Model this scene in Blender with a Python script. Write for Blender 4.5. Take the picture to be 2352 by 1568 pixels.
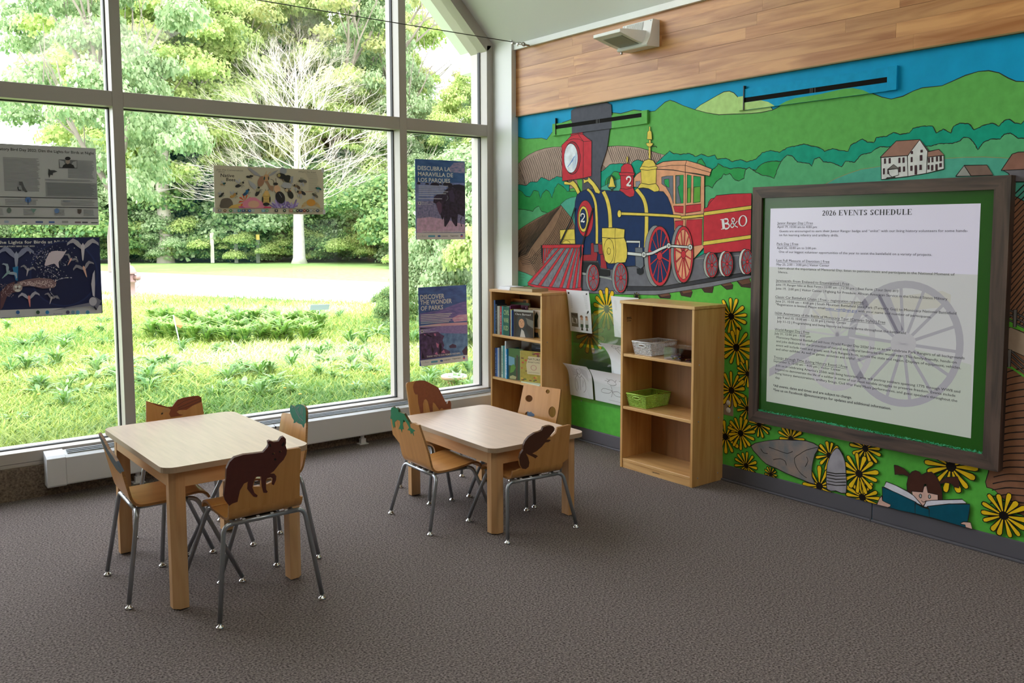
import bpy, bmesh, math, random
import numpy as np
from mathutils import Vector, Matrix
from mathutils.geometry import tessellate_polygon
for o in list(bpy.data.objects): bpy.data.objects.remove(o)
SC = bpy.context.scene; COL = SC.collection
# ------------------------------------------------------------ camera
F, CX, CY, H = 1994.5, 1198.5, 697.3, 1.56
YAW, PITCH, ROLL = 0.67064, -0.08440, -0.00196
_cy, _sy, _cp, _sp = math.cos(YAW), math.sin(YAW), math.cos(PITCH), math.sin(PITCH)
FWD = Vector((_sy*_cp, _cy*_cp, _sp)); _r = Vector((_cy, -_sy, 0)); _u = _r.cross(FWD)
RT = _r*math.cos(ROLL) + _u*math.sin(ROLL); UP = -_r*math.sin(ROLL) + _u*math.cos(ROLL)
CAM = Vector((0, 0, H))
cd = bpy.data.cameras.new('camera'); cam = bpy.data.objects.new('camera', cd); COL.objects.link(cam)
cam.matrix_world = Matrix(((RT.x, UP.x, -FWD.x, 0), (RT.y, UP.y, -FWD.y, 0), (RT.z, UP.z, -FWD.z, H), (0, 0, 0, 1)))
cd.sensor_width = 36; cd.lens = F/2352*36
cd.shift_x = -(CX-1176)/2352; cd.shift_y = -(784-CY)/2352
cd.clip_start = .05; cd.clip_end = 400
SC.camera = cam
# ------------------------------------------------------------ world, sun, fill lights
w = bpy.data.worlds.new('sky'); SC.world = w; w.use_nodes = True
nt = w.node_tree; bg = nt.nodes['Background']
tc = nt.nodes.new('ShaderNodeTexCoord'); sx = nt.nodes.new('ShaderNodeSeparateXYZ'); rp = nt.nodes.new('ShaderNodeValToRGB')
nt.links.new(tc.outputs['Generated'], sx.inputs[0]); nt.links.new(sx.outputs['Z'], rp.inputs[0]); nt.links.new(rp.outputs[0], bg.inputs[0])
rp.color_ramp.elements[0].color = (.95, .98, 1, 1); rp.color_ramp.elements[1].color = (.80, .90, 1, 1)
bg.inputs[1].default_value = 6.2
def lamp(name, kind, loc, energy, color=(1, 1, 1), rot=(0, 0, 0), size=1, sy=None, **k):
    l = bpy.data.lights.new(name, kind); l.energy = energy; l.color = color
    if kind == 'AREA':
        l.size = size
        if sy: l.shape = 'RECTANGLE'; l.size_y = sy
    elif kind == 'SUN': l.angle = size
    else: l.shadow_soft_size = size
    o = bpy.data.objects.new(name, l); COL.objects.link(o); o.location = loc; o.rotation_euler = rot
    for a, b in k.items(): setattr(l, a, b)
    return o
s = lamp('sun', 'SUN', (-20, 10, 30), 3.4, (1, .97, .92), size=.06)
s.rotation_euler = Vector((-.78, -.30, .95)).to_track_quat('Z', 'Y').to_euler()
lamp('ceiling_fill', 'AREA', (-.3, .5, 4.4), 70, (1, .93, .84), (0, 0, 0), 2.2, 3.5)  # unseen area lights added overhead to brighten the room
lamp('ceiling_fill.001', 'AREA', (2.9, -.6, 3.9), 60, (1, .93, .84), (0, 0, 0), 1.5, 3.0)
SC.view_settings.view_transform = 'Standard'; SC.view_settings.look = 'None'
SC.view_settings.gamma = 1; SC.view_settings.use_curve_mapping = False; SC.view_settings.exposure = 0.1
# ------------------------------------------------------------ helpers
R = random.Random(7)
def ray(x, y): return FWD + RT*((x-CX)/F) - UP*((y-CY)/F)
def hit(x, y, ax, val):
    d = ray(x, y); return CAM + d*((val-CAM[ax])/d[ax])
def hitplane(x, y, p0, n):
    d = ray(x, y); return CAM + d*((p0-CAM).dot(n)/d.dot(n))
def Z(ox, oy, s): return lambda x, y: (ox+x/s, oy+y/s)
def lin(c): c /= 255.; return c/12.92 if c <= .04045 else ((c+.055)/1.055)**2.4
def rgb(h): return (lin(h >> 16 & 255), lin(h >> 8 & 255), lin(h & 255))
_mats = {}
def mat(name, col, rough=.55, metal=0., spec=.5, n=None, bump=None, stretch=None, emit=0, trans=0, col2=None, coat=0):
    """n=(scale, amount[, detail]) mottles the colour towards col2 (or darker), bump=(scale, strength)"""
    if name in _mats: return _mats[name]
    m = bpy.data.materials.new(name); m.use_nodes = True; t = m.node_tree; b = t.nodes['Principled BSDF']
    c = rgb(col) if isinstance(col, int) else col
    b.inputs['Base Color'].default_value = (*c, 1); b.inputs['Roughness'].default_value = rough
    b.inputs['Metallic'].default_value = metal; b.inputs['Specular IOR Level'].default_value = spec
    if coat: b.inputs['Coat Weight'].default_value = coat; b.inputs['Coat Roughness'].default_value = .15
    m.diffuse_color = (*c, 1)
    if n or bump:
        co = t.nodes.new('ShaderNodeTexCoord'); mp = t.nodes.new('ShaderNodeMapping')
        t.links.new(co.outputs['Object'], mp.inputs[0])
        if stretch: mp.inputs['Scale'].default_value = stretch
    if n:
        nz = t.nodes.new('ShaderNodeTexNoise'); nz.inputs['Scale'].default_value = n[0]
        nz.inputs['Detail'].default_value = n[2] if len(n) > 2 else 4
        t.links.new(mp.outputs[0], nz.inputs['Vector'])
        cr = t.nodes.new('ShaderNodeValToRGB'); t.links.new(nz.outputs[0], cr.inputs[0])
        c2 = (rgb(col2) if isinstance(col2, int) else col2) if col2 is not None else tuple(v*(1-n[1]) for v in c)
        c1 = c if col2 is not None else tuple(min(1, v*(1+n[1]*.5)) for v in c)
        cr.color_ramp.elements[0].color = (*c2, 1); cr.color_ramp.elements[1].color = (*c1, 1)
        cr.color_ramp.elements[0].position = .3; cr.color_ramp.elements[1].position = .7
        t.links.new(cr.outputs[0], b.inputs['Base Color'])
    if bump:
        nb = t.nodes.new('ShaderNodeTexNoise'); nb.inputs['Scale'].default_value = bump[0]; nb.inputs['Detail'].default_value = 3
        t.links.new(mp.outputs[0], nb.inputs['Vector'])
        bp = t.nodes.new('ShaderNodeBump'); bp.inputs['Strength'].default_value = bump[1]; bp.inputs['Distance'].default_value = bump[2] if len(bump) > 2 else .01
        t.links.new(nb.outputs[0], bp.inputs['Height']); t.links.new(bp.outputs[0], b.inputs['Normal'])
    if emit:
        b.inputs['Emission Color'].default_value = (*c, 1); b.inputs['Emission Strength'].default_value = emit
    if trans:
        tr = t.nodes.new('ShaderNodeBsdfTranslucent'); tr.inputs[0].default_value = (*c, 1)
        mx = t.nodes.new('ShaderNodeMixShader'); mx.inputs[0].default_value = trans
        t.links.new(b.outputs[0], mx.inputs[1]); t.links.new(tr.outputs[0], mx.inputs[2])
        t.links.new(mx.outputs[0], t.nodes['Material Output'].inputs[0])
        if n: t.links.new(cr.outputs[0], tr.inputs[0])
    _mats[name] = m; return m
def wood(name, c1, c2, axis='z', rough=.38, sc=1., knots=False, coat=0.):
    if name in _mats: return _mats[name]
    m = mat(name, c1, rough, coat=coat); t = m.node_tree; b = t.nodes['Principled BSDF']
    co = t.nodes.new('ShaderNodeTexCoord'); mp = t.nodes.new('ShaderNodeMapping'); t.links.new(co.outputs['Object'], mp.inputs[0])
    st = {'x': (1.2, 14, 14), 'y': (14, 1.2, 14), 'z': (14, 14, 1.2), 'yz': (16, 1.3, 1.3)}[axis]
    mp.inputs['Scale'].default_value = tuple(v*sc for v in st)
    oi = t.nodes.new('ShaderNodeObjectInfo'); ad = t.nodes.new('ShaderNodeVectorMath'); ad.operation = 'ADD'
    ml = t.nodes.new('ShaderNodeMath'); ml.operation = 'MULTIPLY'; ml.inputs[1].default_value = 37
    t.links.new(oi.outputs['Random'], ml.inputs[0]); t.links.new(mp.outputs[0], ad.inputs[0]); t.links.new(ml.outputs[0], ad.inputs[1])
    nz = t.nodes.new('ShaderNodeTexNoise'); nz.inputs['Scale'].default_value = 1.6; nz.inputs['Detail'].default_value = 7
    nz.inputs['Distortion'].default_value = .7; t.links.new(ad.outputs[0], nz.inputs['Vector'])
    cr = t.nodes.new('ShaderNodeValToRGB'); t.links.new(nz.outputs[0], cr.inputs[0])
    cr.color_ramp.elements[0].color = (*rgb(c2), 1); cr.color_ramp.elements[1].color = (*rgb(c1), 1)
    cr.color_ramp.elements[0].position = .32; cr.color_ramp.elements[1].position = .62
    hs = t.nodes.new('ShaderNodeHueSaturation'); t.links.new(cr.outputs[0], hs.inputs['Color'])
    mr = t.nodes.new('ShaderNodeMapRange'); mr.inputs[3].default_value = .90 if knots else .96; mr.inputs[4].default_value = 1.12 if knots else 1.03
    t.links.new(oi.outputs['Random'], mr.inputs[0]); t.links.new(mr.outputs[0], hs.inputs['Value'])
    out = hs.outputs[0]
    if knots:
        vo = t.nodes.new('ShaderNodeTexVoronoi'); vo.inputs['Scale'].default_value = 1.35; vo.inputs['Randomness'].default_value = 1
        m2 = t.nodes.new('ShaderNodeMapping'); m2.inputs['Scale'].default_value = (1, .8, 2.6); t.links.new(co.outputs['Object'], m2.inputs[0])
        ad2 = t.nodes.new('ShaderNodeVectorMath'); ad2.operation = 'ADD'; t.links.new(m2.outputs[0], ad2.inputs[0]); t.links.new(ml.outputs[0], ad2.inputs[1])
        t.links.new(ad2.outputs[0], vo.inputs['Vector'])
        c2r = t.nodes.new('ShaderNodeValToRGB'); c2r.color_ramp.elements[0].position = .015; c2r.color_ramp.elements[1].position = .05
        c2r.color_ramp.elements[0].color = (.12, .06, .03, 1); c2r.color_ramp.elements[1].color = (1, 1, 1, 1)
        t.links.new(vo.outputs['Distance'], c2r.inputs[0])
        mx = t.nodes.new('ShaderNodeMixRGB'); mx.blend_type = 'MULTIPLY'; mx.inputs[0].default_value = 1
        t.links.new(out, mx.inputs[1]); t.links.new(c2r.outputs[0], mx.inputs[2]); out = mx.outputs[0]
    t.links.new(out, b.inputs['Base Color'])
    return m
def glass_mat(name, tint=(1, 1, 1), gloss=1.0):
    if name in _mats: return _mats[name]
    m = bpy.data.materials.new(name); m.use_nodes = True; t = m.node_tree; t.nodes.remove(t.nodes['Principled BSDF'])
    tr = t.nodes.new('ShaderNodeBsdfTransparent'); tr.inputs[0].default_value = (*tint, 1)
    gl = t.nodes.new('ShaderNodeBsdfGlossy'); gl.inputs['Roughness'].default_value = .02; gl.inputs[0].default_value = (gloss, gloss, gloss, 1)
    fr = t.nodes.new('ShaderNodeFresnel'); ge = t.nodes.new('ShaderNodeNewGeometry'); mr = t.nodes.new('ShaderNodeMapRange')
    mr.inputs[3].default_value = 1.45; mr.inputs[4].default_value = 1/1.45; t.links.new(ge.outputs['Backfacing'], mr.inputs[0]); t.links.new(mr.outputs[0], fr.inputs[0])
    mx = t.nodes.new('ShaderNodeMixShader'); t.links.new(fr.outputs[0], mx.inputs[0]); t.links.new(tr.outputs[0], mx.inputs[1]); t.links.new(gl.outputs[0], mx.inputs[2])
    t.links.new(mx.outputs[0], t.nodes['Material Output'].inputs[0]); _mats[name] = m; return m
class MB:
    def __init__(s): s.v = []; s.f = []; s.m = []; s.mats = []; s.sm = []
    def mi(s, m):
        if m not in s.mats: s.mats.append(m)
        return s.mats.index(m)
    def add(s, vs, fs, m, smooth=False):
        o = len(s.v); s.v += [tuple(v) for v in vs]; k = s.mi(m)
        for f in fs: s.f.append(tuple(i+o for i in f)); s.m.append(k); s.sm.append(smooth)
        return s
    def box(s, x0, x1, y0, y1, z0, z1, m):
        v = [(x, y, z) for x in (x0, x1) for y in (y0, y1) for z in (z0, z1)]
        return s.add(v, [(0, 1, 3, 2), (4, 6, 7, 5), (0, 4, 5, 1), (2, 3, 7, 6), (0, 2, 6, 4), (1, 5, 7, 3)], m)
    def tube(s, pts, r, m, seg=10, cap=True):
        pts = [Vector(p) for p in pts]; n = len(pts); rs = r if isinstance(r, (list, tuple)) else [r]*n
        tan = [(pts[min(i+1, n-1)]-pts[max(i-1, 0)]).normalized() for i in range(n)]
        a = tan[0].orthogonal().normalized(); vs = []
        for i in range(n):
            a = (a - tan[i]*a.dot(tan[i])).normalized(); b = tan[i].cross(a)
            for k in range(seg):
                th = 2*math.pi*k/seg; vs.append(pts[i] + (a*math.cos(th)+b*math.sin(th))*rs[i])
        fs = [(i*seg+k, i*seg+(k+1) % seg, (i+1)*seg+(k+1) % seg, (i+1)*seg+k) for i in range(n-1) for k in range(seg)]
        if cap: fs += [tuple(range(seg))[::-1], tuple((n-1)*seg+k for k in range(seg))]
        return s.add(vs, fs, m, seg > 4)
    def lathe(s, c, prof, m, seg=20, ax='z'):
        vs = []
        for (r, h) in prof:
            for k in range(seg):
                th = 2*math.pi*k/seg; p = (r*math.cos(th), r*math.sin(th), h)
                if ax == 'x': p = (h, p[0], p[1])
                if ax == 'y': p = (p[0], h, p[1])
                vs.append((c[0]+p[0], c[1]+p[1], c[2]+p[2]))
        n = len(prof)
        fs = [(i*seg+k, i*seg+(k+1) % seg, (i+1)*seg+(k+1) % seg, (i+1)*seg+k) for i in range(n-1) for k in range(seg)]
        return s.add(vs, fs, m, True)
    def prism(s, o, eu, ev, en, outline, t0, t1, m, holes=(), mside=None):
        """flat plate with holes: outline in (u,v), thickness from t0 to t1 along en"""
        o = Vector(o); eu = Vector(eu); ev = Vector(ev); en = Vector(en)
        loops = [list(outline)] + [list(h) for h in holes]
        P = [p for l in loops for p in l]; N = len(P)
        tri = tessellate_polygon([[Vector((a, b, 0)) for a, b in l] for l in loops])
        vs = [o+eu*a+ev*b+en*t0 for a, b in P] + [o+eu*a+ev*b+en*t1 for a, b in P]
        fs = []
        for a, b, c in tri:
            ar = (P[b][0]-P[a][0])*(P[c][1]-P[a][1])-(P[c][0]-P[a][0])*(P[b][1]-P[a][1])
            if ar < 0: b, c = c, b
            fs += [(a, c, b), (a+N, b+N, c+N)]
        s.add(vs, fs, m); st = 0; sf = []
        for l in loops:
            k = len(l)
            for i in range(k): j = (i+1) % k; sf.append((st+i, st+j, st+j+N, st+i+N))
            st += k
        return s.add(vs, sf, mside or m)
FR = {}
def frame_of(p): return FR.get(p, Matrix.Identity(4))
def obj(name, mb, parent=None, local=False, bevel=0, bseg=2, **props):
    me = bpy.data.meshes.new(name)
    vs = mb.v
    if parent is not None and not local:
        inv = frame_of(parent).inverted(); vs = [inv @ Vector(v) for v in vs]
    me.from_pydata([tuple(v) for v in vs], [], mb.f)
    for m in mb.mats: me.materials.append(m)
    me.polygons.foreach_set('material_index', mb.m); me.polygons.foreach_set('use_smooth', mb.sm); me.update()
    if bevel:
        bm = bmesh.new(); bm.from_mesh(me); bmesh.ops.recalc_face_normals(bm, faces=bm.faces)
        ed = [e for e in bm.edges if len(e.link_faces) == 2 and e.calc_face_angle(0) > .6]
        bmesh.ops.bevel(bm, geom=ed, offset=bevel, segments=bseg, affect='EDGES', profile=.6, clamp_overlap=True)
        bm.to_mesh(me); bm.free()
    o = bpy.data.objects.new(name, me); COL.objects.link(o)
    if parent is not None: o.parent = parent; FR[o] = frame_of(parent)
    for a, b in props.items(): o[a] = b
    return o
def thing(name, label, cat, loc=(0, 0, 0), rz=0, group=None, kind=None):
    o = bpy.data.objects.new(name, None); COL.objects.link(o); o.location = loc; o.rotation_euler = (0, 0, rz)
    o.empty_display_size = .1
    if label: o['label'] = label
    if cat: o['category'] = cat
    if group: o['group'] = group
    if kind: o['kind'] = kind
    FR[o] = Matrix.Translation(Vector(loc)) @ Matrix.Rotation(rz, 4, 'Z')
    return o
def tag(o, label, cat, group=None, kind=None):
    o['label'] = label; o['category'] = cat
    if group: o['group'] = group
    if kind: o['kind'] = kind
    return o
def origin(o, c):   # move a top-level mesh's origin to c
    c = Vector(c); o.data.transform(Matrix.Translation(-c)); o.location = c; return o
def B(x0, x1, y0, y1, z0, z1, m): return MB().box(x0, x1, y0, y1, z0, z1, m)
_tc = {}
def text2d(s, bold=0.0):
    if (s, bold) in _tc: return _tc[(s, bold)]
    c = bpy.data.curves.new('t', 'FONT'); c.body = s; c.resolution_u = 2; c.offset = bold
    o = bpy.data.objects.new('t', c); COL.objects.link(o)
    dg = bpy.context.evaluated_depsgraph_get(); me = bpy.data.meshes.new_from_object(o.evaluated_get(dg))
    vs = [(v.co.x, v.co.y) for v in me.vertices]; fs = [tuple(p.vertices) for p in me.polygons]
    bpy.data.objects.remove(o); bpy.data.curves.remove(c); bpy.data.meshes.remove(me)
    _tc[(s, bold)] = (vs, fs); return vs, fs
def put_text(mb, s, p, eu, ev, m, width=None, height=None, off=(0, 0, 0), bold=0., slant=0):
    """text with its baseline starting at p; eu/ev are unit vectors; width fits the whole string"""
    vs, fs = text2d(s, bold)
    if not vs: return
    x0 = min(v[0] for v in vs); x1 = max(v[0] for v in vs); sy = (height or 1)/.73
    sx = width/(x1-x0) if width else sy
    p = Vector(p)+Vector(off); eu = Vector(eu); ev = Vector(ev)
    mb.add([p+eu*((v[0]-x0)*sx + v[1]*sy*slant)+ev*(v[1]*sy) for v in vs], fs, m)
def smooth_path(P, k=3, closed=False):
    n = len(P); out = []
    for i in range(n if closed else n-1):
        p0, p1, p2, p3 = (P[(i-1) % n], P[i], P[(i+1) % n], P[(i+2) % n]) if closed else (P[max(i-1, 0)], P[i], P[i+1], P[min(i+2, n-1)])
        for j in range(k):
            t = j/k
            out.append(tuple(.5*(2*p1[a]+(p2[a]-p0[a])*t+(2*p0[a]-5*p1[a]+4*p2[a]-p3[a])*t*t+(3*p1[a]-p0[a]-3*p2[a]+p3[a])*t**3) for a in (0, 1)))
    if not closed: out.append(P[-1])
    return out
# ------------------------------------------------------------ materials
M_white = mat('white_paint', 0xE4E6E6, .45)
M_frame = mat('window_frame_enamel', 0xB6AFA9, .4)
M_wallb = mat('dim_room_wall', 0x9A8C7C, .8)
M_ceil = mat('ceiling_paint', 0xDCDEDC, .8)
M_gasket = mat('black_gasket', 0x15171A, .6)
M_glass = glass_mat('window_glass', (.97, .965, .97), .8)
M_black = mat('black_paint', 0x14120F, .8, spec=.1)
M_steel = mat('brushed_steel', 0xA4A8AE, .32, .75)
M_chrome = mat('chrome', 0xD8D8DA, .10, 1.)
M_dark = mat('dark_plastic', 0x17181A, .5)
M_maple = wood('maple_side', 0xD2A468, 0xBF8D50, 'z', .35)
M_mapleh = wood('maple_shelf', 0xD8AC72, 0xC4935A, 'y', .3)
M_birch = wood('birch_table', 0xD2A676, 0xC1915F, 'z', .4)
M_birchx = wood('birch_apron', 0xD2A676, 0xC1915F, 'x', .4)
M_lam = mat('table_laminate', 0xDCC2B0, .3, n=(60, .10, 5), stretch=(1, .08, 1))
M_ply = wood('chair_ply', 0xCB9252, 0xBD8443, 'yz', .3, 1.2, coat=.25)
M_edge = mat('ply_edge', 0xA87844, .6, n=(300, .35), stretch=(.05, .05, 1))
M_darkwood = wood('walnut_frame', 0x5B473C, 0x2E221C, 'z', .6, 1.2)
M_darkwoodh = wood('walnut_frame_h', 0x5B473C, 0x2E221C, 'y', .6, 1.2)
M_pine = wood('pine_board', 0xCE955C, 0xA2642F, 'y', .4, .8, True)
M_carpet = mat('carpet', 0x968A86, .95, n=(120, .5, 3), col2=0x3E3634, bump=(170, 1.0, .008), spec=.1)
M_conc = mat('exposed_aggregate', 0x8C7B6B, .85, n=(90, .6, 6), col2=0x4C4036, bump=(60, .7, .01))
M_base = mat('rubber_base', 0x59575E, .45)
M_paper = mat('paper', 0xEDEEF3, .7)
# ------------------------------------------------------------ room shell
XM, YW, GY = 4.303, 5.708, 5.812        # mural plane, window frame front, glass
XL, YB = -1.45, -7.5                    # left wall, wall behind the camera
RX, RZ0 = 1.40, 3.045                   # ridge x, spring height of the 45 degree roof
obj('floor', B(XL-.1, XM+.2, YB-.1, 5.95, -.12, 0, M_carpet), kind='structure')
o = obj('wall_right', B(XM, XM+.15, YB, 5.95, 0, 3.3, mat('mural_ground_paint', 0x0A9CCE, .6, n=(9, .08), spec=.12)), kind='structure')
WALLR = o
obj('wall_left', B(XL-.15, XL, YB, 5.95, 0, 3.6, M_wallb), kind='structure')
zr = RZ0 + (XM-.07-RX)
mb = MB().prism((0, YB, 0), (1, 0, 0), (0, 0, 1), (0, -1, 0), [(XL-.1, 0), (XM+.1, 0), (XM+.1, 3.1), (RX, zr+.3), (XL-.1, 3.2)], 0, .15, M_wallb)
obj('wall_back', mb, kind='structure')
mb = MB()
for sx in (1, -1):
    x1 = XM+.06 if sx > 0 else 2*RX-XM-.06
    z1 = RZ0 - .13
    mb.prism((0, YB, 0), (1, 0, 0), (0, 0, 1), (0, 1, 0), [(RX, zr), (x1, z1), (x1+sx*.2, z1+.02), (RX, zr+.22)], 0, 5.93-YB, M_ceil)
CEIL = obj('ceiling', mb, kind='structure')
# white trim steps between the ceiling and the boards
obj('trim_1', B(4.272, XM+.02, YB, 5.50, 3.005, 3.06, M_white), kind='structure')
obj('trim_2', B(4.255, XM+.02, YB, 5.50, 2.961, 3.003, M_white), kind='structure')
# corner column
obj('trim_3', B(4.238, XM+.1, 5.467, 5.93, 0, 3.045, M_white), kind='structure', )
# baseboard with a toe
seam = 2.42
mb = MB().box(4.297, XM+.01, YB, 2.396, .012, .100, M_base).box(4.283, XM+.01, YB, 2.396, 0, .012, M_base)
mb.box(4.297, XM+.01, 2.399, 5.467, .012, .100, M_base).box(4.283, XM+.01, 2.399, 5.467, 0, .012, M_base)
obj('baseboard_right', mb, bevel=.004, kind='structure')
# pine boards above the mural: one object per board
band = thing('trim_4', None, None, (XM, 3, 2.455), kind='structure')
rows = 7; hh = (2.961-2.456)/rows
for r in range(rows):
    y = 5.467; first = True
    while y > -1.0:
        L = R.uniform(.45, 1.0) if first else R.uniform(.7, 1.7)
        first = False; y0 = max(y-L, -1.2)
        d = R.uniform(0, .0012)
        e0 = .0012 if r in (3, 5) else .0002
        o = obj('board', B(XM-.021-d*.2, XM+.01, y0+.0003, y-.0003, 2.456+r*hh+e0, 2.456+(r+1)*hh-.0002, M_pine), band)
        y = y0
obj('board_edge', B(XM-.024, XM, -1.2, 5.467, 2.449, 2.456, mat('pine_edge', 0x7A6A3C, .6)), band)
# ------------------------------------------------------------ window wall
win = thing('window_1', None, None, (RX, YW, .2), kind='structure')
yo = 5.93
def rake_z(x): return RZ0-.045+(4.238-abs(x-RX)-RX) if True else 0
for x0, x1 in ((-.60, -.54), (1.3755, 1.438), (3.369, 3.431)):
    xt = (x0+x1)/2; zt = 3.0+(4.20-RX)-abs(xt-RX)+.03
    obj('mullion', B(x0, x1, YW, yo-.03, .275, zt, M_frame), win, bevel=.003)
for x0, x1 in ((4.177, 4.240), (XL-.01, XL+.06)):
    obj('jamb', B(x0, x1, YW, yo, .19, 3.03, M_frame), win, bevel=.003)
for x0, x1 in ((XL+.06, -.60), (-.54, 1.3755), (1.438, 3.369), (3.431, 4.177)):
    obj('transom', B(x0, x1, YW+.001, yo-.03, 2.312, 2.402, M_frame), win, bevel=.003)
    obj('sill', B(x0-.03, x1+.03, YW, yo, .212, .275, M_frame), win, bevel=.003)
# raked head along the 45 degree roof
c = .085*math.sqrt(2)/1.0
mb = MB().prism((0, YW, 0), (1, 0, 0), (0, 0, 1), (0, 1, 0), [(4.24, 3.04), (RX, 3.04+4.24-RX), (RX, 3.04+4.24-RX-c), (4.177, 3.10-c)], 0, yo-YW, M_frame)
obj('head', mb, win)
xl = 2*RX-4.24
mb = MB().prism((0, YW, 0), (1, 0, 0), (0, 0, 1), (0, 1, 0), [(xl, 3.04), (RX, 3.04+4.24-RX), (RX, 3.04+4.24-RX-c), (xl+.063, 3.10-c)], 0, yo-YW, M_frame)
obj('head', mb, win)
obj('sub_sill', B(XL, 4.24, YW+.004, yo, .188, .210, M_frame), win)
def headz(x): return 3.085+4.177-RX-abs(x-RX)-.06
cols = [(XL+.06, -.60), (-.54, 1.3755), (1.438, 3.369), (3.431, 4.177)]
for x0, x1 in cols:
    obj('pane', B(x0-.01, x1+.01, GY, GY+.006, .268, 2.315, M_glass), win)
    za, zb = headz(x0), headz(x1)
    pts = [(x0-.01, 2.398), (x1+.01, 2.398), (x1+.01, zb+.02)] + ([(RX, headz(RX)+.02)] if x0 < RX < x1 else []) + [(x0-.01, za+.02)]
    obj('pane', MB().prism((0, GY, 0), (1, 0, 0), (0, 0, 1), (0, 1, 0), pts, 0, .006, M_glass), win)
    g = MB(); e = .006
    for (za_, zb_) in ((.2745, 2.312), (2.402, None)):
        zl = zb_ if zb_ else za; zr_ = zb_ if zb_ else zb
        g.box(x0, x0+e, GY-.012, GY+.02, za_, zl, M_gasket); g.box(x1-e, x1, GY-.012, GY+.02, za_, zr_, M_gasket)
        g.box(x0, x1, GY-.012, GY+.02, za_, za_+e, M_gasket)
        if zb_: g.box(x0, x1, GY-.012, GY+.02, zb_-e, zb_, M_gasket)
    if x0 > 1: g.prism((0, GY-.012, 0), (1, 0, 0), (0, 0, 1), (0, 1, 0), [(x0, za), (x1, zb), (x1, zb-.009), (x0, za-.009)], 0, .03, M_gasket)
    obj('gasket', g, win)
# concrete plinth with rough foot
mb = B(XL, XM, 5.692, 5.95, 0, .189, M_conc)
me_o = obj('trim_5', mb, kind='structure')
obj('trim_6', B(XL, XM, 5.93, 6.02, -.1, .2, M_conc), kind='structure')
# roof overhang outside: raked soffit and boxed eave return
M_soff = mat('soffit_paint', 0xDDE3D8, .6)
ov = MB()
ex = .235
ov.prism((0, 5.94, 0), (1, 0, 0), (0, 0, 1), (0, 1, 0), [(4.24, 3.03), (RX, 3.03+4.24-RX), (RX, 3.3+4.30-RX), (4.75, 3.15), (4.75, 2.865), (4.24, 2.865)], 0, ex, M_soff)
xl = 2*RX
ov.prism((0, 5.94, 0), (1, 0, 0), (0, 0, 1), (0, 1, 0), [(xl-4.24, 3.03), (RX, 3.03+4.24-RX), (RX, 3.3+4.30-RX), (xl-4.75, 3.15), (xl-4.75, 2.865), (xl-4.24, 2.865)], 0, ex, M_soff)
obj('roof_overhang', ov, kind='structure')
obj('trim_7', B(4.24, 4.8, 5.93, 6.0, -.1, 3.1, M_soff), kind='structure')
# ------------------------------------------------------------ heater under the window
ht = thing('baseboard_heater', 'long white metal baseboard heater under the big window', 'heater', (2.5, 5.65, 0))
M_enamel = mat('heater_enamel', 0xD3D3D6, .4)
def heater_seg(x0, x1):
    c = MB().prism((x0, 0, 0), (0, 1, 0), (0, 0, 1), (1, 0, 0), [(5.598, .078), (5.602, .070), (5.690, .070), (5.690, .262), (5.622, .243), (5.598, .232)], 0, x1-x0, M_enamel)
    obj('cover', c, ht, bevel=.002)
heater_seg(1.015, 2.298); heater_seg(2.301, 4.235)
end = MB().prism((.913, 0, 0), (0, 1, 0), (0, 0, 1), (1, 0, 0), [(5.594, .076), (5.60, .066), (5.691, .066), (5.691, .268), (5.622, .248), (5.594, .236)], 0, .10, M_enamel)
obj('end_cap', end, ht, bevel=.002)
g = MB()
for k in range(3):
    y = 5.632+k*.018; z = .2525+k*.0052
    g.box(1.03, 4.2, y, y+.010, z-.004, z+.0005, mat('heater_slot', 0x9AA2AA, .5))
obj('grille', g, ht)
cl = MB().box(2.296, 2.304, 5.592, 5.60, .085, .10, M_dark).box(2.296, 2.304, 5.592, 5.60, .222, .236, M_dark)
obj('clip', cl, ht)
for x in (1.42, 2.98):
    f = MB().tube([(x, 5.645, 0), (x, 5.645, .08)], .014, M_enamel, 12).box(x-.02, x+.02, 5.625, 5.66, .0, .04, M_enamel).box(x-.035, x+.035, 5.61, 5.67, 0, .006, M_enamel)
    obj('foot', f, ht, bevel=.001, bseg=1)
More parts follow.
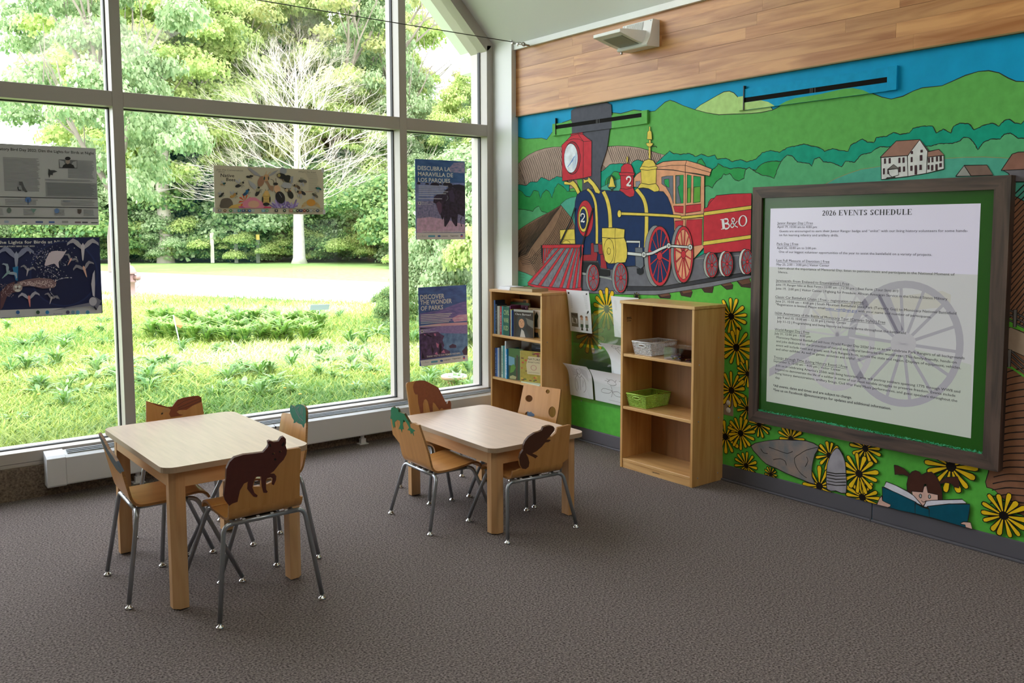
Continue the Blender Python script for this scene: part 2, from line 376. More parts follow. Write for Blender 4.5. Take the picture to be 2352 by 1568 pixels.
# ------------------------------------------------------------ tables
def table(cx, cy, w, d, h, rz, label):
    t = thing('play_table', label, 'table', (cx, cy, 0), rz)
    # rounded top
    r = .055; out = []
    for (sx, sy, a0) in ((1, 1, 0), (-1, 1, 90), (-1, -1, 180), (1, -1, 270)):
        for k in range(7):
            a = math.radians(a0+k*15); out.append((sx*(w/2-r)+r*math.cos(a), sy*(d/2-r)+r*math.sin(a)))
    top = MB().prism((0, 0, 0), (1, 0, 0), (0, 1, 0), (0, 0, 1), out, h-.024, h, M_lam, mside=mat('table_edge', 0xA89078, .5))
    obj('tabletop', top, t, True, bevel=.003)
    iw, idp, ap = w/2-.035, d/2-.035, .072
    for sx in (-1, 1):
        for sy in (-1, 1):
            x, y = sx*(iw-.03), sy*(idp-.03); q = .030
            # leg with broad outer chamfer
            pts = [(-q, -q), (q, -q), (q, q), (-q, q)]
            pts = [(-q, -q), (q, -q), (q, q-.022), (q-.022, q), (-q, q)]
            pts = [(x+sx*a, y+sy*b) for a, b in pts]
            lg = MB().prism((0, 0, 0), (1, 0, 0), (0, 1, 0), (0, 0, 1), pts, .006, h-.024, M_birch)
            l = obj('leg', lg, t, True, bevel=.002)
            obj('foot_glide', MB().lathe((x, y, 0), [(0, 0), (.011, 0), (.011, .006), (0, .007)], M_dark, 10), l, True)
    for sy in (-1, 1):
        obj('apron', B(-iw+.05, iw-.05, sy*(idp-.012)-.010, sy*(idp-.012)+.010, h-.024-ap, h-.024, M_birchx), t, True, bevel=.001, bseg=1)
    for sx in (-1, 1):
        obj('apron', B(sx*(iw-.012)-.010, sx*(iw-.012)+.010, -idp+.05, idp-.05, h-.024-ap, h-.024, wood('birch_apron_y', 0xD2A676, 0xC1915F, 'y', .4)), t, True, bevel=.001, bseg=1)
    return t
table(1.302, 4.028, .635, .945, .612, math.radians(.6), 'taller rectangular wooden activity table nearest the left window, pale top')
table(2.868, 3.925, .63, .965, .463, math.radians(-1.2), 'lower rectangular wooden activity table in front of the book shelf')
# ------------------------------------------------------------ animal chairs
def chair(key, label, loc, rz, tall, back, figure=None, figmat=None, holes=(), marks=(), figname='animal_figure', figlabel=None, w=.31):
    """back / figure outlines hold photo pixels (>5) or local (u,v) metres on the backrest plane"""
    t = thing('animal_chair', label, 'chair', (loc[0], loc[1], 0), rz, 'animal chairs')
    S = .400 if tall else .296
    hw, hd = (.218, .236) if tall else (.213, .198)
    yb = -hd+(.034 if tall else .045)               # back of the bend
    M = FR[t]
    lean = math.radians(13)
    zb = S+.050
    p0 = Vector((0, yb-.004, zb)); ev = Vector((0, -math.sin(lean), math.cos(lean))); eu = Vector((1, 0, 0)); en = eu.cross(ev)
    P0 = M @ p0; EV = M.to_3x3() @ ev; EU = M.to_3x3() @ eu; EN = M.to_3x3() @ en
    def loc2(p):
        if abs(p[0]) > 5: q = hitplane(p[0], p[1], P0, EN)-P0; return (q.dot(EU), q.dot(EV))
        return p
    T = .0105
    # seat shell: profile swept over the width
    sf = yb+(.315 if tall else .305)
    prof = [(sf+.004, S-.012), (sf-.004, S+.004), (sf-.022, S+.014), (sf-.05, S+.017), (sf-.10, S+.010), (0 if tall else .0, S+.004), (yb+.10, S), (yb+.055, S), (yb+.03, S+.004), (yb+.012, S+.016), (yb+.001, S+.034), (p0.y, p0.z)]
    prof = smooth_path(prof, 3)
    mb = MB(); n = len(prof); vs = []
    for side in (0, 1):
        for i, (y, z) in enumerate(prof):
            a = prof[max(i-1, 0)]; b = prof[min(i+1, n-1)]; d = Vector((b[0]-a[0], b[1]-a[1])).normalized(); nn = Vector((d.y, -d.x))
            if nn.y > 0 and i < n*.6: nn = -nn
            if i >= n*.6: nn = Vector((d.y, -d.x)) if Vector((d.y, -d.x)).x > 0 else Vector((-d.y, d.x))
            off = T if side else 0
            # side 0 = outer (lower / rear) face, side 1 = inner (upper / front) face
            if i < n*.6: yy, zz = y - nn.x*off, z - nn.y*off
            else: yy, zz = y + nn.x*off, z + nn.y*off
            for k in range(2):
                x = (-w/2, w/2)[k]; vs.append((x, yy, zz))
    def I(side, i, k): return side*2*n+i*2+k
    f = []
    for i in range(n-1):
        f += [(I(0, i, 0), I(0, i, 1), I(0, i+1, 1), I(0, i+1, 0)), (I(1, i, 0), I(1, i+1, 0), I(1, i+1, 1), I(1, i, 1))]
    mb.add(vs, f, M_ply, True)
    f = []
    for i in range(n-1):
        f += [(I(0, i, 0), I(0, i+1, 0), I(1, i+1, 0), I(1, i, 0)), (I(0, i, 1), I(1, i, 1), I(1, i+1, 1), I(0, i+1, 1))]
    f += [(I(0, 0, 0), I(1, 0, 0), I(1, 0, 1), I(0, 0, 1)), (I(0, n-1, 0), I(0, n-1, 1), I(1, n-1, 1), I(1, n-1, 0))]
    mb.add(vs, f, M_edge)
    seat = obj('seat', mb, t, True)
    BK = [loc2(p) for p in back]; HO = [[loc2(p) for p in h] for h in holes]
    # plate front side towards -en?  en points to the seat side when en.y>0
    s_ = 1 if en.y > 0 else -1
    mb = MB().prism(p0, eu, ev, en*s_, BK, 0, T, M_ply, HO, M_edge)
    bk = obj('backrest', mb, t, True)
    if figure:
        FG = [loc2(p) for p in figure]
        mb = MB().prism(p0, eu, ev, en*s_, FG, -.0009, T+.0009, figmat)
        fo = obj(figname, mb, bk, True, **({'label': figlabel} if figlabel else {}))
        if marks:
            for t0, t1 in ((-.0014, -.0008), (T+.0008, T+.0014)):
                mb = MB()
                for (kind, pts, mm) in marks:
                    if kind == 'poly': mb.prism(p0, eu, ev, en*s_, [loc2(p) for p in pts], t0, t1, mm)
                    else:
                        Q = [Vector(loc2(p)) for p in pts]; wd = kind
                        for a, b in zip(Q[:-1], Q[1:]):
                            d = (b-a); d.normalize() if d.length else None; nn = Vector((-d.y, d.x))*wd
                            mb.prism(p0, eu, ev, en*s_, [tuple(a-nn), tuple(b-nn), tuple(b+nn), tuple(a+nn)], t0, t1, mm)
                obj('figure_detail', mb, fo, True)
    # steel frame
    r = .0095; zt = S-.0105; tw = w/2+.008; ry = yb+.022; fy = sf-.045
    def leg(sx, foot, top, nxt, nm):
        a = Vector((sx*foot[0], foot[1], .02)); b = Vector(top); c = Vector(nxt)
        d1 = (b-a).normalized(); d2 = (c-b).normalized(); q = .035
        pts = [a, b-d1*q] + [((b-d1*q)*(1-k)**2 + b*2*k*(1-k) + (b+d2*q)*k*k) for k in (.2, .4, .6, .8)] + [b+d2*q]
        l = obj('leg', MB().tube(pts, r, M_steel, 12), t, True)
        g = MB().lathe((sx*foot[0], foot[1], 0), [(0, 0), (.0165, 0), (.0175, .004), (.014, .009), (.007, .013), (.0065, .022), (.004, .027), (0, .027)], M_chrome, 16)
        obj('foot_glide', g, l, True)
    for sx in (-1, 1):
        leg(sx, (hw, -hd), (sx*(tw+.008), ry, zt), (0, ry, zt), 'r')
        leg(sx, (hw, hd), (sx*(tw-.02), fy, zt+.010), (sx*(tw-.045), ry, zt+.002), 'f')
        obj('side_rail', MB().tube([(sx*(tw-.024), fy-.03, zt+.008), (sx*(tw-.042), ry+.01, zt+.002)], r*.85, M_steel, 10), t, True)
    obj('rear_crossbar', MB().tube([(-tw+.02, ry, zt), (tw-.02, ry, zt)], r, M_steel, 12), t, True)
    p = MB().box(-.07, .07, ry+.03, ry+.16, zt-.012, zt-.002, M_dark)
    obj('seat_bracket', p, t, True, bevel=.002, bseg=1)
    for k in (-.09, -.03, .03, .09):
        obj('rubber_spacer', B(k-.006, k+.006, ry-.004, ry+.006, zt+.007, zt+.012, M_white), t, True)
    return t
zf = Z(220, 880, 2.7036); zb_ = Z(860, 840, 3.5635); zt_ = Z(540, 920, 7.841)
def zz(f, L): return [f(*p) for p in L]
M_fox = mat('fox_brown', 0x5A2A22, .45, n=(40, .15)); M_beaver = mat('beaver_brown', 0x55301E, .45); M_ink = mat('figure_black', 0x120C0A, .5)
M_frog = mat('frog_green', 0x2F7F5A, .6, spec=.2); M_turtle = mat('turtle_green', 0x1F6A52, .65, spec=.15); M_deer = mat('deer_red_brown', 0x93502F, .45, n=(60, .12))
M_eagle = mat('eagle_brown', 0x8A4C34, .6, spec=.2); M_slate = mat('slate_figure', 0x3E444C, .6, spec=.2)
fox = [(828,760),(805,730),(795,700),(800,650),(808,600),(812,530),(830,490),(860,460),(920,442),(980,436),(1040,428),(1065,400),(1072,385),(1068,362),(1080,356),(1105,364),(1135,360),(1150,337),(1168,331),(1180,345),(1181,370),(1178,385),(1187,415),(1184,440),(1165,475),(1140,500),(1105,545),(1082,560),(1108,560),(1121,575),(1119,600),(1105,632),(1092,625),(1098,590),(1085,582),(1063,588),(1055,610),(1058,660),(1068,672),(1060,680),(1040,678),(1030,640),(1026,578),(992,580),(978,620),(972,645),(985,680),(1005,695),(1000,706),(980,703),(960,680),(940,655),(942,625),(945,610),(920,622),(895,665),(885,710),(880,735),(850,745)]
chair('fox', 'tall animal chair with a dark brown fox on the backrest, nearest the camera', (1.335, 3.565), math.radians(.4), True,
      zz(zf, [(826,840),(828,760),(805,730),(795,700),(800,650),(808,600),(812,530),(830,490),(860,460),(920,442),(980,436),(1040,428),(1065,400),(1072,385),(1068,362),(1080,356),(1105,364),(1135,360),(1150,337),(1168,331),(1180,345),(1181,370),(1178,385),(1187,412),(1262,401),(1273,406),(1274,430),(1268,560),(1266,700)]) + [(.152, -.002), (-.155, -.002)],
      zz(zf, fox), M_fox, [zz(zf, [(992,590),(1003,578),(1025,577),(1028,602),(1024,640),(978,641),(984,612)]), zz(zf, [(1068,590),(1098,585),(1094,612),(1060,628),(1058,605)])],
      [('poly', zz(zf, [(1150,385),(1168,360),(1172,375),(1162,392)]), M_ink), ('poly', zz(zf, [(1076,372),(1086,376),(1088,395),(1078,392)]), M_ink), ('poly', zz(zf, [(1105,470),(1115,463),(1122,472),(1113,481)]), M_ink),
       ('poly', zz(zf, [(1092,437),(1104,432),(1108,438),(1100,442)]), M_ink), ('poly', zz(zf, [(1134,425),(1146,418),(1150,424),(1142,430)]), M_ink), ('poly', zz(zf, [(1103,432),(1110,430),(1109,437)]), mat('eye_tan', 0xB08040)), ('poly', zz(zf, [(1146,418),(1152,418),(1150,426)]), mat('eye_tan', 0xB08040))],
      'fox_figure', 'dark brown fox standing with one paw raised')
chair('slate', 'tall chair with a slate grey animal, left of the taller table, seen edge-on', (1.131, 3.950), math.radians(-92.3), True,
      [(-.155, -.002), (.155, -.002), (.155, .10), (.16, .115), (.10, .15), (.04, .165), (-.03, .175), (-.08, .20), (-.12, .215), (-.165, .225), (-.172, .21), (-.155, .16)],
      [(.16, .117), (.10, .15), (.04, .165), (-.03, .175), (-.08, .20), (-.12, .215), (-.165, .225), (-.172, .205), (-.12, .16), (-.04, .12), (.04, .10), (.12, .10)], M_slate, (), (), 'animal_figure', 'slate grey swimming animal')
chair('eagle', 'tall chair with a brown eagle spreading its wings, between the taller table and the window', (1.349, 4.367), math.radians(180), True,
      zz(zf, [(310,111),(345,121),(400,135),(440,147),(473,145),(490,120),(505,103),(540,90),(600,80),(632,78),(650,88),(658,130),(667,186)]) + [(-.155, -.002), (.155, -.002)],
      zz(zf, [(309,110),(345,121),(400,135),(440,147),(473,145),(490,120),(505,103),(540,90),(600,80),(632,78),(651,88),(655,116),(625,128),(598,140),(560,165),(512,168),(498,178),(515,192),(540,197),(520,203),(462,212),(452,190),(462,162),(430,151),(380,141)]), M_eagle, (),
      [('poly', zz(zf, [(405,185),(412,165),(430,152),(450,155),(458,165),(445,180),(425,180),(415,195)]), mat('eagle_head', 0xB98A55)), ('poly', zz(zf, [(402,196),(404,184),(414,182),(412,192)]), M_ink),
       (.0008, zz(zf, [(505,155),(560,130),(640,95)]), M_ink), (.0008, zz(zf, [(500,140),(545,112),(610,90)]), M_ink), (.0008, zz(zf, [(510,165),(570,145),(650,108)]), M_ink)], 'eagle_figure', 'brown eagle with outspread wings')
tur = [(1032,215),(1026,190),(1023,120),(1035,90),(1050,79),(1080,95),(1110,112),(1150,75),(1210,64),(1270,90),(1300,130),(1313,190),(1312,300),(1310,395),(1285,420),(1280,465),(1265,490),(1240,432),(1180,412),(1140,382),(1120,400),(1088,405),(1098,362),(1060,300)]
chair('turtle', 'tall chair with a green turtle on top, right of the taller table', (1.506, 3.985), math.radians(91), True,
      zz(zt_, [(868,255),(885,227),(905,221),(960,226),(1028,240),(1023,190),(1023,120),(1035,90),(1050,79),(1080,95),(1110,112),(1150,75),(1210,64),(1270,90),(1300,130),(1313,190),(1312,300),(1310,395),(1312,450)]) + [(-.155, .06), (-.155, -.002), (.155, -.002), (.155, .06)],
      zz(zt_, tur), M_turtle, (), [(.0018, zz(zt_, p), M_ink) for p in ([(1115,110),(1140,200),(1190,300),(1260,365)],[(1150,150),(1190,110)],[(1150,130),(1165,155)],[(1160,170),(1190,260),(1215,250),(1240,110)],[(1265,110),(1240,250),(1255,300)],[(1185,330),(1150,400)],[(1220,360),(1210,420)],[(1060,115),(1085,125)])], 'turtle_figure', 'green turtle with black shell lines')
chair('beaver', 'low chair with a brown beaver biting the backrest, nearest side of the lower table', (2.800, 3.533), math.radians(-5.6), False,
      zz(zb_, [(1206,840),(1190,812),(1184,760),(1195,722),(1217,688),(1220,650),(1235,615),(1265,580),(1310,550),(1345,540),(1370,528),(1380,503),(1410,492),(1440,489),(1465,496),(1475,510),(1472,528),(1455,550),(1436,578),(1450,580),(1470,562),(1484,550),(1492,530),(1498,507),(1590,484),(1606,485),(1606,510),(1592,640),(1584,760)]) + [(.150, -.002), (-.148, -.002)],
      zz(zb_, [(1217,688),(1220,650),(1235,615),(1265,580),(1310,550),(1345,540),(1370,528),(1380,503),(1410,492),(1440,489),(1465,496),(1475,510),(1472,528),(1455,550),(1435,575),(1408,603),(1438,603),(1442,610),(1425,622),(1398,626),(1370,660),(1330,695),(1292,716),(1325,730),(1338,738),(1325,748),(1318,757),(1300,745),(1275,733),(1240,716),(1258,750),(1268,790),(1262,825),(1238,844),(1210,840),(1192,812),(1184,760),(1195,722)]), M_beaver, (), (), 'beaver_figure', 'dark brown beaver with a paddle tail')
chair('frog', 'low chair with a green frog on top, left of the lower table', (2.536, 3.905), math.radians(-92), False,
      zz(zb_, [(150,560),(130,432),(131,415),(137,400),(135,360),(140,343),(153,337),(166,350),(180,344),(193,355),(200,378),(225,386),(243,392),(262,425),(285,462),(292,478),(310,470),(325,470),(340,480),(362,486),(400,600)]) + [(.155, .06), (.155, -.002), (-.155, -.002), (-.155, .06)],
      zz(zb_, [(145,435),(131,430),(137,400),(135,360),(140,343),(153,337),(166,350),(180,344),(193,355),(200,378),(225,386),(243,392),(262,425),(285,462),(292,480),(296,505),(335,530),(318,540),(325,575),(308,545),(300,560),(292,530),(270,525),(285,505),(262,462),(240,440),(233,480),(240,520),(228,515),(226,545),(215,515),(198,518),(212,480),(210,450),(188,440),(165,462),(172,505),(162,490),(158,512),(148,470)]), M_frog,
      [zz(zb_, [(232,440),(240,437),(252,458),(244,462),(234,456)])], [(.001, zz(zb_, [(137,432),(148,436)]), M_ink)], 'frog_figure', 'green frog with spread toes')
chair('deer', 'low chair with a grazing red brown deer, between the lower table and the window', (2.830, 4.303), math.radians(174.2), False,
      zz(zb_, [(280,330),(256,160),(258,145),(268,135),(350,121),(400,121),(425,130),(460,148),(515,178),(530,205),(545,235),(570,285),(588,315),(597,290),(605,284),(615,290),(621,310),(620,345)]) + [(-.152, .05), (-.152, -.002), (.152, -.002), (.152, .05)],
      zz(zb_, [(370,388),(352,300),(348,235),(330,235),(318,215),(310,175),(316,145),(332,127),(365,120),(400,121),(425,130),(460,148),(515,178),(530,205),(545,235),(570,285),(588,315),(597,290),(605,284),(615,290),(621,310),(620,350),(590,352),(560,357),(545,345),(525,362),(510,340),(490,310),(473,298),(470,330),(472,375),(450,378),(440,330),(430,290),(415,272),(400,280),(392,310),(395,385)]), M_deer,
      (), [('poly', zz(zb_, [(598,300),(606,288),(610,300),(604,320)]), M_eagle)] + [('poly', zz(zb_, [(x-2, y-2), (x+3, y-2), (x+3, y+2), (x-2, y+3)]), M_eagle) for x, y in ((400,160),(430,190),(460,170),(480,220),(420,230),(450,250),(500,200),(515,260),(380,190),(470,270))], 'deer_figure', 'red brown grazing deer')
def circ(f, cx, cy, rx, ry, n=24): return [f(cx+rx*math.cos(2*math.pi*k/n), cy+ry*math.sin(2*math.pi*k/n)) for k in range(n)]
chair('cheese', 'low chair with round holes cut like cheese and a small blue grey mouse', (3.100, 3.945), math.radians(104), False,
      zz(zb_, [(1196,325),(1228,165),(1233,154),(1242,153),(1522,190),(1531,194),(1532,202),(1518,330)]) + [(.150, -.002), (-.150, -.002)][::-1],
      zz(zb_, [(1258,398),(1262,382),(1255,375),(1268,376),(1280,380),(1292,374),(1296,383),(1312,392),(1320,404),(1312,414),(1262,412)]), mat('mouse_blue_grey', 0x4F6684, .5),
      [circ(zb_, 1273, 268, 29, 28), circ(zb_, 1427, 211, 16, 17), circ(zb_, 1463, 378, 30, 45), zz(zb_, [(1238,400),(1248,380),(1266,372),(1262,384),(1257,398)])], (), 'mouse_figure', 'small blue grey mouse')
# ------------------------------------------------------------ book cases
def bookcase(y0, y1, label, levels):
    t = thing('bookcase', label, 'bookcase', (4.15, (y0+y1)/2, 0))
    T = .019; x0, x1, h = 4.010, 4.300, 1.104
    for a, b in ((y0, y0+T), (y1-T, y1)):
        sd = obj('side_panel', B(x0, x1, a, b, 0, h-T, M_maple), t, bevel=.0015, bseg=1)
        if a == y0:
            for z in levels:
                for x in (x0+.05, x1-.05):
                    obj('screw', MB().lathe((x, a-.001, z-.01), [(0, -.0015), (.004, -.001), (.004, .002)], M_steel, 8, 'y'), sd)
    obj('top_panel', B(x0-.006, x1, y0-.006, y1+.006, h-T, h, M_mapleh), t, bevel=.0015, bseg=1)
    obj('back_panel', B(x1-.012, x1-.004, y0+T, y1-T, .05, h-T, wood('back_board', 0x9B6F45, 0x87603B, 'z', .5)), t)
    for z in levels:
        obj('shelf', B(x0+.004, x1-.012, y0+T, y1-T, z-T, z, M_mapleh), t, bevel=.0015, bseg=1)
    obj('kick_board', B(x0+.006, x0+.022, y0+T, y1-T, 0, levels[-1]-T, M_mapleh), t)
    return t
b2 = bookcase(3.398, 4.014, 'four-level maple bookcase holding plastic baskets, right of the clear page rack', (.758, .411, .062))
b1 = bookcase(4.820, 5.452, 'maple bookcase full of books in the corner beside the window', (.754, .418, .062))
mb = MB(); put_text(mb, 'Lakeshore', (4.0155, 3.73, .022), (0, -1, 0), (0, 0, 1), M_ink, width=.062, height=.011, bold=.01)
obj('maker_mark', mb, b2)
mb = MB()   # burnt stamp on the inside of the left panel
for k in range(6): mb.box(4.045+k*.007, 4.049+k*.007, 3.9945, 3.995, .985, .993, M_ink)
mb.box(4.043, 4.09, 3.9945, 3.995, .979, .982, M_ink)
for k in range(5): mb.box(4.046+k*.008, 4.052+k*.008, 3.9945, 3.995, .966, .970, M_ink)
obj('maker_stamp', mb, b2)
# books ----------------------------------------------------
def book(y, z0, th, h, d, cover, spine=None, lean=0, yaw=0, label='', x=4.03, mark=None, title=None, tcol=None, group='books on the corner bookcase', cat='book', tw=None):
    """book standing with its spine towards the camera; width d goes into the shelf"""
    t = thing('book', label, cat, (x, y, z0), 0, group)
    Mx = Matrix.Rotation(yaw, 4, 'Z') @ Matrix.Rotation(lean, 4, 'X')
    def tr(mb): mb.v = [tuple(Mx @ Vector(v)) for v in mb.v]; return mb
    mc = mat('cover_%06x' % cover, cover, .35, n=(25, .18)); ms = mat('cover_%06x' % (spine or cover), spine or cover, .35, n=(25, .18))
    c = MB().box(0, d, -th/2, -th/2+.0018, 0, h, mc).box(0, d, th/2-.0018, th/2, 0, h, mc)
    obj('cover', tr(c), t, True)
    obj('spine', tr(MB().box(-.0012, .0008, -th/2, th/2, 0, h, ms)), t, True)
    obj('pages', tr(MB().box(.0008, d-.003, -th/2+.0018, th/2-.0018, .003, h-.003, mat('book_paper', 0xE5DDC8, .8))), t, True)
    if title:
        tm = mat('title_%06x' % tcol, tcol, .5); mb = MB()
        put_text(mb, title, (-.0018, th*.28 if False else -(-th*.25), h*.12), (0, 0, 1), (0, 1, 0), tm, width=h*.7, height=th*.5)
        mb.v = [(v[0], -v[1]+2*0, v[2]) for v in mb.v]
        mb = MB(); put_text(mb, title, (-.0018, -th*.27, h*.12), (0, 0, 1), (0, 1, 0), tm, width=h*.7, height=th*.5)
        # letters must read from outside (-x): top of letters towards +y is mirrored, so flip
        mb.v = [(v[0], v[1], v[2]) for v in mb.v]
        obj('title', tr(mb), t, True)
    if mark: mark(t, Mx, th, h, d)
    return t
def fc(t, Mx, th, mbs):
    mbs.v = [tuple(Mx @ Vector(v)) for v in mbs.v]; return obj('cover_print', mbs, t, True)
def disc(mb, c, eu, ev, ru, rv, m, n=18, t=.0):
    c = Vector(c); eu = Vector(eu); ev = Vector(ev)
    mb.add([c+eu*ru*math.cos(2*math.pi*k/n)+ev*rv*math.sin(2*math.pi*k/n) for k in range(n)], [tuple(range(n))], m)
def quad(mb, c, eu, ev, pts, m):
    c = Vector(c); eu = Vector(eu); ev = Vector(ev)
    L = [c+eu*a+ev*b for a, b in pts]
    tri = tessellate_polygon([[Vector((a, b, 0)) for a, b in pts]])
    mb.add(L, [tuple(t) for t in tri], m)
ZS1, ZS2 = .7545, .4185
# upper shelf, spines left to right (y decreasing)
U = [(5.421, .018, .262, 0x2B3A4A, 0x5A86C8, 'tall dark slate book with a light blue spine against the left panel, upper shelf', None, 0),
     (5.400, .020, .232, 0x2E3A48, 0x26303C, 'dark book beside the tall slate one, upper shelf', 'FOREST', 0x8898A8),
     (5.370, .032, .220, 0xB9B6A8, 0xB4B2A4, 'cream grey hardback on the upper shelf', None, 0),
     (5.340, .018, .218, 0xC23A44, 0xC04650, 'thin red and white spined book, upper shelf', 'HISTORY', 0xE8E8F0),
     (5.319, .016, .222, 0x4A9EA6, 0x3E9298, 'thin teal book left of the thick green one, upper shelf', None, 0)]
for y, th, h, c, sp, lab, tt, tc_ in U:
    book(y, ZS1, th, h, .095, c, sp, label=lab, x=4.030, title=tt, tcol=tc_ or 0)
def green_front(t, Mx, th, h, d):
    mb = MB()
    for k, (w_, ln) in enumerate((('CIVIL', .9), ('WAR', .8), ('KID', .75))):
        put_text(mb, w_, (-.0016, th*.42, h*(.72-.27*k)), (0, -1, 0), (0, 0, 1), mat('title_gold', 0xA8BE86, .5), width=th*ln, height=h*.17, bold=.01)
    fc(t, Mx, th, mb)
book(5.266, ZS1, .076, .222, .10, 0x17604F, 0x155A4A, label='thick dark green book lettered in pale gold, upper shelf', x=4.026, mark=green_front)
book(5.222, ZS1, .009, .232, .10, 0x6A2A60, 0x7C2F70, label='thin purple book beside the thick green one', x=4.03)
book(5.212, ZS1, .008, .205, .10, 0xC6D04A, 0xC9D84E, label='thin yellow green book on the upper shelf', x=4.03)
book(5.202, ZS1, .008, .200, .10, 0x3E62B8, 0x4A6EC6, label='thin blue book next to the portrait book', x=4.028)
def portrait(t, Mx, th, h, d):
    mb = MB(); e1 = (0.6, 0, 0)
    X = (1, 0, 0); Zv = (0, 0, 1); y = -th/2-.0006
    def P(u, v): return (u*d, y, v*h)
    quad(mb, P(0, 0), X, Zv, [(0, 0), (d, 0), (d, h), (0, h)], mat('portrait_ground', 0x3A3029, .5, spec=.2))
    quad(mb, (0, y-.0002, 0), X, Zv, [(d*.45, h*.75), (d, h*.62), (d, h*.35), (d*.75, h*.45)], mat('portrait_sky', 0x5A5148, .4))
    disc(mb, (d*.42, y-.0004, h*.54), X, Zv, d*.26, h*.25, mat('hair_black', 0x120E0C, .5))
    disc(mb, (d*.40, y-.0006, h*.50), X, Zv, d*.15, h*.17, mat('portrait_skin', 0xC58D62, .5))
    quad(mb, (0, y-.0005, 0), X, Zv, [(d*.05, 0), (d*.85, 0), (d*.65, h*.28), (d*.2, h*.28)], mat('hair_black', 0x120E0C))
    quad(mb, (0, y-.0007, 0), X, Zv, [(d*.32, 0), (d*.6, 0), (d*.52, h*.22), (d*.4, h*.3)], mat('lace', 0xB9B4B0))
    for k in (.33, .48): disc(mb, (d*k, y-.0008, h*.56), X, Zv, d*.025, h*.012, M_ink, 8)
    quad(mb, (0, y-.0008, 0), X, Zv, [(d*.34, h*.44), (d*.48, h*.44), (d*.41, h*.425)], mat('lips', 0x8A3B32))
    quad(mb, (0, y-.0008, 0), X, Zv, [(d*.39, h*.55), (d*.43, h*.48), (d*.375, h*.485)], mat('nose_shade', 0xA06A48))
    put_text(mb, 'Clara Barton?', (d*.08, y-.0009, h*.80), X, Zv, mat('title_white', 0xD8D4D0), width=d*.8, height=h*.07)
    quad(mb, (0, y-.0003, 0), X, Zv, [(0, h*.92), (d, h*.92), (d, h), (0, h)], mat('cover_grey', 0xA5A39C))
    fc(t, Mx, th, mb)
def plain_front(cols):
    def f(t, Mx, th, h, d):
        mb = MB(); y = -th/2-.0006; X = (1, 0, 0); Zv = (0, 0, 1)
        for (pts, c, k) in cols: quad(mb, (0, y-.0002*k, 0), X, Zv, [(a*d, b*h) for a, b in pts], mat('print_%06x' % c, c, .45))
        fc(t, Mx, th, mb)
    return f
sq = lambda a, b, c, d: [(a, b), (c, b), (c, d), (a, d)]
# books turned to show their front covers: they face the opening, turned a little
YF = math.radians(-90+12)
book(5.425, ZS1, .018, .268, .20, 0xC87A26, 0xC98030, yaw=math.radians(-87), label='tall orange book standing behind the others, upper shelf', x=4.205, mark=plain_front([(sq(0, .3, 1, 1), 0xC8792A, 0), (sq(.1, .88, .8, .95), 0x8A4A18, 1), (sq(.72, .8, .9, .98), 0x4A2A12, 2)]))
book(5.40, ZS1, .016, .245, .22, 0x2E4A22, 0x32502A, yaw=math.radians(-87), label='dark green book standing in the second row, upper shelf', x=4.178, mark=plain_front([(sq(0, 0, 1, 1), 0x2F4B22, 0)]))
book(5.36, ZS1, .014, .228, .20, 0x6B2547, 0x7A2B52, yaw=math.radians(-87), label='maroon book with a white numeral 4 on its cover', x=4.148, mark=lambda t, Mx, th, h, d: (lambda mb: (quad(mb, (0, -th/2-.0006, 0), (1, 0, 0), (0, 0, 1), [(0, 0), (d, 0), (d, h), (0, h)], mat('maroon', 0x6B2547)), put_text(mb, '4', (d*.86, -th/2-.001, h*.9), (1, 0, 0), (0, 0, 1), M_paper, height=h*.06), fc(t, Mx, th, mb)))(MB()))
book(5.190, ZS1, .014, .208, .190, 0x2B231F, 0xC8C2BA, yaw=YF, label='paperback with a portrait of a dark haired woman on its cover', x=4.046, mark=portrait)
book(5.085, ZS1, .016, .222, .125, 0xB9A88C, 0x8E7440, yaw=math.radians(-90+10), label='book with a standing soldier on its cover, right of the portrait book', x=4.105,
     mark=plain_front([(sq(0, 0, 1, 1), 0x8A7038, 0), (sq(.35, .32, 1, .95), 0xC8B8A4, 1), ([(.5, .36), (.75, .36), (.72, .6), (.8, .75), (.65, .88), (.5, .75)], 0x2A3226, 2), (sq(.25, .02, 1, .30), 0x9A7A38, 1), ([(.4, .03), (.85, .03), (.75, .2), (.5, .2)], 0x23262C, 2), (sq(.53, .18, .72, .28), 0xB98A60, 3)]))
# lower shelf
L = [(5.427, .011, .222, 0x6A5A4A, 0x7C6A58, 'thin brown spotted spine at the far left, lower shelf', None, 0),
     (5.411, .018, .226, 0x22407A, 0x2A4A8A, 'navy blue spine, lower shelf', 'RIVERS', 0x9AB0D8),
     (5.393, .014, .226, 0x2F60B0, 0x3970C4, 'bright blue spine, lower shelf', None, 0),
     (5.380, .010, .228, 0xD8D8D0, 0xE0E0D8, 'thin white spine, lower shelf', None, 0),
     (5.367, .014, .230, 0x4A6AA0, 0x7A86A0, 'dusty blue spine, lower shelf', None, 0),
     (5.350, .016, .232, 0x2A3036, 0x30383E, 'charcoal spine, lower shelf', None, 0),
     (5.328, .022, .250, 0x9AB4AA, 0xB4C8BE, 'pale green spined field guide, lower shelf', 'Field Guide', 0x2A4A3A),
     (5.305, .020, .252, 0x2A7A80, 0x308890, 'teal spine, lower shelf', None, 0),
     (5.286, .014, .290, 0xD4D8DA, 0xE2E6E8, 'tall white spine standing above its neighbours, lower shelf', None, 0)]
for y, th, h, c, sp, lab, tt, tc_ in L:
    book(y, ZS2, th, h, .15, c, sp, label=lab, x=4.032, title=tt, tcol=tc_ or 0)
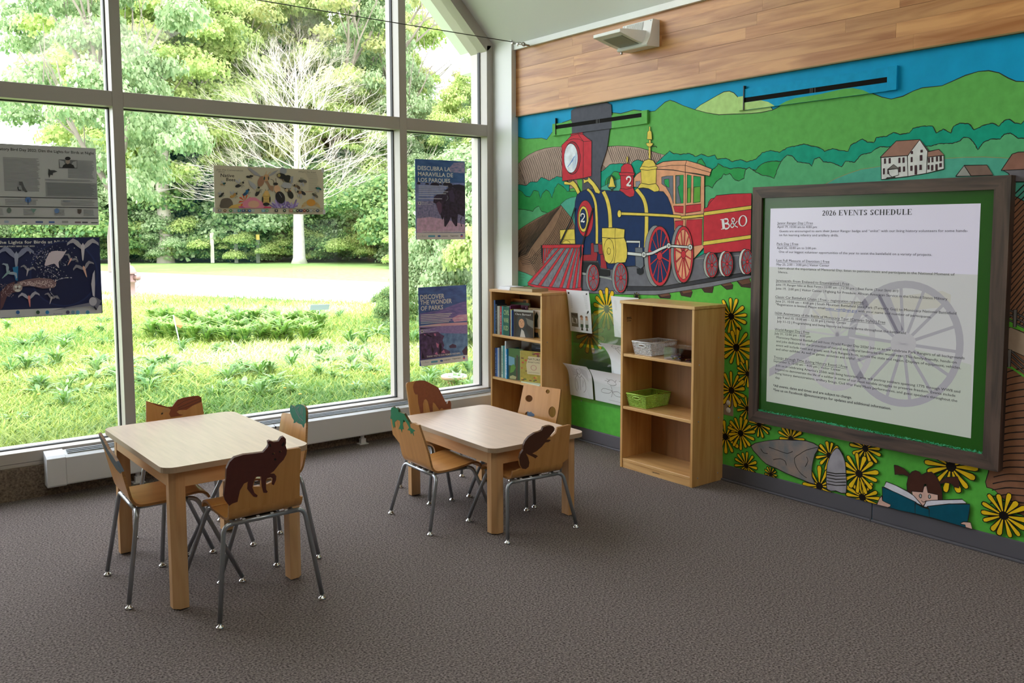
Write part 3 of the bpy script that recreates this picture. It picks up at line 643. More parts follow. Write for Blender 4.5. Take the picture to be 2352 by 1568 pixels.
book(5.267, ZS2, .016, .232, .12, 0x2C8CC8, 0x3A9CD8, label='blue spined book beside the green tree cover, lower shelf', x=4.026, title='ANIMALS', tcol=0xEAF0F4)
book(5.252, ZS2, .016, .24, .135, 0x3A5A2A, 0x3A9CD8, yaw=math.radians(-74), label='book with a green tree and turtle cover, lower shelf', x=4.042,
     mark=plain_front([(sq(0, 0, 1, 1), 0x2F4E26, 0), (sq(.0, .45, .42, .75), 0x6FA3B8, 1), ([(0, .75), (.5, .7), (.9, .8), (.8, 1), (0, 1)], 0x3E6A26, 2), ([(.5, 0), (.62, 0), (.66, .8), (.56, .8)], 0x4A3A22, 3), ([(.1, .2), (.35, .25), (.5, .4), (.35, .5), (.15, .42)], 0x5A9030, 3), ([(.08, .02), (.5, .02), (.55, .1), (.3, .14), (.1, .1)], 0xA8A878, 4)]))
book(5.16, ZS2, .02, .262, .26, 0x10151E, 0x1A2230, yaw=math.radians(-80), label='large black book at the back of the lower shelf', x=4.20, mark=plain_front([(sq(0, 0, 1, 1), 0x121824, 0), (sq(.15, .9, .45, .93), 0x5A6A80, 1)]))
book(5.118, ZS2, .010, .222, .17, 0xB45A90, 0xC890B4, lean=0, yaw=math.radians(-70), label='thin book with a pink and white spine behind the nature book', x=4.062, mark=plain_front([(sq(0, 0, 1, 1), 0x8A8474, 0)]))
book(5.41, ZS2, .012, .296, .42, 0xCFCDC8, yaw=math.radians(-87), label='wide white folder standing behind the books, lower shelf', x=4.248)
def nature(t, Mx, th, h, d):
    mb = MB(); y = -th/2-.0006; X = (1, 0, 0); Zv = (0, 0, 1); r = random.Random(3)
    quad(mb, (0, y, 0), X, Zv, [(0, 0), (d, 0), (d, h), (0, h)], mat('nature_cover', 0xA8952E, .45, n=(40, .2)))
    for k in range(34):
        c = r.choice([0x8A2E1E, 0xB8452A, 0x5A6A22, 0xC8A43A, 0x6A3A22, 0x3E5A2A, 0xC8B06A]); u, v = r.random(), r.random()
        if .28 < u < .8 and .25 < v < .85: continue
        disc(mb, (d*(.05+.9*u), y-.0003, h*(.04+.92*v)), X, Zv, d*r.uniform(.02, .07), h*r.uniform(.015, .04), mat('print_%06x' % c, c, .5), 9)
    quad(mb, (0, y-.0004, 0), X, Zv, [(d*.28, h*.26), (d*.8, h*.26), (d*.84, h*.5), (d*.78, h*.84), (d*.32, h*.84), (d*.24, h*.55)], mat('label_tan', 0xCDBE98, .6))
    put_text(mb, 'NATURE', (d*.30, y-.0007, h*.72), X, Zv, M_ink, width=d*.48, height=h*.07)
    put_text(mb, 'ANATOMY', (d*.30, y-.0007, h*.63), X, Zv, M_ink, width=d*.48, height=h*.05)
    put_text(mb, 'JULIA ROTHMAN', (d*.33, y-.0007, h*.31), X, Zv, mat('brown_ink', 0x5A4A2A), width=d*.42, height=h*.03)
    disc(mb, (d*.53, y-.0006, h*.48), X, Zv, d*.12, h*.09, mat('rose_print', 0xB98A7A), 16); disc(mb, (d*.53, y-.0007, h*.48), X, Zv, d*.09, h*.07, mat('label_tan', 0xCDBE98), 16)
    quad(mb, (0, y-.0004, 0), X, Zv, [(d*.5, h*.96), (d*.78, h*.86), (d*.72, h*.93), (d*.9, h*.97), (d*.68, h*.98)], mat('print_8a2e1e', 0x8A2E1E))
    fc(t, Mx, th, mb)
book(5.100, ZS2+.006, .018, .232, .235, 0xA8952E, 0xE0DCD0, yaw=math.radians(-74), label='yellow patterned nature book facing out on the lower shelf', x=4.036, mark=nature)
# loose papers under the nature book and the books on top
t = obj('paper_stack', B(4.02, 4.20, 4.86, 5.08, ZS2, ZS2+.006, mat('green_paper', 0xC8D2BC, .8)), None)
origin(t, (4.1, 4.97, ZS2)); tag(t, 'pale green leaflets lying flat on the lower book shelf', 'papers')
t = thing('book', 'closed book lying flat on top of the corner bookcase', 'book', (4.15, 5.02, 1.104))
for k, (a, b, c) in enumerate(((.0, .0015, 0x8A7A5A), (.0015, .020, 0xB8A888), (.020, .0215, 0x8A7A5A))):
    obj(('cover', 'pages', 'cover')[k], B(4.045, 4.20, 4.975, 5.235, 1.104+a, 1.104+b, mat('flat_%d' % k, c, .7)), t)
t = thing('booklet_stack', 'white booklets lying beside the flat book on the corner bookcase', 'papers', (4.1, 5.25, 1.104))
for k in range(5):
    obj('booklet', B(4.04+.004*k, 4.20-.003*k, 5.245+.003*k, 5.395-.006*(k % 2), 1.104+k*.0045, 1.1083+k*.0045, M_paper), t)
# baskets
def basket(cx, cy, z0, W, D, h, rz, m, label):
    t = thing('plastic_basket', label, 'basket', (cx, cy, z0), rz)
    nW, nH = 15, 7
    mb = MB()
    def lattice(p00, p10, p01, p11, nu, nv, hole=None):
        # bars
        P = lambda u, v: (Vector(p00)*(1-u)*(1-v)+Vector(p10)*u*(1-v)+Vector(p01)*(1-u)*v+Vector(p11)*u*v)
        for i in range(nu+1):
            u = i/nu
            if hole and hole[0] < u < hole[1]:
                mb.tube([P(u, 0), P(u, hole[2])], .0022, m, 4, False); mb.tube([P(u, hole[3]), P(u, 1)], .0022, m, 4, False)
            else: mb.tube([P(u, 0), P(u, 1)], .0022, m, 4, False)
        for j in range(nv+1):
            v = j/nv
            if hole and hole[2] < v < hole[3]:
                mb.tube([P(0, v), P(hole[0], v)], .0022, m, 4, False); mb.tube([P(hole[1], v), P(1, v)], .0022, m, 4, False)
            else: mb.tube([P(0, v), P(1, v)], .0022, m, 4, False)
        if hole:
            L = [(hole[0], hole[2]), (hole[1], hole[2]), (hole[1], hole[3]), (hole[0], hole[3])]
            c = [P((L[0][0]+L[1][0])/2 + (L[1][0]-L[0][0])/2*math.cos(a)*(1 if abs(math.cos(a)) < .8 else 1), (hole[2]+hole[3])/2+(hole[3]-hole[2])/2*math.sin(a)) for a in [2*math.pi*k/20 for k in range(21)]]
            mb.tube(c, .0038, m, 6, False)
    a, b = W/2*.88, D/2*.86; A, Bq = W/2, D/2
    bot = [(-a, -b, .004), (a, -b, .004), (a, b, .004), (-a, b, .004)]; top = [(-A, -Bq, h), (A, -Bq, h), (A, Bq, h), (-A, Bq, h)]
    for k in range(4):
        j = (k+1) % 4; short = k in (0, 2)
        lattice(bot[k], bot[j], top[k], top[j], 11 if short else 17, 8, (.3, .7, .60, .82) if short else None)
    obj('mesh_wall', mb, t, True)
    obj('rim', MB().tube([Vector(top[k % 4]) for k in range(5)], .0045, m, 8), t, True)
    bt = MB().box(-a, a, -b, b, .001, .005, m); obj('basket_floor', bt, t, True)
    return t
basket(4.150, 3.845, .759, .165, .245, .085, math.radians(90), mat('white_plastic', 0xDCDCDF, .4), 'white woven plastic basket on the second shelf of the bookcase')
basket(4.150, 3.893, .412, .165, .245, .085, math.radians(92), mat('lime_plastic', 0xA6CC4E, .4), 'lime green woven plastic basket on the third shelf of the bookcase')
# acrylic boxes of crayons
M_acr = glass_mat('acrylic', (.82, .82, .85), 1.)
for (ya, yb2, lab, n_) in ((3.525, 3.655, 'clear plastic box of crayon stubs beside the white basket', 24), (3.422, 3.518, 'clear plastic box of crayon stubs nearest the right panel', 30)):
    t = thing('clear_box', lab, 'box', (4.08, (ya+yb2)/2, .759)); x0, x1 = (4.03, 4.17)
    for nm, q in (('front_wall', (x0, x0+.002, ya, yb2, .759, .834)), ('back_wall', (x1-.002, x1, ya, yb2, .759, .834)), ('side_wall', (x0, x1, ya, ya+.002, .759, .834)), ('side_wall', (x0, x1, yb2-.002, yb2, .759, .834)), ('lid', (x0-.003, x1+.003, ya-.003, yb2+.003, .834, .838))):
        obj(nm, B(*q, M_acr), t)
    for k in range(n_):
        c = R.choice([0xC03030, 0x3050A0, 0xE0C040, 0x30803A, 0x6A3A20, 0xD8D8D0, 0xE08030, 0x202020, 0x7A4A8A])
        a = R.uniform(0, 6.3); x = R.uniform(x0+.03, x1-.03); y = R.uniform(ya+.03, yb2-.03); z = .763+R.random()*.012; l = R.uniform(.012, .024)
        o = obj('crayon', MB().tube([(x-l*math.cos(a), y-l*math.sin(a), z), (x+l*math.cos(a), y+l*math.sin(a), z+R.uniform(-.001, .006))], .004, mat('wax_%06x' % c, c, .6), 6), None)
        origin(o, (x, y, z)); tag(o, 'short crayon stub in ' + ('the clear box beside the white basket' if n_ == 24 else 'the clear box nearest the right panel'), 'crayon', 'crayon stubs in ' + ('left' if n_ == 24 else 'right') + ' box')
# ------------------------------------------------------------ the painted mural (flat paint on the right wall)
YMAX, ZMIN, ZMAX, YMIN = 5.4665, .1005, 2.4488, .35
def clip(P):
    for (ax, lim, sg) in ((0, YMAX, -1), (0, YMIN, 1), (1, ZMIN, 1), (1, ZMAX, -1)):
        Q = []
        for i in range(len(P)):
            a, b = P[i-1], P[i]; da, db = (a[ax]-lim)*sg, (b[ax]-lim)*sg
            if (da >= 0) != (db >= 0):
                t = da/(da-db); Q.append((a[0]+(b[0]-a[0])*t, a[1]+(b[1]-a[1])*t))
            if db >= 0: Q.append(b)
        P = Q
        if len(P) < 3: return []
    return P
class Paint:
    def __init__(s, base): s.mb = MB(); s.l = base
    def x(s): s.l += 1; return XM-.0004-s.l*.000022
    def yz(s, f, P): 
        out = []
        for p in P:
            h_ = hit(*(f(*p) if f else p), 0, XM); out.append((h_.y, h_.z))
        return out
    def poly(s, f, P, c, ol=.0042, sm=0, oc=None, raw=False, tex=True):
        Q = P if raw else s.yz(f, P)
        if sm: Q = smooth_path(Q, sm, True)
        C = clip(Q)
        if len(C) < 3: return
        m = c if not isinstance(c, int) else mat('paint_%06x' % c, c, .6, n=(22, .13, 6), spec=.12) if tex else mat('paintf_%06x' % c, c, .6, spec=.12)
        x = s.x(); tri = tessellate_polygon([[Vector((a, b, 0)) for a, b in C]])
        s.mb.add([(x, a, b) for a, b in C], [tuple(t) for t in tri], m)
        if ol: s.line(None, C+[C[0]], ol, oc, raw=True)
    def line(s, f, P, wd=.0026, c=None, raw=False, sm=0):
        Q = P if raw else s.yz(f, P)
        if sm: Q = smooth_path(Q, sm)
        Q = [q for i, q in enumerate(Q) if i == 0 or math.dist(q, Q[i-1]) > 1e-5]
        if len(Q) < 2: return
        m = mat('paint_line_%06x' % (c or 0x2A2624), c or 0x2A2624, .6, spec=.1); x = s.x(); vs = []; n = len(Q)
        for i in range(n):
            a, b = Q[max(i-1, 0)], Q[min(i+1, n-1)]; dx, dy = b[0]-a[0], b[1]-a[1]; L = math.hypot(dx, dy) or 1
            k = wd*(.85 if wd < .0036 else .5)*(.75+.5*R.random())
            for sg in (1, -1):
                vs.append((x, min(max(Q[i][0]-dy/L*k*sg, YMIN), YMAX), min(max(Q[i][1]+dx/L*k*sg, ZMIN), ZMAX)))
        s.mb.add(vs, [(2*i, 2*i+1, 2*i+3, 2*i+2) for i in range(n-1)], m)
    def ell(s, f, c, rx, ry, col, ol=.0028, n=28, rot=0):
        ca, sa = math.cos(rot), math.sin(rot)
        s.poly(f, [(c[0]+rx*math.cos(t)*ca-ry*math.sin(t)*sa, c[1]+rx*math.cos(t)*sa+ry*math.sin(t)*ca) for t in [2*math.pi*k/n for k in range(n)]], col, ol)
    def band(s, f, P, wpx, col, ol=.0026, sm=3):
        P = smooth_path(P, sm) if sm else P; n = len(P); A = []; Bq = []
        for i in range(n):
            a, b = P[max(i-1, 0)], P[min(i+1, n-1)]; dx, dy = b[0]-a[0], b[1]-a[1]; L = math.hypot(dx, dy) or 1
            A.append((P[i][0]-dy/L*wpx/2, P[i][1]+dx/L*wpx/2)); Bq.append((P[i][0]+dy/L*wpx/2, P[i][1]-dx/L*wpx/2))
        s.poly(f, A+Bq[::-1], col, ol)
    def done(s, name, parent, label=None):
        return obj(name, s.mb, parent, **({'label': label} if label else {}))
def bumpy(P, amp, k=3, seed=1):
    r = random.Random(seed); out = []
    for a, b in zip(P[:-1], P[1:]):
        L = math.dist(a, b); n = max(1, int(L/k))
        for i in range(n):
            t = i/n; out.append((a[0]+(b[0]-a[0])*t+r.uniform(-amp, amp)*.6, a[1]+(b[1]-a[1])*t-abs(math.sin(i*1.9+r.random()))*amp))
    return out+[P[-1]]
mural = thing('mural', 'painted wall mural of a red and blue steam train in a farm valley', 'mural', (XM, 3.4, 1.2))
A = Z(1150, 200, 3.92); Bz = Z(1150, 380, 3.92); C = Z(1650, 100, 3.35); D = Z(1600, 850, 3.1277); E_ = Z(1290, 650, 4.479); Fz = Z(1660, 660, 3.563); G = Z(2280, 550, 3.484); Hz = Z(2000, 1000, 4.9)
def cv(f, L): return [f(*p) for p in L]
FAR = 3600
# background
p = Paint(0)
p.poly(None, cv(A, [(1745,205),(1800,160),(1880,115),(1950,75),(2010,42),(2060,36),(2100,52),(2150,105)]) + cv(C, [(205,412),(260,420),(330,438),(375,455),(400,480),(417,505)]) + [(1774, 275), (1590, 275)], 0xB5DA8A)
p.poly(None, cv(A, [(120,440),(158,448),(230,466),(370,458),(415,472),(450,425),(480,385),(510,345),(560,318),(635,292),(1005,230),(1080,238),(1130,225),(1200,205),(1260,212),(1330,222),(1390,215),(1430,180),(1480,135),(1525,117),(1570,132),(1640,165),(1740,200),(1850,230),(1970,250)]) +
       cv(C, [(0,548),(120,542),(250,538),(330,530),(415,512),(450,495),(480,475),(540,440),(620,415),(700,414),(840,410),(920,385),(1000,360),(1040,354),(1090,356),(1170,378),(1260,412),(1330,427),(1420,405),(1500,365),(1570,340),(1720,325),(1800,290),(1900,245),(2000,215),(2080,208),(2160,225),(2230,265),(2290,290),(2352,292)]) + [(2600, 180), (2900, 150), (2900, 900), (1150, 900)], 0x62B056)
# far ploughed fields
def hatch(f, starts, d, n_, wd=.0022):
    for (x, y) in starts:
        pts = [(x, y)]
        for k in range(n_): pts.append((pts[-1][0]+d[0]*(1+.12*k), pts[-1][1]+d[1]*(1+.02*k)))
        p.line(f, pts, wd)
p.poly(A, [(120,720),(158,690),(200,650),(250,610),(320,575),(400,550),(480,538),(620,536),(700,900),(400,960),(120,960)], 0xAF9688, .002)
for i in range(26):
    x0 = 158+i*17; y0 = 690-min(i, 12)*12.5 + (0 if i < 12 else 0); y0 = 690 - 152*math.sin(min(1, i/24)*math.pi/2)
    p.line(A, [(x0, y0+3), (x0+22, y0+60), (x0+48, y0+135), (x0+66, y0+215), (x0+78, y0+330)], .0022)
for i in range(9): p.line(A, [(158, 720+i*22), (185, 765+i*22), (215, 830+i*20), (235, 900+i*10)], .0022)
p.poly(A, [(940,560),(965,535),(1050,528),(1150,532),(1250,545),(1330,568),(1400,590),(1475,610),(1440,700),(1000,800),(880,780)], 0xB49A8C, .002)
for i in range(26):
    x0 = 960+i*19; y0 = 530+(i/26)**2*75
    p.line(A, [(x0, y0+3), (x0+12, y0+45), (x0+30, y0+95), (x0+52, y0+150)], .0022)
for i in range(7): p.line(A, [(905, 690+i*12), (940, 720+i*8), (970, 760+i*4)], .002)
# teal tree line
T1 = 0x0F9C80; T2 = 0x2F9A50; T3 = 0x58AE78; T4 = 0x50A892
p.poly(None, bumpy(cv(A, [(120,880),(158,880),(230,888),(270,855),(330,858),(370,812),(440,845),(510,805),(560,818),(620,860)]), 1.2, 4, 2) + cv(A, [(620,1100),(120,1100)]), T1)
p.poly(None, bumpy(cv(A, [(890,770),(940,745),(980,700),(1050,690),(1120,692),(1170,705),(1200,668),(1240,655),(1290,678),(1340,700),(1400,690),(1440,655),(1470,625),(1520,578),(1560,600),(1620,608),(1700,600),(1760,628),(1810,605),(1870,628),(1930,615),(1950,650)]) +
   cv(C, [(0,890),(60,885),(110,910),(170,895),(220,912),(290,892),(340,842),(400,825),(470,838),(540,800),(600,790),(660,775),(720,790),(780,802),(820,832),(880,810),(940,825),(1000,832),(1020,785),(1070,757),(1110,738),(1150,762),(1200,762),(1220,725),(1300,715),(1350,686),(1400,702),(1470,690),(1500,655),(1560,640),(1650,635),(1680,692),(1730,660),(1790,692),(1810,640),(1860,615),(1930,620),(1970,667),(2040,632),(2110,615),(2160,637),(2200,595),(2240,585),(2280,612),(2330,622),(2352,600),(2500,560),(3000,500),(3900,420)]), 1.3, 4, 3) + [(2900, 700), (1380, 700)], T1)
p.poly(None, bumpy(cv(A, [(120,925),(158,925),(190,940),(230,985),(265,990),(300,930),(340,940),(360,1005),(380,960),(410,925),(440,945),(465,1000),(490,910),(520,870),(570,900),(600,940),(690,940)]), 1.0, 3.5, 4) + cv(A, [(690,1300),(120,1300)]), T2)
p.poly(None, bumpy(cv(A, [(940,900),(950,830),(990,800),(1020,760),(1080,770),(1100,900)]), 1, 3.5, 5), T2)
p.poly(None, bumpy(cv(A, [(1760,720),(1780,660),(1810,645),(1840,690),(1860,760),(1880,800),(1890,760),(1930,730),(1950,710)]) + cv(C, [(0,925),(45,950),(95,965),(150,955),(212,965),(290,975),(320,940),(360,915),(430,905),(495,910)]), 1.0, 3.5, 6) + cv(C, [(495,1060)]) + [(1600, 440)], T2)
p.poly(None, bumpy(cv(A, [(120,1100),(158,1100),(230,1105),(290,1120),(315,1090),(345,1072),(370,1120),(430,1135)]), .9, 3.5, 7) + cv(A, [(430,1300),(120,1330)]), T3)
p.poly(None, bumpy(cv(A, [(1830,900),(1870,890),(1910,912),(1925,880),(1945,850),(1990,822),(2010,782),(2025,790)]) +
   cv(C, [(60,1012),(90,1002),(130,1052),(160,1058),(200,1040),(210,972),(240,955),(290,990),(340,1015),(380,1020),(430,1037),(460,960),(490,900),(530,860),(570,867),(610,912),(700,925),(720,945),(740,890),(780,877),(810,912),(870,917),(950,950),(980,905),(1050,915),(1100,857),(1180,840),(1215,810),(1250,795),(1300,797),(1640,790),(1700,772),(1800,770),(1860,752),(1890,722),(1930,727),(1965,760),(2000,820),(2040,762),(2100,737),(2170,737),(2200,700),(2250,690),(2310,732),(2352,730),(2700,690),(3600,600)]), 1.0, 3.5, 8) + [(2800, 800), (1600, 560)], T3)
p.poly(None, cv(C, [(830,1078),(900,1040),(1000,1000),(1100,967),(1250,945),(1740,885),(1900,875),(2050,872),(2200,880),(2352,890),(2700,900),(3600,930)]) + [(2800, 700), (1880, 440)], T4, .0015, oc=0x9A8A5A)
p.poly(A, [(900,905),(950,880),(1020,840),(1080,825),(1100,960),(900,960)], T4, .002)
p.poly(A, [(540,1055),(590,1012),(640,992),(700,985),(700,1300),(640,1300)], T4, .002)
p.poly(A, [(120,1320),(158,1290),(230,1240),(330,1180),(430,1130),(545,1062),(600,1130),(650,1190),(668,1245),(680,1500),(640,1700),(300,1460+250),(120,1640)], 0x93705A, .002)
for i in range(30):
    t = i/30; x0 = 160+t*400; y0 = 1290-t*235
    p.line(A, [(x0, y0+4), (x0-25-40*t, y0+70+20*t), (x0-70-70*t, y0+150+50*t), (x0-120-110*t, y0+230+90*t), (max(x0-170-150*t, 150), y0+300+150*t)], .0024, sm=2)
for i in range(10): p.line(A, [(560+i*11, 1085+i*16), (520+i*6, 1200+i*18), (450+i*4, 1330+i*20), (360, 1450+i*20), (260+i*8, 1560+i*16)], .0024, sm=2)
for i in range(9): p.line(Bz, [(158+i*5, 800+i*12), (200+i*14, 760+i*15), (240+i*12, 700+i*12)], .0022)
p.poly(Bz, [(120,935),(158,945),(230,968),(300,1000),(250,1085),(120,1085)], 0x53B08A, .002)
# bright grass for the lower wall and right end
GR = 0x5CB646
p.poly(None, cv(Bz, [(600,1120),(1145,1130),(1500,1135),(1700,1080),(2260,985)]) + [(1740, 640), (2700, 700), (3300, 1900), (1200, 1350), (1200, 700)], GR, 0, tex=True)
# right ploughed field, fences and lane
p.poly(None, cv(C, [(2200,1160),(2260,1170),(2300,1182),(2352,1212),(2700,1300)]) + [(2900, 700), (3100, 1500)] + cv(Hz, [(1725,900),(1600,850),(1570,752),(1480,700),(1400,612),(1370,596),(1310,580),(1295,520),(1330,405),(1330,250)]) + [(2280, 900)], 0x8A6048, .0022)
for i in range(24):
    p.line(None, [(2300, 470+i*15), (2322, 455+i*15-i*.7), (2345, 432+i*15-i), (2400, 380+i*13)], .0028)
for i in range(22):
    p.line(None, [(2285-max(0, i-14)*2, 870+i*15), (2310, 856+i*15.5), (2335, 848+i*16), (2400, 836+i*17)], .003, sm=2)
p.poly(G, [(90,720),(150,700),(251,745),(420,830),(420,1010),(251,930),(90,860)], 0xA58F7C, .002)
p.poly(G, [(90,640),(130,620),(190,660),(251,690),(420,760),(420,800),(251,735),(150,700),(90,690)], 0x5FAE3C, 0); p.poly(G, [(80,1000),(150,1010),(251,1080),(420,1160),(420,1190),(251,1100),(150,1030),(80,1020)], 0x5FAE3C, 0)
for dy in (0, 320):
    for k, (a, b, c2) in enumerate(((565, 575, 620), (600, 612, 660), (640, 655, 700))): p.band(G, [(90, a+dy), (150, b+dy-6), (251, c2+dy+dy*.12), (420, c2+dy+80)], 12, 0x6F6A68, .0018, 0)
    p.poly(G, [(170-dy*.14,560+dy), (200-dy*.14,560+dy), (192-dy*.14,700+dy), (168-dy*.14,700+dy)], 0x77726F, .002)
BACK = p.done('landscape', mural, 'green hills, teal tree line and ploughed fields')
# track
p = Paint(190)
p.poly(Bz, [(265,1075),(400,900),(740,830),(1100,880),(1560,840),(1750,840),(1840,790),(2262,760),(2262,1000),(1900,1090),(1400,1165),(900,1150),(300,1120)], 0x6E6E78, .002)
for q in ([(1600,1095),(1700,1090),(1730,1140),(1715,1185),(1630,1170)], [(1780,1060),(1880,1045),(1920,1095),(1910,1145),(1840,1140)], [(1955,1045),(2050,1035),(2095,1075),(2090,1110),(2040,1115)], [(2120,1025),(2240,1015),(2258,1060),(2255,1100),(2170,1090)], [(1400,1140),(1500,1130),(1535,1170),(1530,1195),(1440,1190)]):
    p.poly(Bz, q, 0x4A332C); p.poly(Bz, [q[0], q[1], q[2], (q[2][0]-80, q[2][1]+15)], 0x6E4A38, .002)
p.poly(Bz, [(1140,1085),(1450,1090),(1900,1010),(2262,955),(2262,985),(1900,1045),(1450,1122),(1145,1140)], 0x3A3A42); p.poly(Bz, [(740,1120),(1145,1128),(1450,1122),(1900,1048),(2262,985),(2262,1010),(1900,1090),(1400,1165),(900,1155),(740,1145)], 0x7B7C86, .002)
p.line(Bz, [(1760,840),(2262,800)], .004, 0x9A9C9A)
p.done('track', mural, 'grey track bed with brown sleepers')
# sunflowers
def flower(P, f, cx, cy, rpx, n=13, rot=0., col=0xF0C51C, half=None):
    c = hit(*f(cx, cy), 0, XM); t = hit(*f(cx, cy-rpx), 0, XM); r = abs(t.z-c.z); rr = random.Random(int(cx*7+cy))
    for k in range(n):
        a = rot+2*math.pi*k/n+rr.uniform(-.07, .07); L = r*rr.uniform(.88, 1.04); w0 = r*.035; w1 = r*rr.uniform(.10, .13)
        prof = [(r*.14, -w0), (L*.55, -w1*.7), (L*.85, -w1), (L*.97, -w1*.7), (L, 0), (L*.97, w1*.7), (L*.85, w1), (L*.55, w1*.7), (r*.14, w0)]
        P.poly(None, [(c.y-(u*math.cos(a)-v*math.sin(a)), c.z+(u*math.sin(a)+v*math.cos(a))) for u, v in prof], col, .0045, raw=True, oc=0x1E1A14)
    P.poly(None, [(c.y+r*.19*math.cos(t_)*rr.uniform(.9, 1.1), c.z+r*.19*math.sin(t_)*rr.uniform(.9, 1.1)) for t_ in [2*math.pi*k/18 for k in range(18)]], 0x1A1512, 0, raw=True)
FL = [(E_,297,520,215,12,.3),(E_,470,265,215,13,.1),(Fz,75,235,155,13,.2),(Fz,118,490,165,13,.0),(Fz,210,705,115,12,.1),(Fz,210,990,112,12,.3),(Fz,78,840,152,13,.2),(Fz,30,1220,150,12,.1),(Fz,305,1120,110,12,.4),(Fz,155,1190,140,14,.2),(Fz,200,1455,118,13,0),
      (D,685,490,108,14,.2),(D,540,745,60,12,.1),(D,960,610,115,12,.3),(D,890,830,145,12,.1),(D,1220,560,125,13,.25),(D,1200,910,140,14,.1),(D,1175,740,150,13,.3),(D,1835,690,195,13,.2),(D,2215,1040,170,14,.1),(E_,783,140,45,9,.1)]
pb = 250
for (f, cx, cy, r_, n_, rot) in FL:
    P = Paint(pb); flower(P, f, cx, cy, r_, n_, rot); pb += 16
    P.done('sunflower', mural)
# arrowhead, bullet, girl
p = Paint(pb)
p.poly(D, [(400,540),(480,510),(600,495),(700,500),(800,505),(885,545),(860,600),(840,680),(838,760),(858,815),(760,780),(660,740),(580,700),(510,670),(450,610)], mat('arrowhead_paint', 0x9A8478, .6, n=(16, .3, 6), col2=0x6F7276), sm=2)
for q in ([(880,550),(800,570),(750,600),(712,630),(725,690),(760,740),(800,770)], [(470,560),(490,590),(520,595)], [(560,640),(610,632),(645,650),(655,680)], [(530,550),(600,575),(660,595),(700,580)], [(800,620),(810,650),(790,690)]): p.line(D, q, .0022, sm=2)
p.done('arrowhead', mural, 'grey brown painted arrowhead')
p = Paint(pb+20)
p.poly(D, [(946,850),(944,720),(955,650),(985,585),(1020,555),(1050,588),(1075,650),(1083,740),(1084,878),(1010,862)], mat('bullet_paint', 0xA09CA4, .5, n=(14, .2, 5)), sm=2)
for y_ in (728, 745, 768, 790, 812): p.line(D, [(946, y_), (1010, y_+12), (1083, y_+10)], .005 if y_ in (728, 768) else .003)
p.done('bullet', mural, 'pale grey painted bullet with dark bands')
p = Paint(pb+40)
HA = 0x4A2A20; SK = 0xDDB6A8; BK_ = 0x0B5468
p.poly(Hz, [(280,328),(320,334),(390,368),(455,430),(450,458),(380,430),(288,432)], HA); p.poly(Hz, [(788,515),(860,465),(992,458),(1015,540),(1003,582),(955,570),(920,535),(860,520),(800,537)], HA)
p.poly(Hz, [(475,610),(640,560),(770,640),(772,720),(640,740),(600,790),(540,735),(490,680)], SK, .0015)
p.poly(Hz, [(428,625),(422,540),(440,450),(480,402),(520,388),(560,402),(588,438),(640,412),(700,405),(752,452),(790,530),(815,600),(822,715),(772,718),(770,660),(660,635),(640,540),(620,540),(600,630),(475,618),(468,650)], HA)
for ex_, ey in ((575, 673), (677, 680)): p.ell(Hz, (ex_, ey), 13, 22, 0xB9C0C4, .0022, 14)
p.line(Hz, [(588,722),(600,740),(625,738),(640,725)], .0018, sm=2)
p.poly(Hz, [(190,512),(300,555),(430,622),(500,670),(600,785),(520,748),(165,572)], 0xDEDCE8); p.poly(Hz, [(608,796),(640,732),(700,722),(1045,710),(1095,757),(900,762),(648,800)], 0xDEDCE8)
p.poly(Hz, [(146,570),(330,650),(528,745),(515,872),(330,835),(200,800),(150,722)], BK_); p.poly(Hz, [(515,752),(600,800),(672,822),(676,912),(515,872)], BK_); p.poly(Hz, [(650,790),(900,762),(1132,765),(1125,860),(1108,950),(1080,1025),(676,912),(672,822)], BK_)
p.poly(Hz, [(140,668),(148,725),(185,745),(240,770),(236,795),(195,806),(85,768),(110,710)], SK); p.poly(Hz, [(1030,975),(1060,962),(1140,970),(1160,1046),(1085,1025),(1078,998),(1032,990)], SK)
p.done('reading_girl', mural, 'painted girl with brown pigtails reading a teal book')
# farmhouse and barns
p = Paint(200)
WHT = 0xD9DADA; RF = 0x9C7466
p.poly(C, [(1255,878),(1458,862),(1462,1022),(1258,1046)], WHT); p.poly(C, [(1458,864),(1552,742),(1614,828),(1604,998),(1462,1022)], WHT)
p.poly(C, [(1248,876),(1372,750),(1552,738),(1462,862)], RF); p.line(C, [(1552,738),(1625,830)], .005, 0x4A4442)
p.poly(C, [(1614,872),(1738,860),(1740,965),(1604,998)], WHT); p.poly(C, [(1614,832),(1700,814),(1742,860),(1614,874)], RF)
for (x, y, w_, h_) in [(1280,885,12,40),(1315,883,14,40),(1390,880,14,40),(1422,878,14,40),(1272,962,12,45),(1305,965,12,40),(1392,950,14,40),(1425,948,14,38),(1485,875,12,38),(1555,860,18,42),(1485,830,16,20),(1560,820,16,18),(1482,942,14,38),(1552,935,16,38),(1515,938,16,70),(1618,880,12,38),(1645,876,12,38),(1680,872,12,36),(1708,868,14,38),(1615,936,12,34),(1642,936,14,42),(1676,930,14,46),(1706,922,16,28)]:
    p.poly(C, [(x, y), (x+w_, y-2), (x+w_, y+h_-2), (x, y+h_)], 0x4A3038, .0012, tex=False)
p.poly(C, [(1312,972),(1386,962),(1392,1010),(1342,1026),(1320,1010)], WHT, .002); p.poly(C, [(1308,968),(1352,930),(1392,960),(1345,965)], 0x77706E, .002)
for k in range(3): p.line(C, [(1300-k*4, 1030+k*5), (1365, 1024+k*5)], .0015)
p.done('farmhouse', mural, 'white farmhouse with a brown roof'); p = Paint(225)
p.poly(C, [(1830,1022),(1895,938),(1948,1018)], 0x9A9A96); p.poly(C, [(1895,938),(2070,934),(2118,1012),(1948,1018)], 0x7E665C)
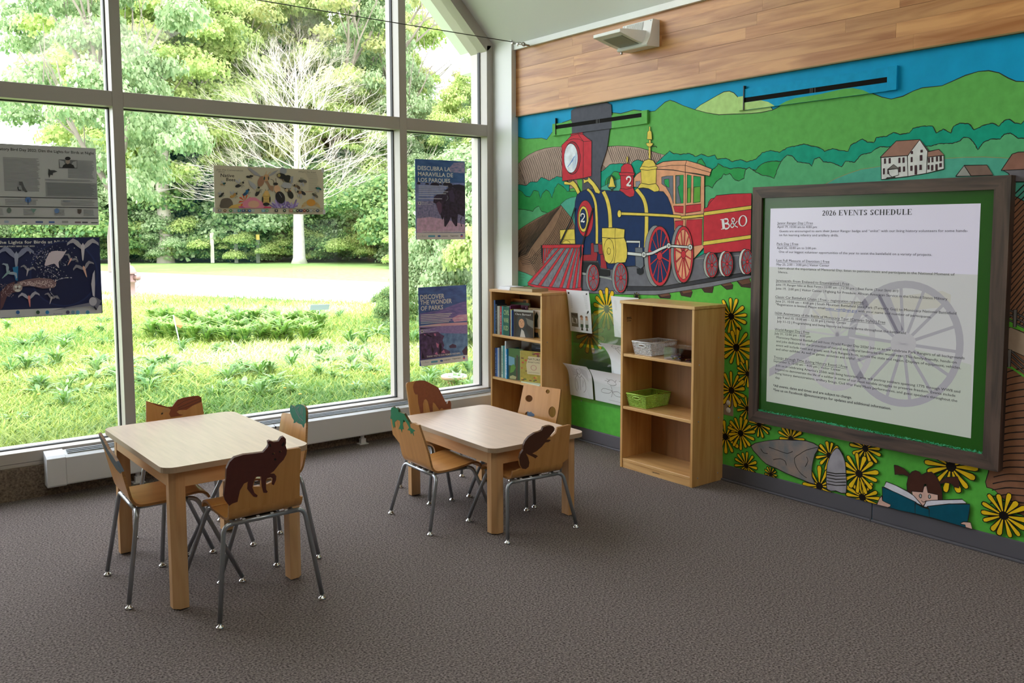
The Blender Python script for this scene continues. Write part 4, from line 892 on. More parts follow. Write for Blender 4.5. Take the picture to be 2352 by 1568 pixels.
p.done('barn', mural, 'small brown roofed barn'); p = Paint(235)
p.poly(C, [(2195,975),(2400,968),(2400,1062),(2262,1062),(2238,1000)], 0x6E6A70); p.poly(C, [(2180,976),(2265,850),(2310,836),(2420,830),(2420,965)], 0x8E6456)
p.done('barn', mural, 'barn at the right edge of the display')
# locomotive
RED, RED2, YEL, NAVY, PEACH, CHAR = 0xC7323F, 0x9E2A34, 0xE4CB58, 0x16305F, 0xE3A27C, 0x51525E
p = Paint(260)
p.poly(A, [(640,215),(665,195),(700,180),(830,158),(960,140),(1000,160),(1005,235),(990,360),(962,560),(930,660),(905,740),(905,960),(740,960),(740,800),(700,600),(700,400),(640,310)], CHAR, .0015)
# cab
p.poly(A, [(1205,900),(1205,820),(1230,785),(1275,755),(1405,740),(1560,748),(1665,765),(1840,800),(1838,1440),(1745,1545),(1700,1540),(1575,1310),(1500,1050),(1300,900)], PEACH)
p.poly(A, [(1405,738),(1402,700),(1470,672),(1560,662),(1680,660),(1790,690),(1905,738),(1885,802),(1780,780),(1665,765),(1560,745)], PEACH)
p.line(A, [(1412,700),(1470,672)], .0024); p.line(A, [(1680,660),(1668,700),(1668,1440)], .0024); p.line(A, [(1420,722),(1540,705),(1668,705),(1900,770)], .002)
for q, c in (([(1455,810),(1500,800),(1558,797),(1560,1050),(1530,960),(1495,900),(1455,870)], 0x6E7480), ([(1480,830),(1520,826),(1524,905),(1500,895),(1480,870)], 0x27A056), ([(1580,795),(1652,790),(1650,1045),(1580,1050)], 0x2A9A55), ([(1585,800),(1618,798),(1618,880),(1600,900),(1630,1045),(1585,1045)], 0x6E7480), ([(1685,790),(1722,795),(1718,1038),(1683,1045)], 0x2A9A55), ([(1742,800),(1808,806),(1803,1035),(1740,1045)], 0x2A9A55), ([(1745,900),(1803,895),(1802,1030),(1742,1040)], 0x63A53C), ([(1687,910),(1718,905),(1716,1036),(1685,1040)], 0x63A53C),
             ([(1562,1070),(1652,1070),(1650,1135),(1575,1125)], RED), ([(1675,1065),(1810,1050),(1808,1115),(1672,1135)], RED), ([(1575,1205),(1650,1200),(1645,1290),(1580,1290)], RED), ([(1680,1195),(1822,1188),(1815,1420),(1740,1432),(1672,1285)], RED)):
    p.poly(A, q, c, .002)
p.poly(A, [(1220,850),(1262,845),(1262,900),(1222,900)], 0x8A8E98, .0015)
# boiler
p.poly(Bz, [(680,700),(674,500),(672,380),(678,320),(692,270),(722,238),(770,219),(830,215),(1000,228),(1200,232),(1260,205),(1330,205),(1380,225),(1432,232),(1470,235),(1510,285),(1540,360),(1558,430),(1568,520),(1570,640),(1545,800),(1480,890),(1300,900),(1180,905),(1100,915),(1000,935),(900,900),(860,810),(740,800),(700,760)], NAVY, sm=1)
p.band(Bz, [(785,212),(825,250),(858,330),(868,440),(872,560),(872,705)], 24, YEL); p.band(Bz, [(930,232),(965,310),(985,400),(992,480),(994,560)], 34, YEL)
p.band(Bz, [(1228,212),(1285,285),(1312,360),(1320,450),(1318,600),(1312,740)], 34, YEL)
p.ell(Bz, (768,478), 72, 165, RED); p.ell(Bz, (752,482), 46, 117, YEL); p.ell(Bz, (750,480), 30, 90, NAVY)
# domes
p.poly(A, [(1075,930),(1088,905),(1085,800),(1072,785),(1075,768),(1088,765),(1092,720),(1115,695),(1148,686),(1180,698),(1198,735),(1203,765),(1213,772),(1210,790),(1202,800),(1200,905),(1212,945),(1205,980),(1170,992),(1135,975),(1110,950)], RED)
p.line(A, [(1078,770),(1140,768),(1210,775)], .002); p.line(A, [(1085,795),(1150,800),(1202,798)], .002); p.line(A, [(1085,912),(1140,920),(1202,905)], .002)
p.ell(A, (1146,652), 8, 30, YEL, .0018, 12)
p.poly(A, [(1240,912),(1255,880),(1275,862),(1268,752),(1258,735),(1272,712),(1282,690),(1300,662),(1340,648),(1380,660),(1402,695),(1405,712),(1418,718),(1408,745),(1405,870),(1425,895),(1435,920),(1428,938),(1390,943),(1340,915),(1290,906)], YEL)
p.line(A, [(1275,712),(1340,722),(1405,712)], .002); p.line(A, [(1262,742),(1330,748),(1410,738)], .002); p.line(A, [(1275,865),(1340,878),(1405,868)], .002)
p.poly(A, [(1338,535),(1356,535),(1356,645),(1340,645)], YEL, .0018); p.poly(A, [(1315,505),(1340,502),(1378,505),(1372,525),(1350,542),(1325,530)], YEL, .0018)
p.poly(A, [(1342,475),(1358,475),(1358,505),(1342,505)], YEL, .0015); p.poly(A, [(1324,470),(1328,405),(1348,385),(1364,402),(1370,472)], YEL, .0018); p.poly(A, [(1342,355),(1354,355),(1354,388),(1343,388)], YEL, .0015)
p.line(A, [(1360,540),(1390,533),(1410,535),(1412,548)], .004, sm=2)
# bell
p.line(A, [(1008,790),(975,830),(968,880),(985,912),(1008,918),(1032,905),(1042,870),(1036,825),(1008,795)], .003, sm=2); p.line(A, [(1008,915),(1008,940)], .012)
p.poly(A, [(1006,800),(1022,830),(1028,870),(1040,900),(975,900),(988,868),(992,830)], YEL, .0018)
# brackets and lantern
p.poly(A, [(578,850),(600,850),(625,858),(660,842),(690,875),(708,910),(722,945),(700,965),(672,915),(640,882),(580,876)], YEL)
p.poly(A, [(752,820),(765,835),(790,832),(800,808),(850,860),(880,900),(903,940),(895,960),(860,950),(830,890),(790,850),(755,868)], YEL)
p.poly(A, [(556,525),(600,482),(640,440),(632,380),(700,374),(742,373),(748,425),(790,460),(826,485),(824,800),(750,820),(562,846)], RED)
p.line(A, [(705,375),(705,425),(752,490),(750,820)], .0024); p.line(A, [(752,490),(826,485)], .002); p.line(A, [(640,437),(705,420),(748,425)], .002); p.line(A, [(600,485),(660,465),(720,470),(756,492)], .002)
p.ell(A, (652,638), 72, 146, 0xA32A35); p.ell(A, (640,640), 62, 133, mat('lens_paint', 0xD8E2EA, .4, n=(20, .25, 6)), .0024)
for k in range(6): p.line(A, [(610+k*8, 720-k*10), (632+k*7, 690-k*12), (650+k*5, 660-k*8)], .003, 0x4F7EC0)
for k in range(6): p.line(A, [(655, 740-k*14), (680, 700-k*16), (690, 650-k*12)], .002, 0x9AB4D4, sm=2)
# hand rail
p.band(Bz, [(1075,432),(1300,440),(1500,450),(1630,462)], 27, YEL, sm=0); p.band(Bz, [(1632,470),(1720,462),(1835,450)], 27, YEL, sm=0); p.ell(Bz, (1076,434), 18, 34, YEL)
# cylinders
p.poly(Bz, [(540,580),(600,574),(672,572),(678,705),(545,705)], YEL); p.line(Bz, [(540,665),(675,668)], .002); p.line(Bz, [(560,705),(575,682),(600,674),(625,684),(635,705)], .002, sm=2)
p.line(Bz, [(1140,685),(1262,685),(1256,740)], .018); p.line(Bz, [(1140,685),(1260,687),(1255,740)], .013, 0xDADDDD)
p.poly(Bz, [(1218,738),(1284,738),(1296,905),(1270,930),(1222,905)], 0x6A707C); p.poly(Bz, [(1232,925),(1290,925),(1290,965),(1262,985),(1235,970)], 0x22242A, 0)
p.poly(Bz, [(820,700),(840,695),(880,800),(870,860),(740,858),(745,805),(820,800)], RED2); p.poly(Bz, [(845,710),(895,710),(895,780),(850,780)], 0x5E6470)
p.poly(Bz, [(730,865),(880,870),(905,930),(990,940),(990,990),(900,1010),(735,985)], 0x1E1E22, 0); p.line(Bz, [(735,970),(900,1000),(1000,1020),(1040,1060)], .014, 0x9A9E9A, sm=2)
p.poly(Bz, [(905,800),(945,800),(965,930),(910,920)], RED2, .002); p.poly(Bz, [(885,700),(918,684),(945,700),(945,800),(892,795)], RED2); p.poly(Bz, [(885,700),(918,684),(945,700),(912,712)], 0x4E4A52, .0015)
p.poly(Bz, [(920,562),(1040,560),(1125,574),(1120,650),(1138,690),(1148,760),(1145,830),(1130,872),(985,884),(945,855),(925,760),(920,650)], YEL)
p.line(Bz, [(920,648),(1038,656),(1122,650)], .0022); p.line(Bz, [(1040,560),(1038,656),(1045,780),(1030,880)], .0022)
for rx, ry in ((46, 112), (15, 30)): p.line(Bz, [(982+rx*math.cos(t), 770+ry*math.sin(t)) for t in [2*math.pi*k/30 for k in range(31)]], .0022)
# wheels
def wheel(cx, cy, rx, ry, off, n_, inner, rim=0x8C9092, th=.16):
    p.ell(Bz, (cx-off, cy-2), rx*.98, ry*1.02, rim, .002); p.ell(Bz, (cx, cy), rx, ry, RED); p.ell(Bz, (cx, cy), rx*(1-th*1.2), ry*(1-th*.75), inner, .002)
    for k in range(n_):
        a = 2*math.pi*k/n_+.2; p.line(Bz, [(cx+rx*.1*math.cos(a), cy+ry*.1*math.sin(a)), (cx+rx*(1-th)*math.cos(a), cy+ry*(1-th*.7)*math.sin(a))], .0095 if rx > 70 else .0062)
        p.line(Bz, [(cx+rx*.1*math.cos(a), cy+ry*.1*math.sin(a)), (cx+rx*(1-th)*math.cos(a), cy+ry*(1-th*.7)*math.sin(a))], .0065 if rx > 70 else .004, RED)
    p.ell(Bz, (cx, cy), rx*.24, ry*.14, RED, .002)
wheel(1440, 815, 105, 270, 38, 12, NAVY); wheel(1655, 800, 88, 255, 28, 12, PEACH)
wheel(845, 1010, 50, 118, 20, 10, 0x6E6E78); wheel(1092, 1010, 58, 134, 24, 10, 0x6E6E78)
p.band(Bz, [(1152,790),(1290,804)], 28, 0xD4D8D8, sm=0); p.band(Bz, [(1300,800),(1370,790),(1440,755),(1520,722)], 26, 0xD4D8D8); p.band(Bz, [(1530,722),(1630,730),(1718,735)], 22, 0xD4D8D8, sm=0)
for q in ((1300,802),(1524,722),(1718,735)): p.ell(Bz, q, 20, 26, 0xD4D8D8, .0024, 16); p.ell(Bz, q, 7, 9, 0x9A9C9E, .0015, 8)
# cow catcher
p.poly(Bz, [(372,718),(392,716),(390,905),(374,800)], 0x22242A, 0)
p.poly(Bz, [(390,720),(750,720),(735,1130),(290,1075),(262,1068),(400,905)], mat('catcher_grey', 0x6B6C78, .6, n=(40, .35)), .002)
for k in range(6): p.band(Bz, [(400+k*26, 725), (395+k*17, 890-k*32)], 12, RED, .002, 0)
for (a, b) in (((560,722),(262,1066)), ((612,718),(350,1095)), ((655,718),(450,1108)), ((685,718),(545,1120)), ((708,720),(608,1128)), ((728,722),(665,1130)), ((748,722),(715,1132))):
    d = (b[0]-a[0], b[1]-a[1]); L = math.hypot(*d); nx, ny = -d[1]/L, d[0]/L; w0, w1 = 6, 14
    p.poly(Bz, [(a[0]+nx*w0, a[1]+ny*w0), (b[0]+nx*w1, b[1]+ny*w1), (b[0]-nx*w1, b[1]-ny*w1), (a[0]-nx*w0, a[1]-ny*w0)], RED, .0022)
p.poly(Bz, [(386,714),(756,710),(756,740),(386,745)], RED, .002); p.poly(Bz, [(262,1062),(400,1088),(650,1110),(738,1095),(742,1130),(655,1150),(400,1120),(252,1075)], RED, .002)
p.line(Bz, [(680,380),(640,500),(545,705)], .016, 0x26262A); p.line(Bz, [(842,382),(800,520),(748,705)], .016, 0x26262A)
p.poly(Bz, [(722,738),(740,700),(745,800),(725,860)], 0x22242A, 0)
# numerals
def two(f, x, y, s_, c=0xE6E6E6):
    P2 = [(-.30,-.25),(-.25,-.42),(0,-.5),(.25,-.40),(.28,-.18),(.1,.08),(-.15,.28),(-.3,.45)]
    p.line(f, [(x+a*s_, y+b*s_*1.35) for a, b in P2], .010*s_/60, c, sm=3); p.line(f, [(x-.3*s_, y+.60*s_), (x-.1*s_, y+.52*s_), (x+.15*s_, y+.62*s_), (x+.32*s_, y+.50*s_)], .012*s_/60, c, sm=3); p.ell(f, (x-.27*s_, y-.30*s_), .08*s_, .1*s_, c, 0, 10)
two(Bz, 750, 472, 56); two(A, 1165, 850, 62)
p.done('locomotive', mural, 'red, navy and yellow steam locomotive numbered 2')
# tender
p = Paint(600)
p.poly(Bz, [(1842,388),(1872,376),(1885,330),(1905,300),(1938,292),(1955,270),(2100,256),(2272,250),(2264,768),(1845,792),(1836,700)], RED)
p.line(Bz, [(1872,378),(1900,330),(1938,292)], .002); p.line(Bz, [(1835,460),(1832,720)], .006, 0x2C9A50)
p.poly(Bz, [(1843,418),(2270,360),(2268,394),(1843,452)], YEL, .002); p.poly(Bz, [(1836,684),(2266,624),(2264,658),(1836,720)], YEL, .002)
for k, (cx, cy) in enumerate(((1915, 895), (2052, 885), (2235, 866))):
    wheel(cx, cy, 54, 112, 24, 10, 0x6E6E78, 0xD4D6D4 if k else 0xA8ACA8)
WHI = 0xE4E2E4
def ring(cx, cy, rx, ry, tx, ty, tilt=0):
    n_ = 26; o_ = [(cx+rx*math.cos(2*math.pi*k/n_), cy+ry*math.sin(2*math.pi*k/n_)+tilt*math.cos(2*math.pi*k/n_)) for k in range(n_+1)]; i_ = [(cx+(rx-tx)*math.cos(2*math.pi*k/n_), cy+(ry-ty)*math.sin(2*math.pi*k/n_)+tilt*math.cos(2*math.pi*k/n_)) for k in range(n_+1)]
    for k in range(n_): p.poly(Bz, [o_[k], o_[k+1], i_[k+1], i_[k]], WHI, 0, tex=False)
ring(2195, 498, 40, 50, 14, 6, -5)
p.poly(Bz, [(1993,484),(2040,478),(2040,484),(2026,486),(2036,560),(2050,562),(2050,568),(2000,576),(2000,570),(2012,568),(2004,490),(1993,490)], WHI, 0, tex=False)
p.line(Bz, [(2030,482),(2055,482),(2064,500),(2052,518),(2032,522)], .009, WHI, sm=3); p.line(Bz, [(2034,522),(2062,524),(2074,545),(2060,566),(2036,570)], .010, WHI, sm=3)
p.line(Bz, [(2146,500),(2130,520),(2110,552),(2092,555),(2086,535),(2100,518),(2118,500),(2118,480),(2104,474),(2096,488),(2104,510),(2124,540),(2150,556)], .0062, WHI, sm=3)
p.done('tender', mural, 'red tender with yellow stripes lettered B&O')
sg = MB()
for k, s_ in enumerate(('Monnie', 'Gentile', '2021')):
    q = hit(*Bz(175, 985+k*26), 0, XM-.006); put_text(sg, s_, q, (0, -1, 0), (0, 0, 1), mat('signature', 0x3A7A60), height=.014)
obj('signature', sg, mural)
# ------------------------------------------------------------ slot vents with painted frames
for (ya, yb_, za, zb2, oa, ob, lab, cl, cr) in ((5.03, 4.06, 2.264, 2.383, 4.994, 4.112, 'narrow black slot vent across the painted smoke stack', 0x62B056, 0x62B056), (3.323, 2.334, 2.268, 2.390, 3.282, 2.386, 'narrow black slot vent in the blue sky of the mural', 0x62B056, 0x1580A8)):
    t = thing('slot_vent', lab, 'vent', (XM, (ya+yb_)/2, za)); zo, zp = 2.312, 2.340; X0 = XM-.013
    f1 = cl == cr
    ms = mat('paint_slot_sky', 0x0A9CCE, .6, n=(22, .1, 6), spec=.12); mg = mat('paint_62b056', 0x62B056, .55)
    top = ms if not f1 else mg
    if f1:
        for (a, b) in ((ya, oa), (ob, yb_)):
            obj('frame_end', B(XM-.018, XM, b, a, za, zb2-.03, mg), t, bevel=.001, bseg=1)
    else:
        obj('frame_end', B(XM-.018, XM, oa, ya, za, 2.350, mat('paint_b5da8a', 0xB5DA8A)), t); obj('frame_end', B(XM-.018, XM, oa, ya, 2.350, zb2, ms), t)
        obj('frame_end', B(XM-.018, XM, yb_, ob, za, zb2, ms), t, bevel=.001, bseg=1)
    if f1:
        gr = [(5.0, 4.815, mg), (4.815, 4.40, mat('paint_51525e', 0x51525E)), (4.40, 4.11, mg)]
        for (a, b, m_) in gr:
            obj('frame_bottom', B(X0, XM, b, a, za, zo, m_), t); obj('frame_top', B(X0, XM, b, a, zp, zp+.012, m_), t)
    else:
        obj('frame_bottom', B(X0, XM, ob, oa, za, zo, ms), t)
        gp = Paint(0); xx = X0-.0006
        Q = [(y, z) for y, z in ((3.04, za), (2.99, 2.286), (2.93, 2.297), (2.85, 2.298), (2.77, 2.300), (2.70, 2.306), (2.63, 2.311), (2.58, 2.308), (2.52, 2.290), (2.48, za))]
        gp.mb.add([(xx, a, b) for a, b in Q], [tuple(t_) for t_ in tessellate_polygon([[Vector((a, b, 0)) for a, b in Q]])], mg)
        obj('painted_hill', gp.mb, t)
        gp = Paint(0); Q = [(3.281, za), (3.281, 2.3115), (3.16, 2.3115), (3.11, 2.296), (3.075, 2.275), (3.066, za)]
        gp.mb.add([(xx, a, b) for a, b in Q], [tuple(t_) for t_ in tessellate_polygon([[Vector((a, b, 0)) for a, b in Q]])], mat('paint_b5da8a', 0xB5DA8A))
        obj('painted_hill', gp.mb, t)
        obj('frame_top', B(X0, XM, ob, oa, zp, zb2, ms), t)
    obj('slot', B(XM-.0115, XM-.0005, ob, oa, zo, zp, M_black), t)
    mid_y = (oa+ob)/2
    for k in (-.03, -.012, .0): obj('divider', B(X0+.0005, XM, mid_y+k, mid_y+k+.005, zo, zp, M_dark), t)
    for sg2 in (oa, ob): pass
    obj('hanger', B(X0-.006, XM, ya-.045 if False else oa-.003, oa+.003, za, zb2+.02, M_dark), t) if not f1 else obj('hanger', B(X0-.006, XM, oa-.002, oa+.002, za+.01, zb2+.01, M_dark), t)
# ------------------------------------------------------------ framed events display
dt = thing('events_display', 'large screen showing the 2026 events schedule in a dark wooden frame', 'display', (XM, 2.46, .42))
x0 = 4.250; fo = (3.176, 1.748, .420, 1.808); fi = (3.112, 1.822, .489, 1.744)
ya, yb_, za, zb2 = fo; ia, ib, ja, jb = fi
for pts, m_ in (([(ya, zb2), (yb_, zb2), (ib, jb), (ia, jb)], M_darkwoodh), ([(ya, za), (ia, ja), (ib, ja), (yb_, za)], M_darkwoodh), ([(ya, zb2), (ia, jb), (ia, ja), (ya, za)], M_darkwood), ([(yb_, zb2), (yb_, za), (ib, ja), (ib, jb)], M_darkwood)):
    obj('frame_side', MB().prism((x0, 0, 0), (0, 1, 0), (0, 0, 1), (1, 0, 0), pts, 0, XM-x0, m_), dt, bevel=.0015, bseg=1)
def screen_mat(name, c, e):
    m = mat(name, c, .25, emit=e); return m
S_green = screen_mat('screen_green', 0x1E5212, .08)
scr = obj('screen', B(x0+.018, XM-.002, ib-.002, ia+.002, ja-.002, jb+.002, M_dark), dt)
obj('green_border', B(x0+.0165, x0+.0175, ib, ia, ja, jb, S_green), dt)
pa, pb_, qa, qb = 3.061, 1.886, .554, 1.682; xs = x0+.0155
pg = MB(); mid = .0
Spage = screen_mat('screen_page', 0xBEBACB, .36); Smist = screen_mat('screen_mist', 0xB0B0B2, .34)
pg.box(xs, xs+.0008, pb_, pa, 1.345, qb, Spage).box(xs, xs+.0008, pb_, pa, qa, 1.345, Smist)
obj('page', pg, dt)
# faint cannon picture
cn = MB(); K = Z(1700, 400, 2.24)
def sp(x, y): h_ = hit(*K(x, y), 0, xs); return (h_.y, h_.z)
def spoly(pts, m_, dx): 
    Q = [sp(*q) for q in pts]; cn.add([(xs-dx, a, b) for a, b in Q], [tuple(t_) for t_ in tessellate_polygon([[Vector((a, b, 0)) for a, b in Q]])], m_)
W1 = screen_mat('wheel_grey', 0x96949C, .33); W2 = screen_mat('wheel_pale', 0xA5A3A8, .34); W3 = screen_mat('barrel_buff', 0xACAAA4, .34)
spoly([(146,800),(520,790),(1190,980),(1187,1358),(135,1166)], screen_mat('screen_field', 0xA9AFA6, .32), .0001)
spoly([(370,700),(560,660),(1040,600),(1085,620),(1080,680),(600,730),(380,745)], W3, .0002)
def wring(cx, cy, rx, ry, th, m_, n_=48, dx=.0003):
    for k in range(n_):
        a, b = 2*math.pi*k/n_, 2*math.pi*(k+1)/n_
        spoly([(cx+rx*math.cos(a), cy+ry*math.sin(a)), (cx+rx*math.cos(b), cy+ry*math.sin(b)), (cx+(rx-th)*math.cos(b), cy+(ry-th)*math.sin(b)), (cx+(rx-th)*math.cos(a), cy+(ry-th)*math.sin(a))], m_, dx)
def spoke(c, e_, w_, m_, dx=.0004):
    d = (e_[0]-c[0], e_[1]-c[1]); L = math.hypot(*d); n_ = (-d[1]/L*w_, d[0]/L*w_); spoly([(c[0]+n_[0], c[1]+n_[1]), (e_[0]+n_[0], e_[1]+n_[1]), (e_[0]-n_[0], e_[1]-n_[1]), (c[0]-n_[0], c[1]-n_[1])], m_, dx)
wring(500, 830, 195, 285, 30, W2); 
for k in range(12): a = 2*math.pi*k/12+.1; spoke((500, 830), (500+170*math.cos(a), 830+260*math.sin(a)), 5, W2)
wring(850, 872, 300, 325, 38, W1)
for k in range(14): a = 2*math.pi*k/14+.14; spoke((840, 872), (850+268*math.cos(a), 872+292*math.sin(a)), 8, W1)
wring(840, 872, 66, 60, 66, W2, 24, .0005); spoly([(150,1000),(420,840),(560,830),(560,870),(430,900),(150,1040)], W1, .0005); spoly([(700,620),(760,600),(840,800),(800,830)], W1, .0004)
obj('cannon_picture', cn, dt, label='faint picture of a field cannon and wheel')
tx = MB(); xt = xs-.0008
def tline(s_, x0_, y0_, x1_, y1_, hpx, c=0x26262E, bold=.0, ul=False):
    a = hit(*K(x0_, y0_), 0, xt); b = hit(*K(x1_, y1_), 0, xt); eu = (b-a); L = eu.length; eu.normalize(); ev = Vector((0, 0, 1))
    top = hit(*K(x0_, y0_-hpx), 0, xt); put_text(tx, s_, a, eu, ev, mat('ink_%06x' % c, c, .5), width=L, height=(top.z-a.z), bold=bold)
    if ul: tx.add([a-ev*.004, a+eu*L-ev*.004, a+eu*L-ev*.0055, a-ev*.0055], [(0, 1, 2, 3)], mat('ink_%06x' % c, c, .5))
def serif_title(st, x0_, y0_, x1_, y1_, hpx, m):
    """slab-ended bold capitals drawn from stems, bars and arcs"""
    a = hit(*K(x0_, y0_), 0, xt); b = hit(*K(x1_, y1_), 0, xt); top = hit(*K(x0_, y0_-hpx), 0, xt); hh_ = top.z-a.z
    G_ = []
    def arc(cx, cy, rx, ry, a0, a1, t0=.10, t1=.035):
        n_ = 16; P_ = []
        for k in range(n_):
            q = []
            for j in (k, k+1):
                th = math.radians(a0+(a1-a0)*j/n_); tx_ = t0*abs(math.cos(th))+t1; q.append(((cx+rx*math.cos(th), cy+ry*math.sin(th)), (cx+(rx-tx_*1.5)*math.cos(th), cy+(ry-.07)*math.sin(th))))
            P_.append([q[0][0], q[1][0], q[1][1], q[0][1]])
        return P_
    bx_ = lambda x0, x1, y0, y1: [(x0, y0), (x1, y0), (x1, y1), (x0, y1)]
    stem = lambda x: [bx_(x, x+.17, 0, 1), bx_(x-.06, x+.23, 0, .045), bx_(x-.06, x+.23, .955, 1)]
    GL_ = {'E': (.70, stem(.08)+[bx_(.1, .62, .95, 1), bx_(.1, .64, 0, .05), bx_(.2, .46, .48, .53), bx_(.58, .63, .76, 1), bx_(.60, .65, 0, .25), bx_(.44, .48, .38, .63)]),
      'V': (.78, [[(.08, 1), (.27, 1), (.47, .22), (.42, 0), (.36, 0)], [(.62, 1), (.67, 1), (.42, 0), (.37, .05)], bx_(0, .34, .955, 1), bx_(.52, .76, .955, 1)]),
      'N': (.82, [bx_(.10, .15, 0, 1), bx_(.66, .71, 0, 1), [(.06, 1), (.24, 1), (.71, .12), (.71, 0), (.66, 0), (.12, .93)], bx_(0, .26, 0, .045), bx_(.55, .82, .955, 1), bx_(0, .2, .955, 1)]),
      'T': (.72, [bx_(.27, .44, 0, 1), bx_(.18, .53, 0, .045), bx_(.03, .68, .95, 1), bx_(.03, .07, .74, 1), bx_(.64, .68, .74, 1)]),
      'S': (.58, arc(.28, .74, .22, .26, 20, 250, .05, .05)+arc(.28, .26, .23, .26, -160, 90, .09, .05)+[[(.08, .62), (.20, .56), (.46, .40), (.40, .30), (.30, .45), (.10, .58)], bx_(.46, .50, .70, .98), bx_(.05, .09, .02, .32)]),
      'C': (.74, arc(.40, .5, .36, .51, 40, 320)+[bx_(.62, .66, .68, 1), bx_(.64, .68, .10, .22)]),
      'H': (.86, stem(.08)+[[(x+.48, y) for x, y in q] for q in stem(.08)]+[bx_(.2, .6, .48, .53)]),
      'D': (.78, stem(.08)+arc(.28, .5, .44, .5, -90, 90)+[bx_(.1, .3, .94, 1), bx_(.1, .3, 0, .06)]),
      'U': (.80, [bx_(.09, .26, .3, 1), bx_(.60, .65, .3, 1), bx_(0, .34, .955, 1), bx_(.5, .75, .955, 1)]+arc(.37, .32, .28, .33, 180, 360, .08, .04)),
      'L': (.68, stem(.08)+[bx_(.1, .62, 0, .05), bx_(.58, .63, 0, .28)]),
      '0': (.54, arc(.26, .5, .24, .51, 0, 360, .07, .03)), '6': (.54, arc(.27, .32, .24, .33, 0, 360, .07, .03)+arc(.42, .36, .39, .64, 100, 190, .06, .03)),
      '2': (.54, arc(.25, .70, .22, .30, -20, 170, .07, .03)+[[(.44, .62), (.30, .62), (.03, .06), (.08, .0), (.16, .08)], bx_(.03, .48, 0, .12), bx_(.44, .48, 0, .22)]), ' ': (.32, [])}
    tot = sum(GL_[c_][0]+.04 for c_ in st); L_ = (b-a).length; eu = (b-a).normalized(); x_ = 0; sx_ = L_/tot
    for c_ in st:
        w__, P_ = GL_[c_]
        for q in P_:
            tri = tessellate_polygon([[Vector((u, v, 0)) for u, v in q]])
            tx.add([a+eu*((x_+u)*sx_)+Vector((0, 0, v*hh_)) for u, v in q], [tuple(t_) for t_ in tri], m)
        x_ += w__+.04
serif_title('2026 EVENTS SCHEDULE', 422, 213, 886, 208, 27, mat('title_ink', 0x14141A, .5))
for a in [('Junior Ranger Day | Free',191,257,374,257,13,0,1),('April 19, 10:00 am to 4:00 pm',191,276,394,277,12),('Guests are encouraged to earn their Junior Ranger badge and “enlist” with our living history volunteers for some hands-',202,298,1171,297,12),('on fun learning infantry and artillery drills.',200,318,506,320,12),
  ('Park Day | Free',189,364,299,365,13,0,1),('April 25, 10:00 am to 2:00 pm',189,384,390,386,12),('One of our biggest volunteer opportunities of the year to assist the battlefield on a variety of projects.',199,404,986,420,12),
  ('Last Full Measure of Devotion | Free',187,449,459,456,13,0,1),('May 25, 2:00 – 3:00 pm | Visitor Center',187,469,458,475,12),('Learn about the importance of Memorial Day, listen to patriotic music and participate in the National Moment of',196,488,1103,522,12),('Silence.',195,508,246,511,12),
  ('Juneteenth: From Enslaved to Emancipated | Free',184,552,561,571,13,0,1),('June 19, Ranger hike at Best Farm - 11:00 am – 12:30 pm | Best Farm (Tour Stop #1)',183,572,812,606,12),('June 19,  2:00 pm | Visitor Center | Fighting for Freedom: African American Service in the United States Military',183,592,1066,648,12),
  ('Classic Car Battlefield Cruise | Free – registration required.',181,636,637,666,13,0,1),('June 21, 10:00 am – 4:00 pm | South Mountain Battlefield State Park (Turner’s Gap) to Monocacy National Battlefield',181,657,1112,722,12),('*Registration is limited. Please email',184,674,436,694,12),('with your name and number of participants.',607,708,984,740,12),
  ('162th Anniversary of the Battle of Monocacy Tour (Caravan Style) | Free',180,719,747,768,13,0,1),('July 9 and 10, 10:00 am – 12:30 pm | Visitor Center',190,741,546,771,12),('July 11-12 | Programming and living history on historic farms throughout the battlefield',189,761,852,823,12),
  ('World Ranger Day | Free',178,803,356,820,13,0,1),('July 31, 12:00 pm - 4:00 pm',177,823,362,841,12),('Monocacy National Battlefield will host World Ranger Day 2026! Join us as we celebrate Park Rangers of all backgrounds',187,843,1154,952,12),('and jobs dedicated to the protection of natural and cultural landmarks the world over. This family-friendly, hands-on',186,863,1113,974,12),('event will include meet and greets with Park Rangers from, across the state and region. Displays of equipment, vehicles,',185,884,1136,1002,12),('and other exhibits. As well as games, activities and crafts!',184,904,590,955,12),
  ('Troops through Time (Living History Event) | Free',173,946,552,997,13,0,1),('September 5, 10:00 am – 4:00 pm | Visitor Center',172,965,517,1013,12),('Join us in celebrating America’s 250th with living historians who will portray soldiers spanning 1775 through WWII and',182,987,1132,1125,12),('beyond to demonstrate the life of a soldier in some of our most notable struggles to preserve freedom. Events include',181,1007,1107,1145,12),('living history demonstrations, artillery firings, Civil War Field Music performances, and guest speakers throughout the',181,1028,1117,1172,12),('day.',181,1050,206,1054,12),
  ('*All events, dates and times and are subject to change.',170,1092,575,1155,13,1),('*See us on Facebook @monocacynps for updates and additional information.',170,1113,777,1212,13,1)]:
    tline(*a[:6], bold=.012 if len(a) > 6 and a[6] else 0, ul=len(a) > 7)
tline('mono_mail@nps.gov', 440, 695, 602, 708, 12, 0x3A5AB0, 0, True)
obj('schedule_text', tx, dt)
tn = MB(); rr = random.Random(5)   # green tinsel along the lower frame edge
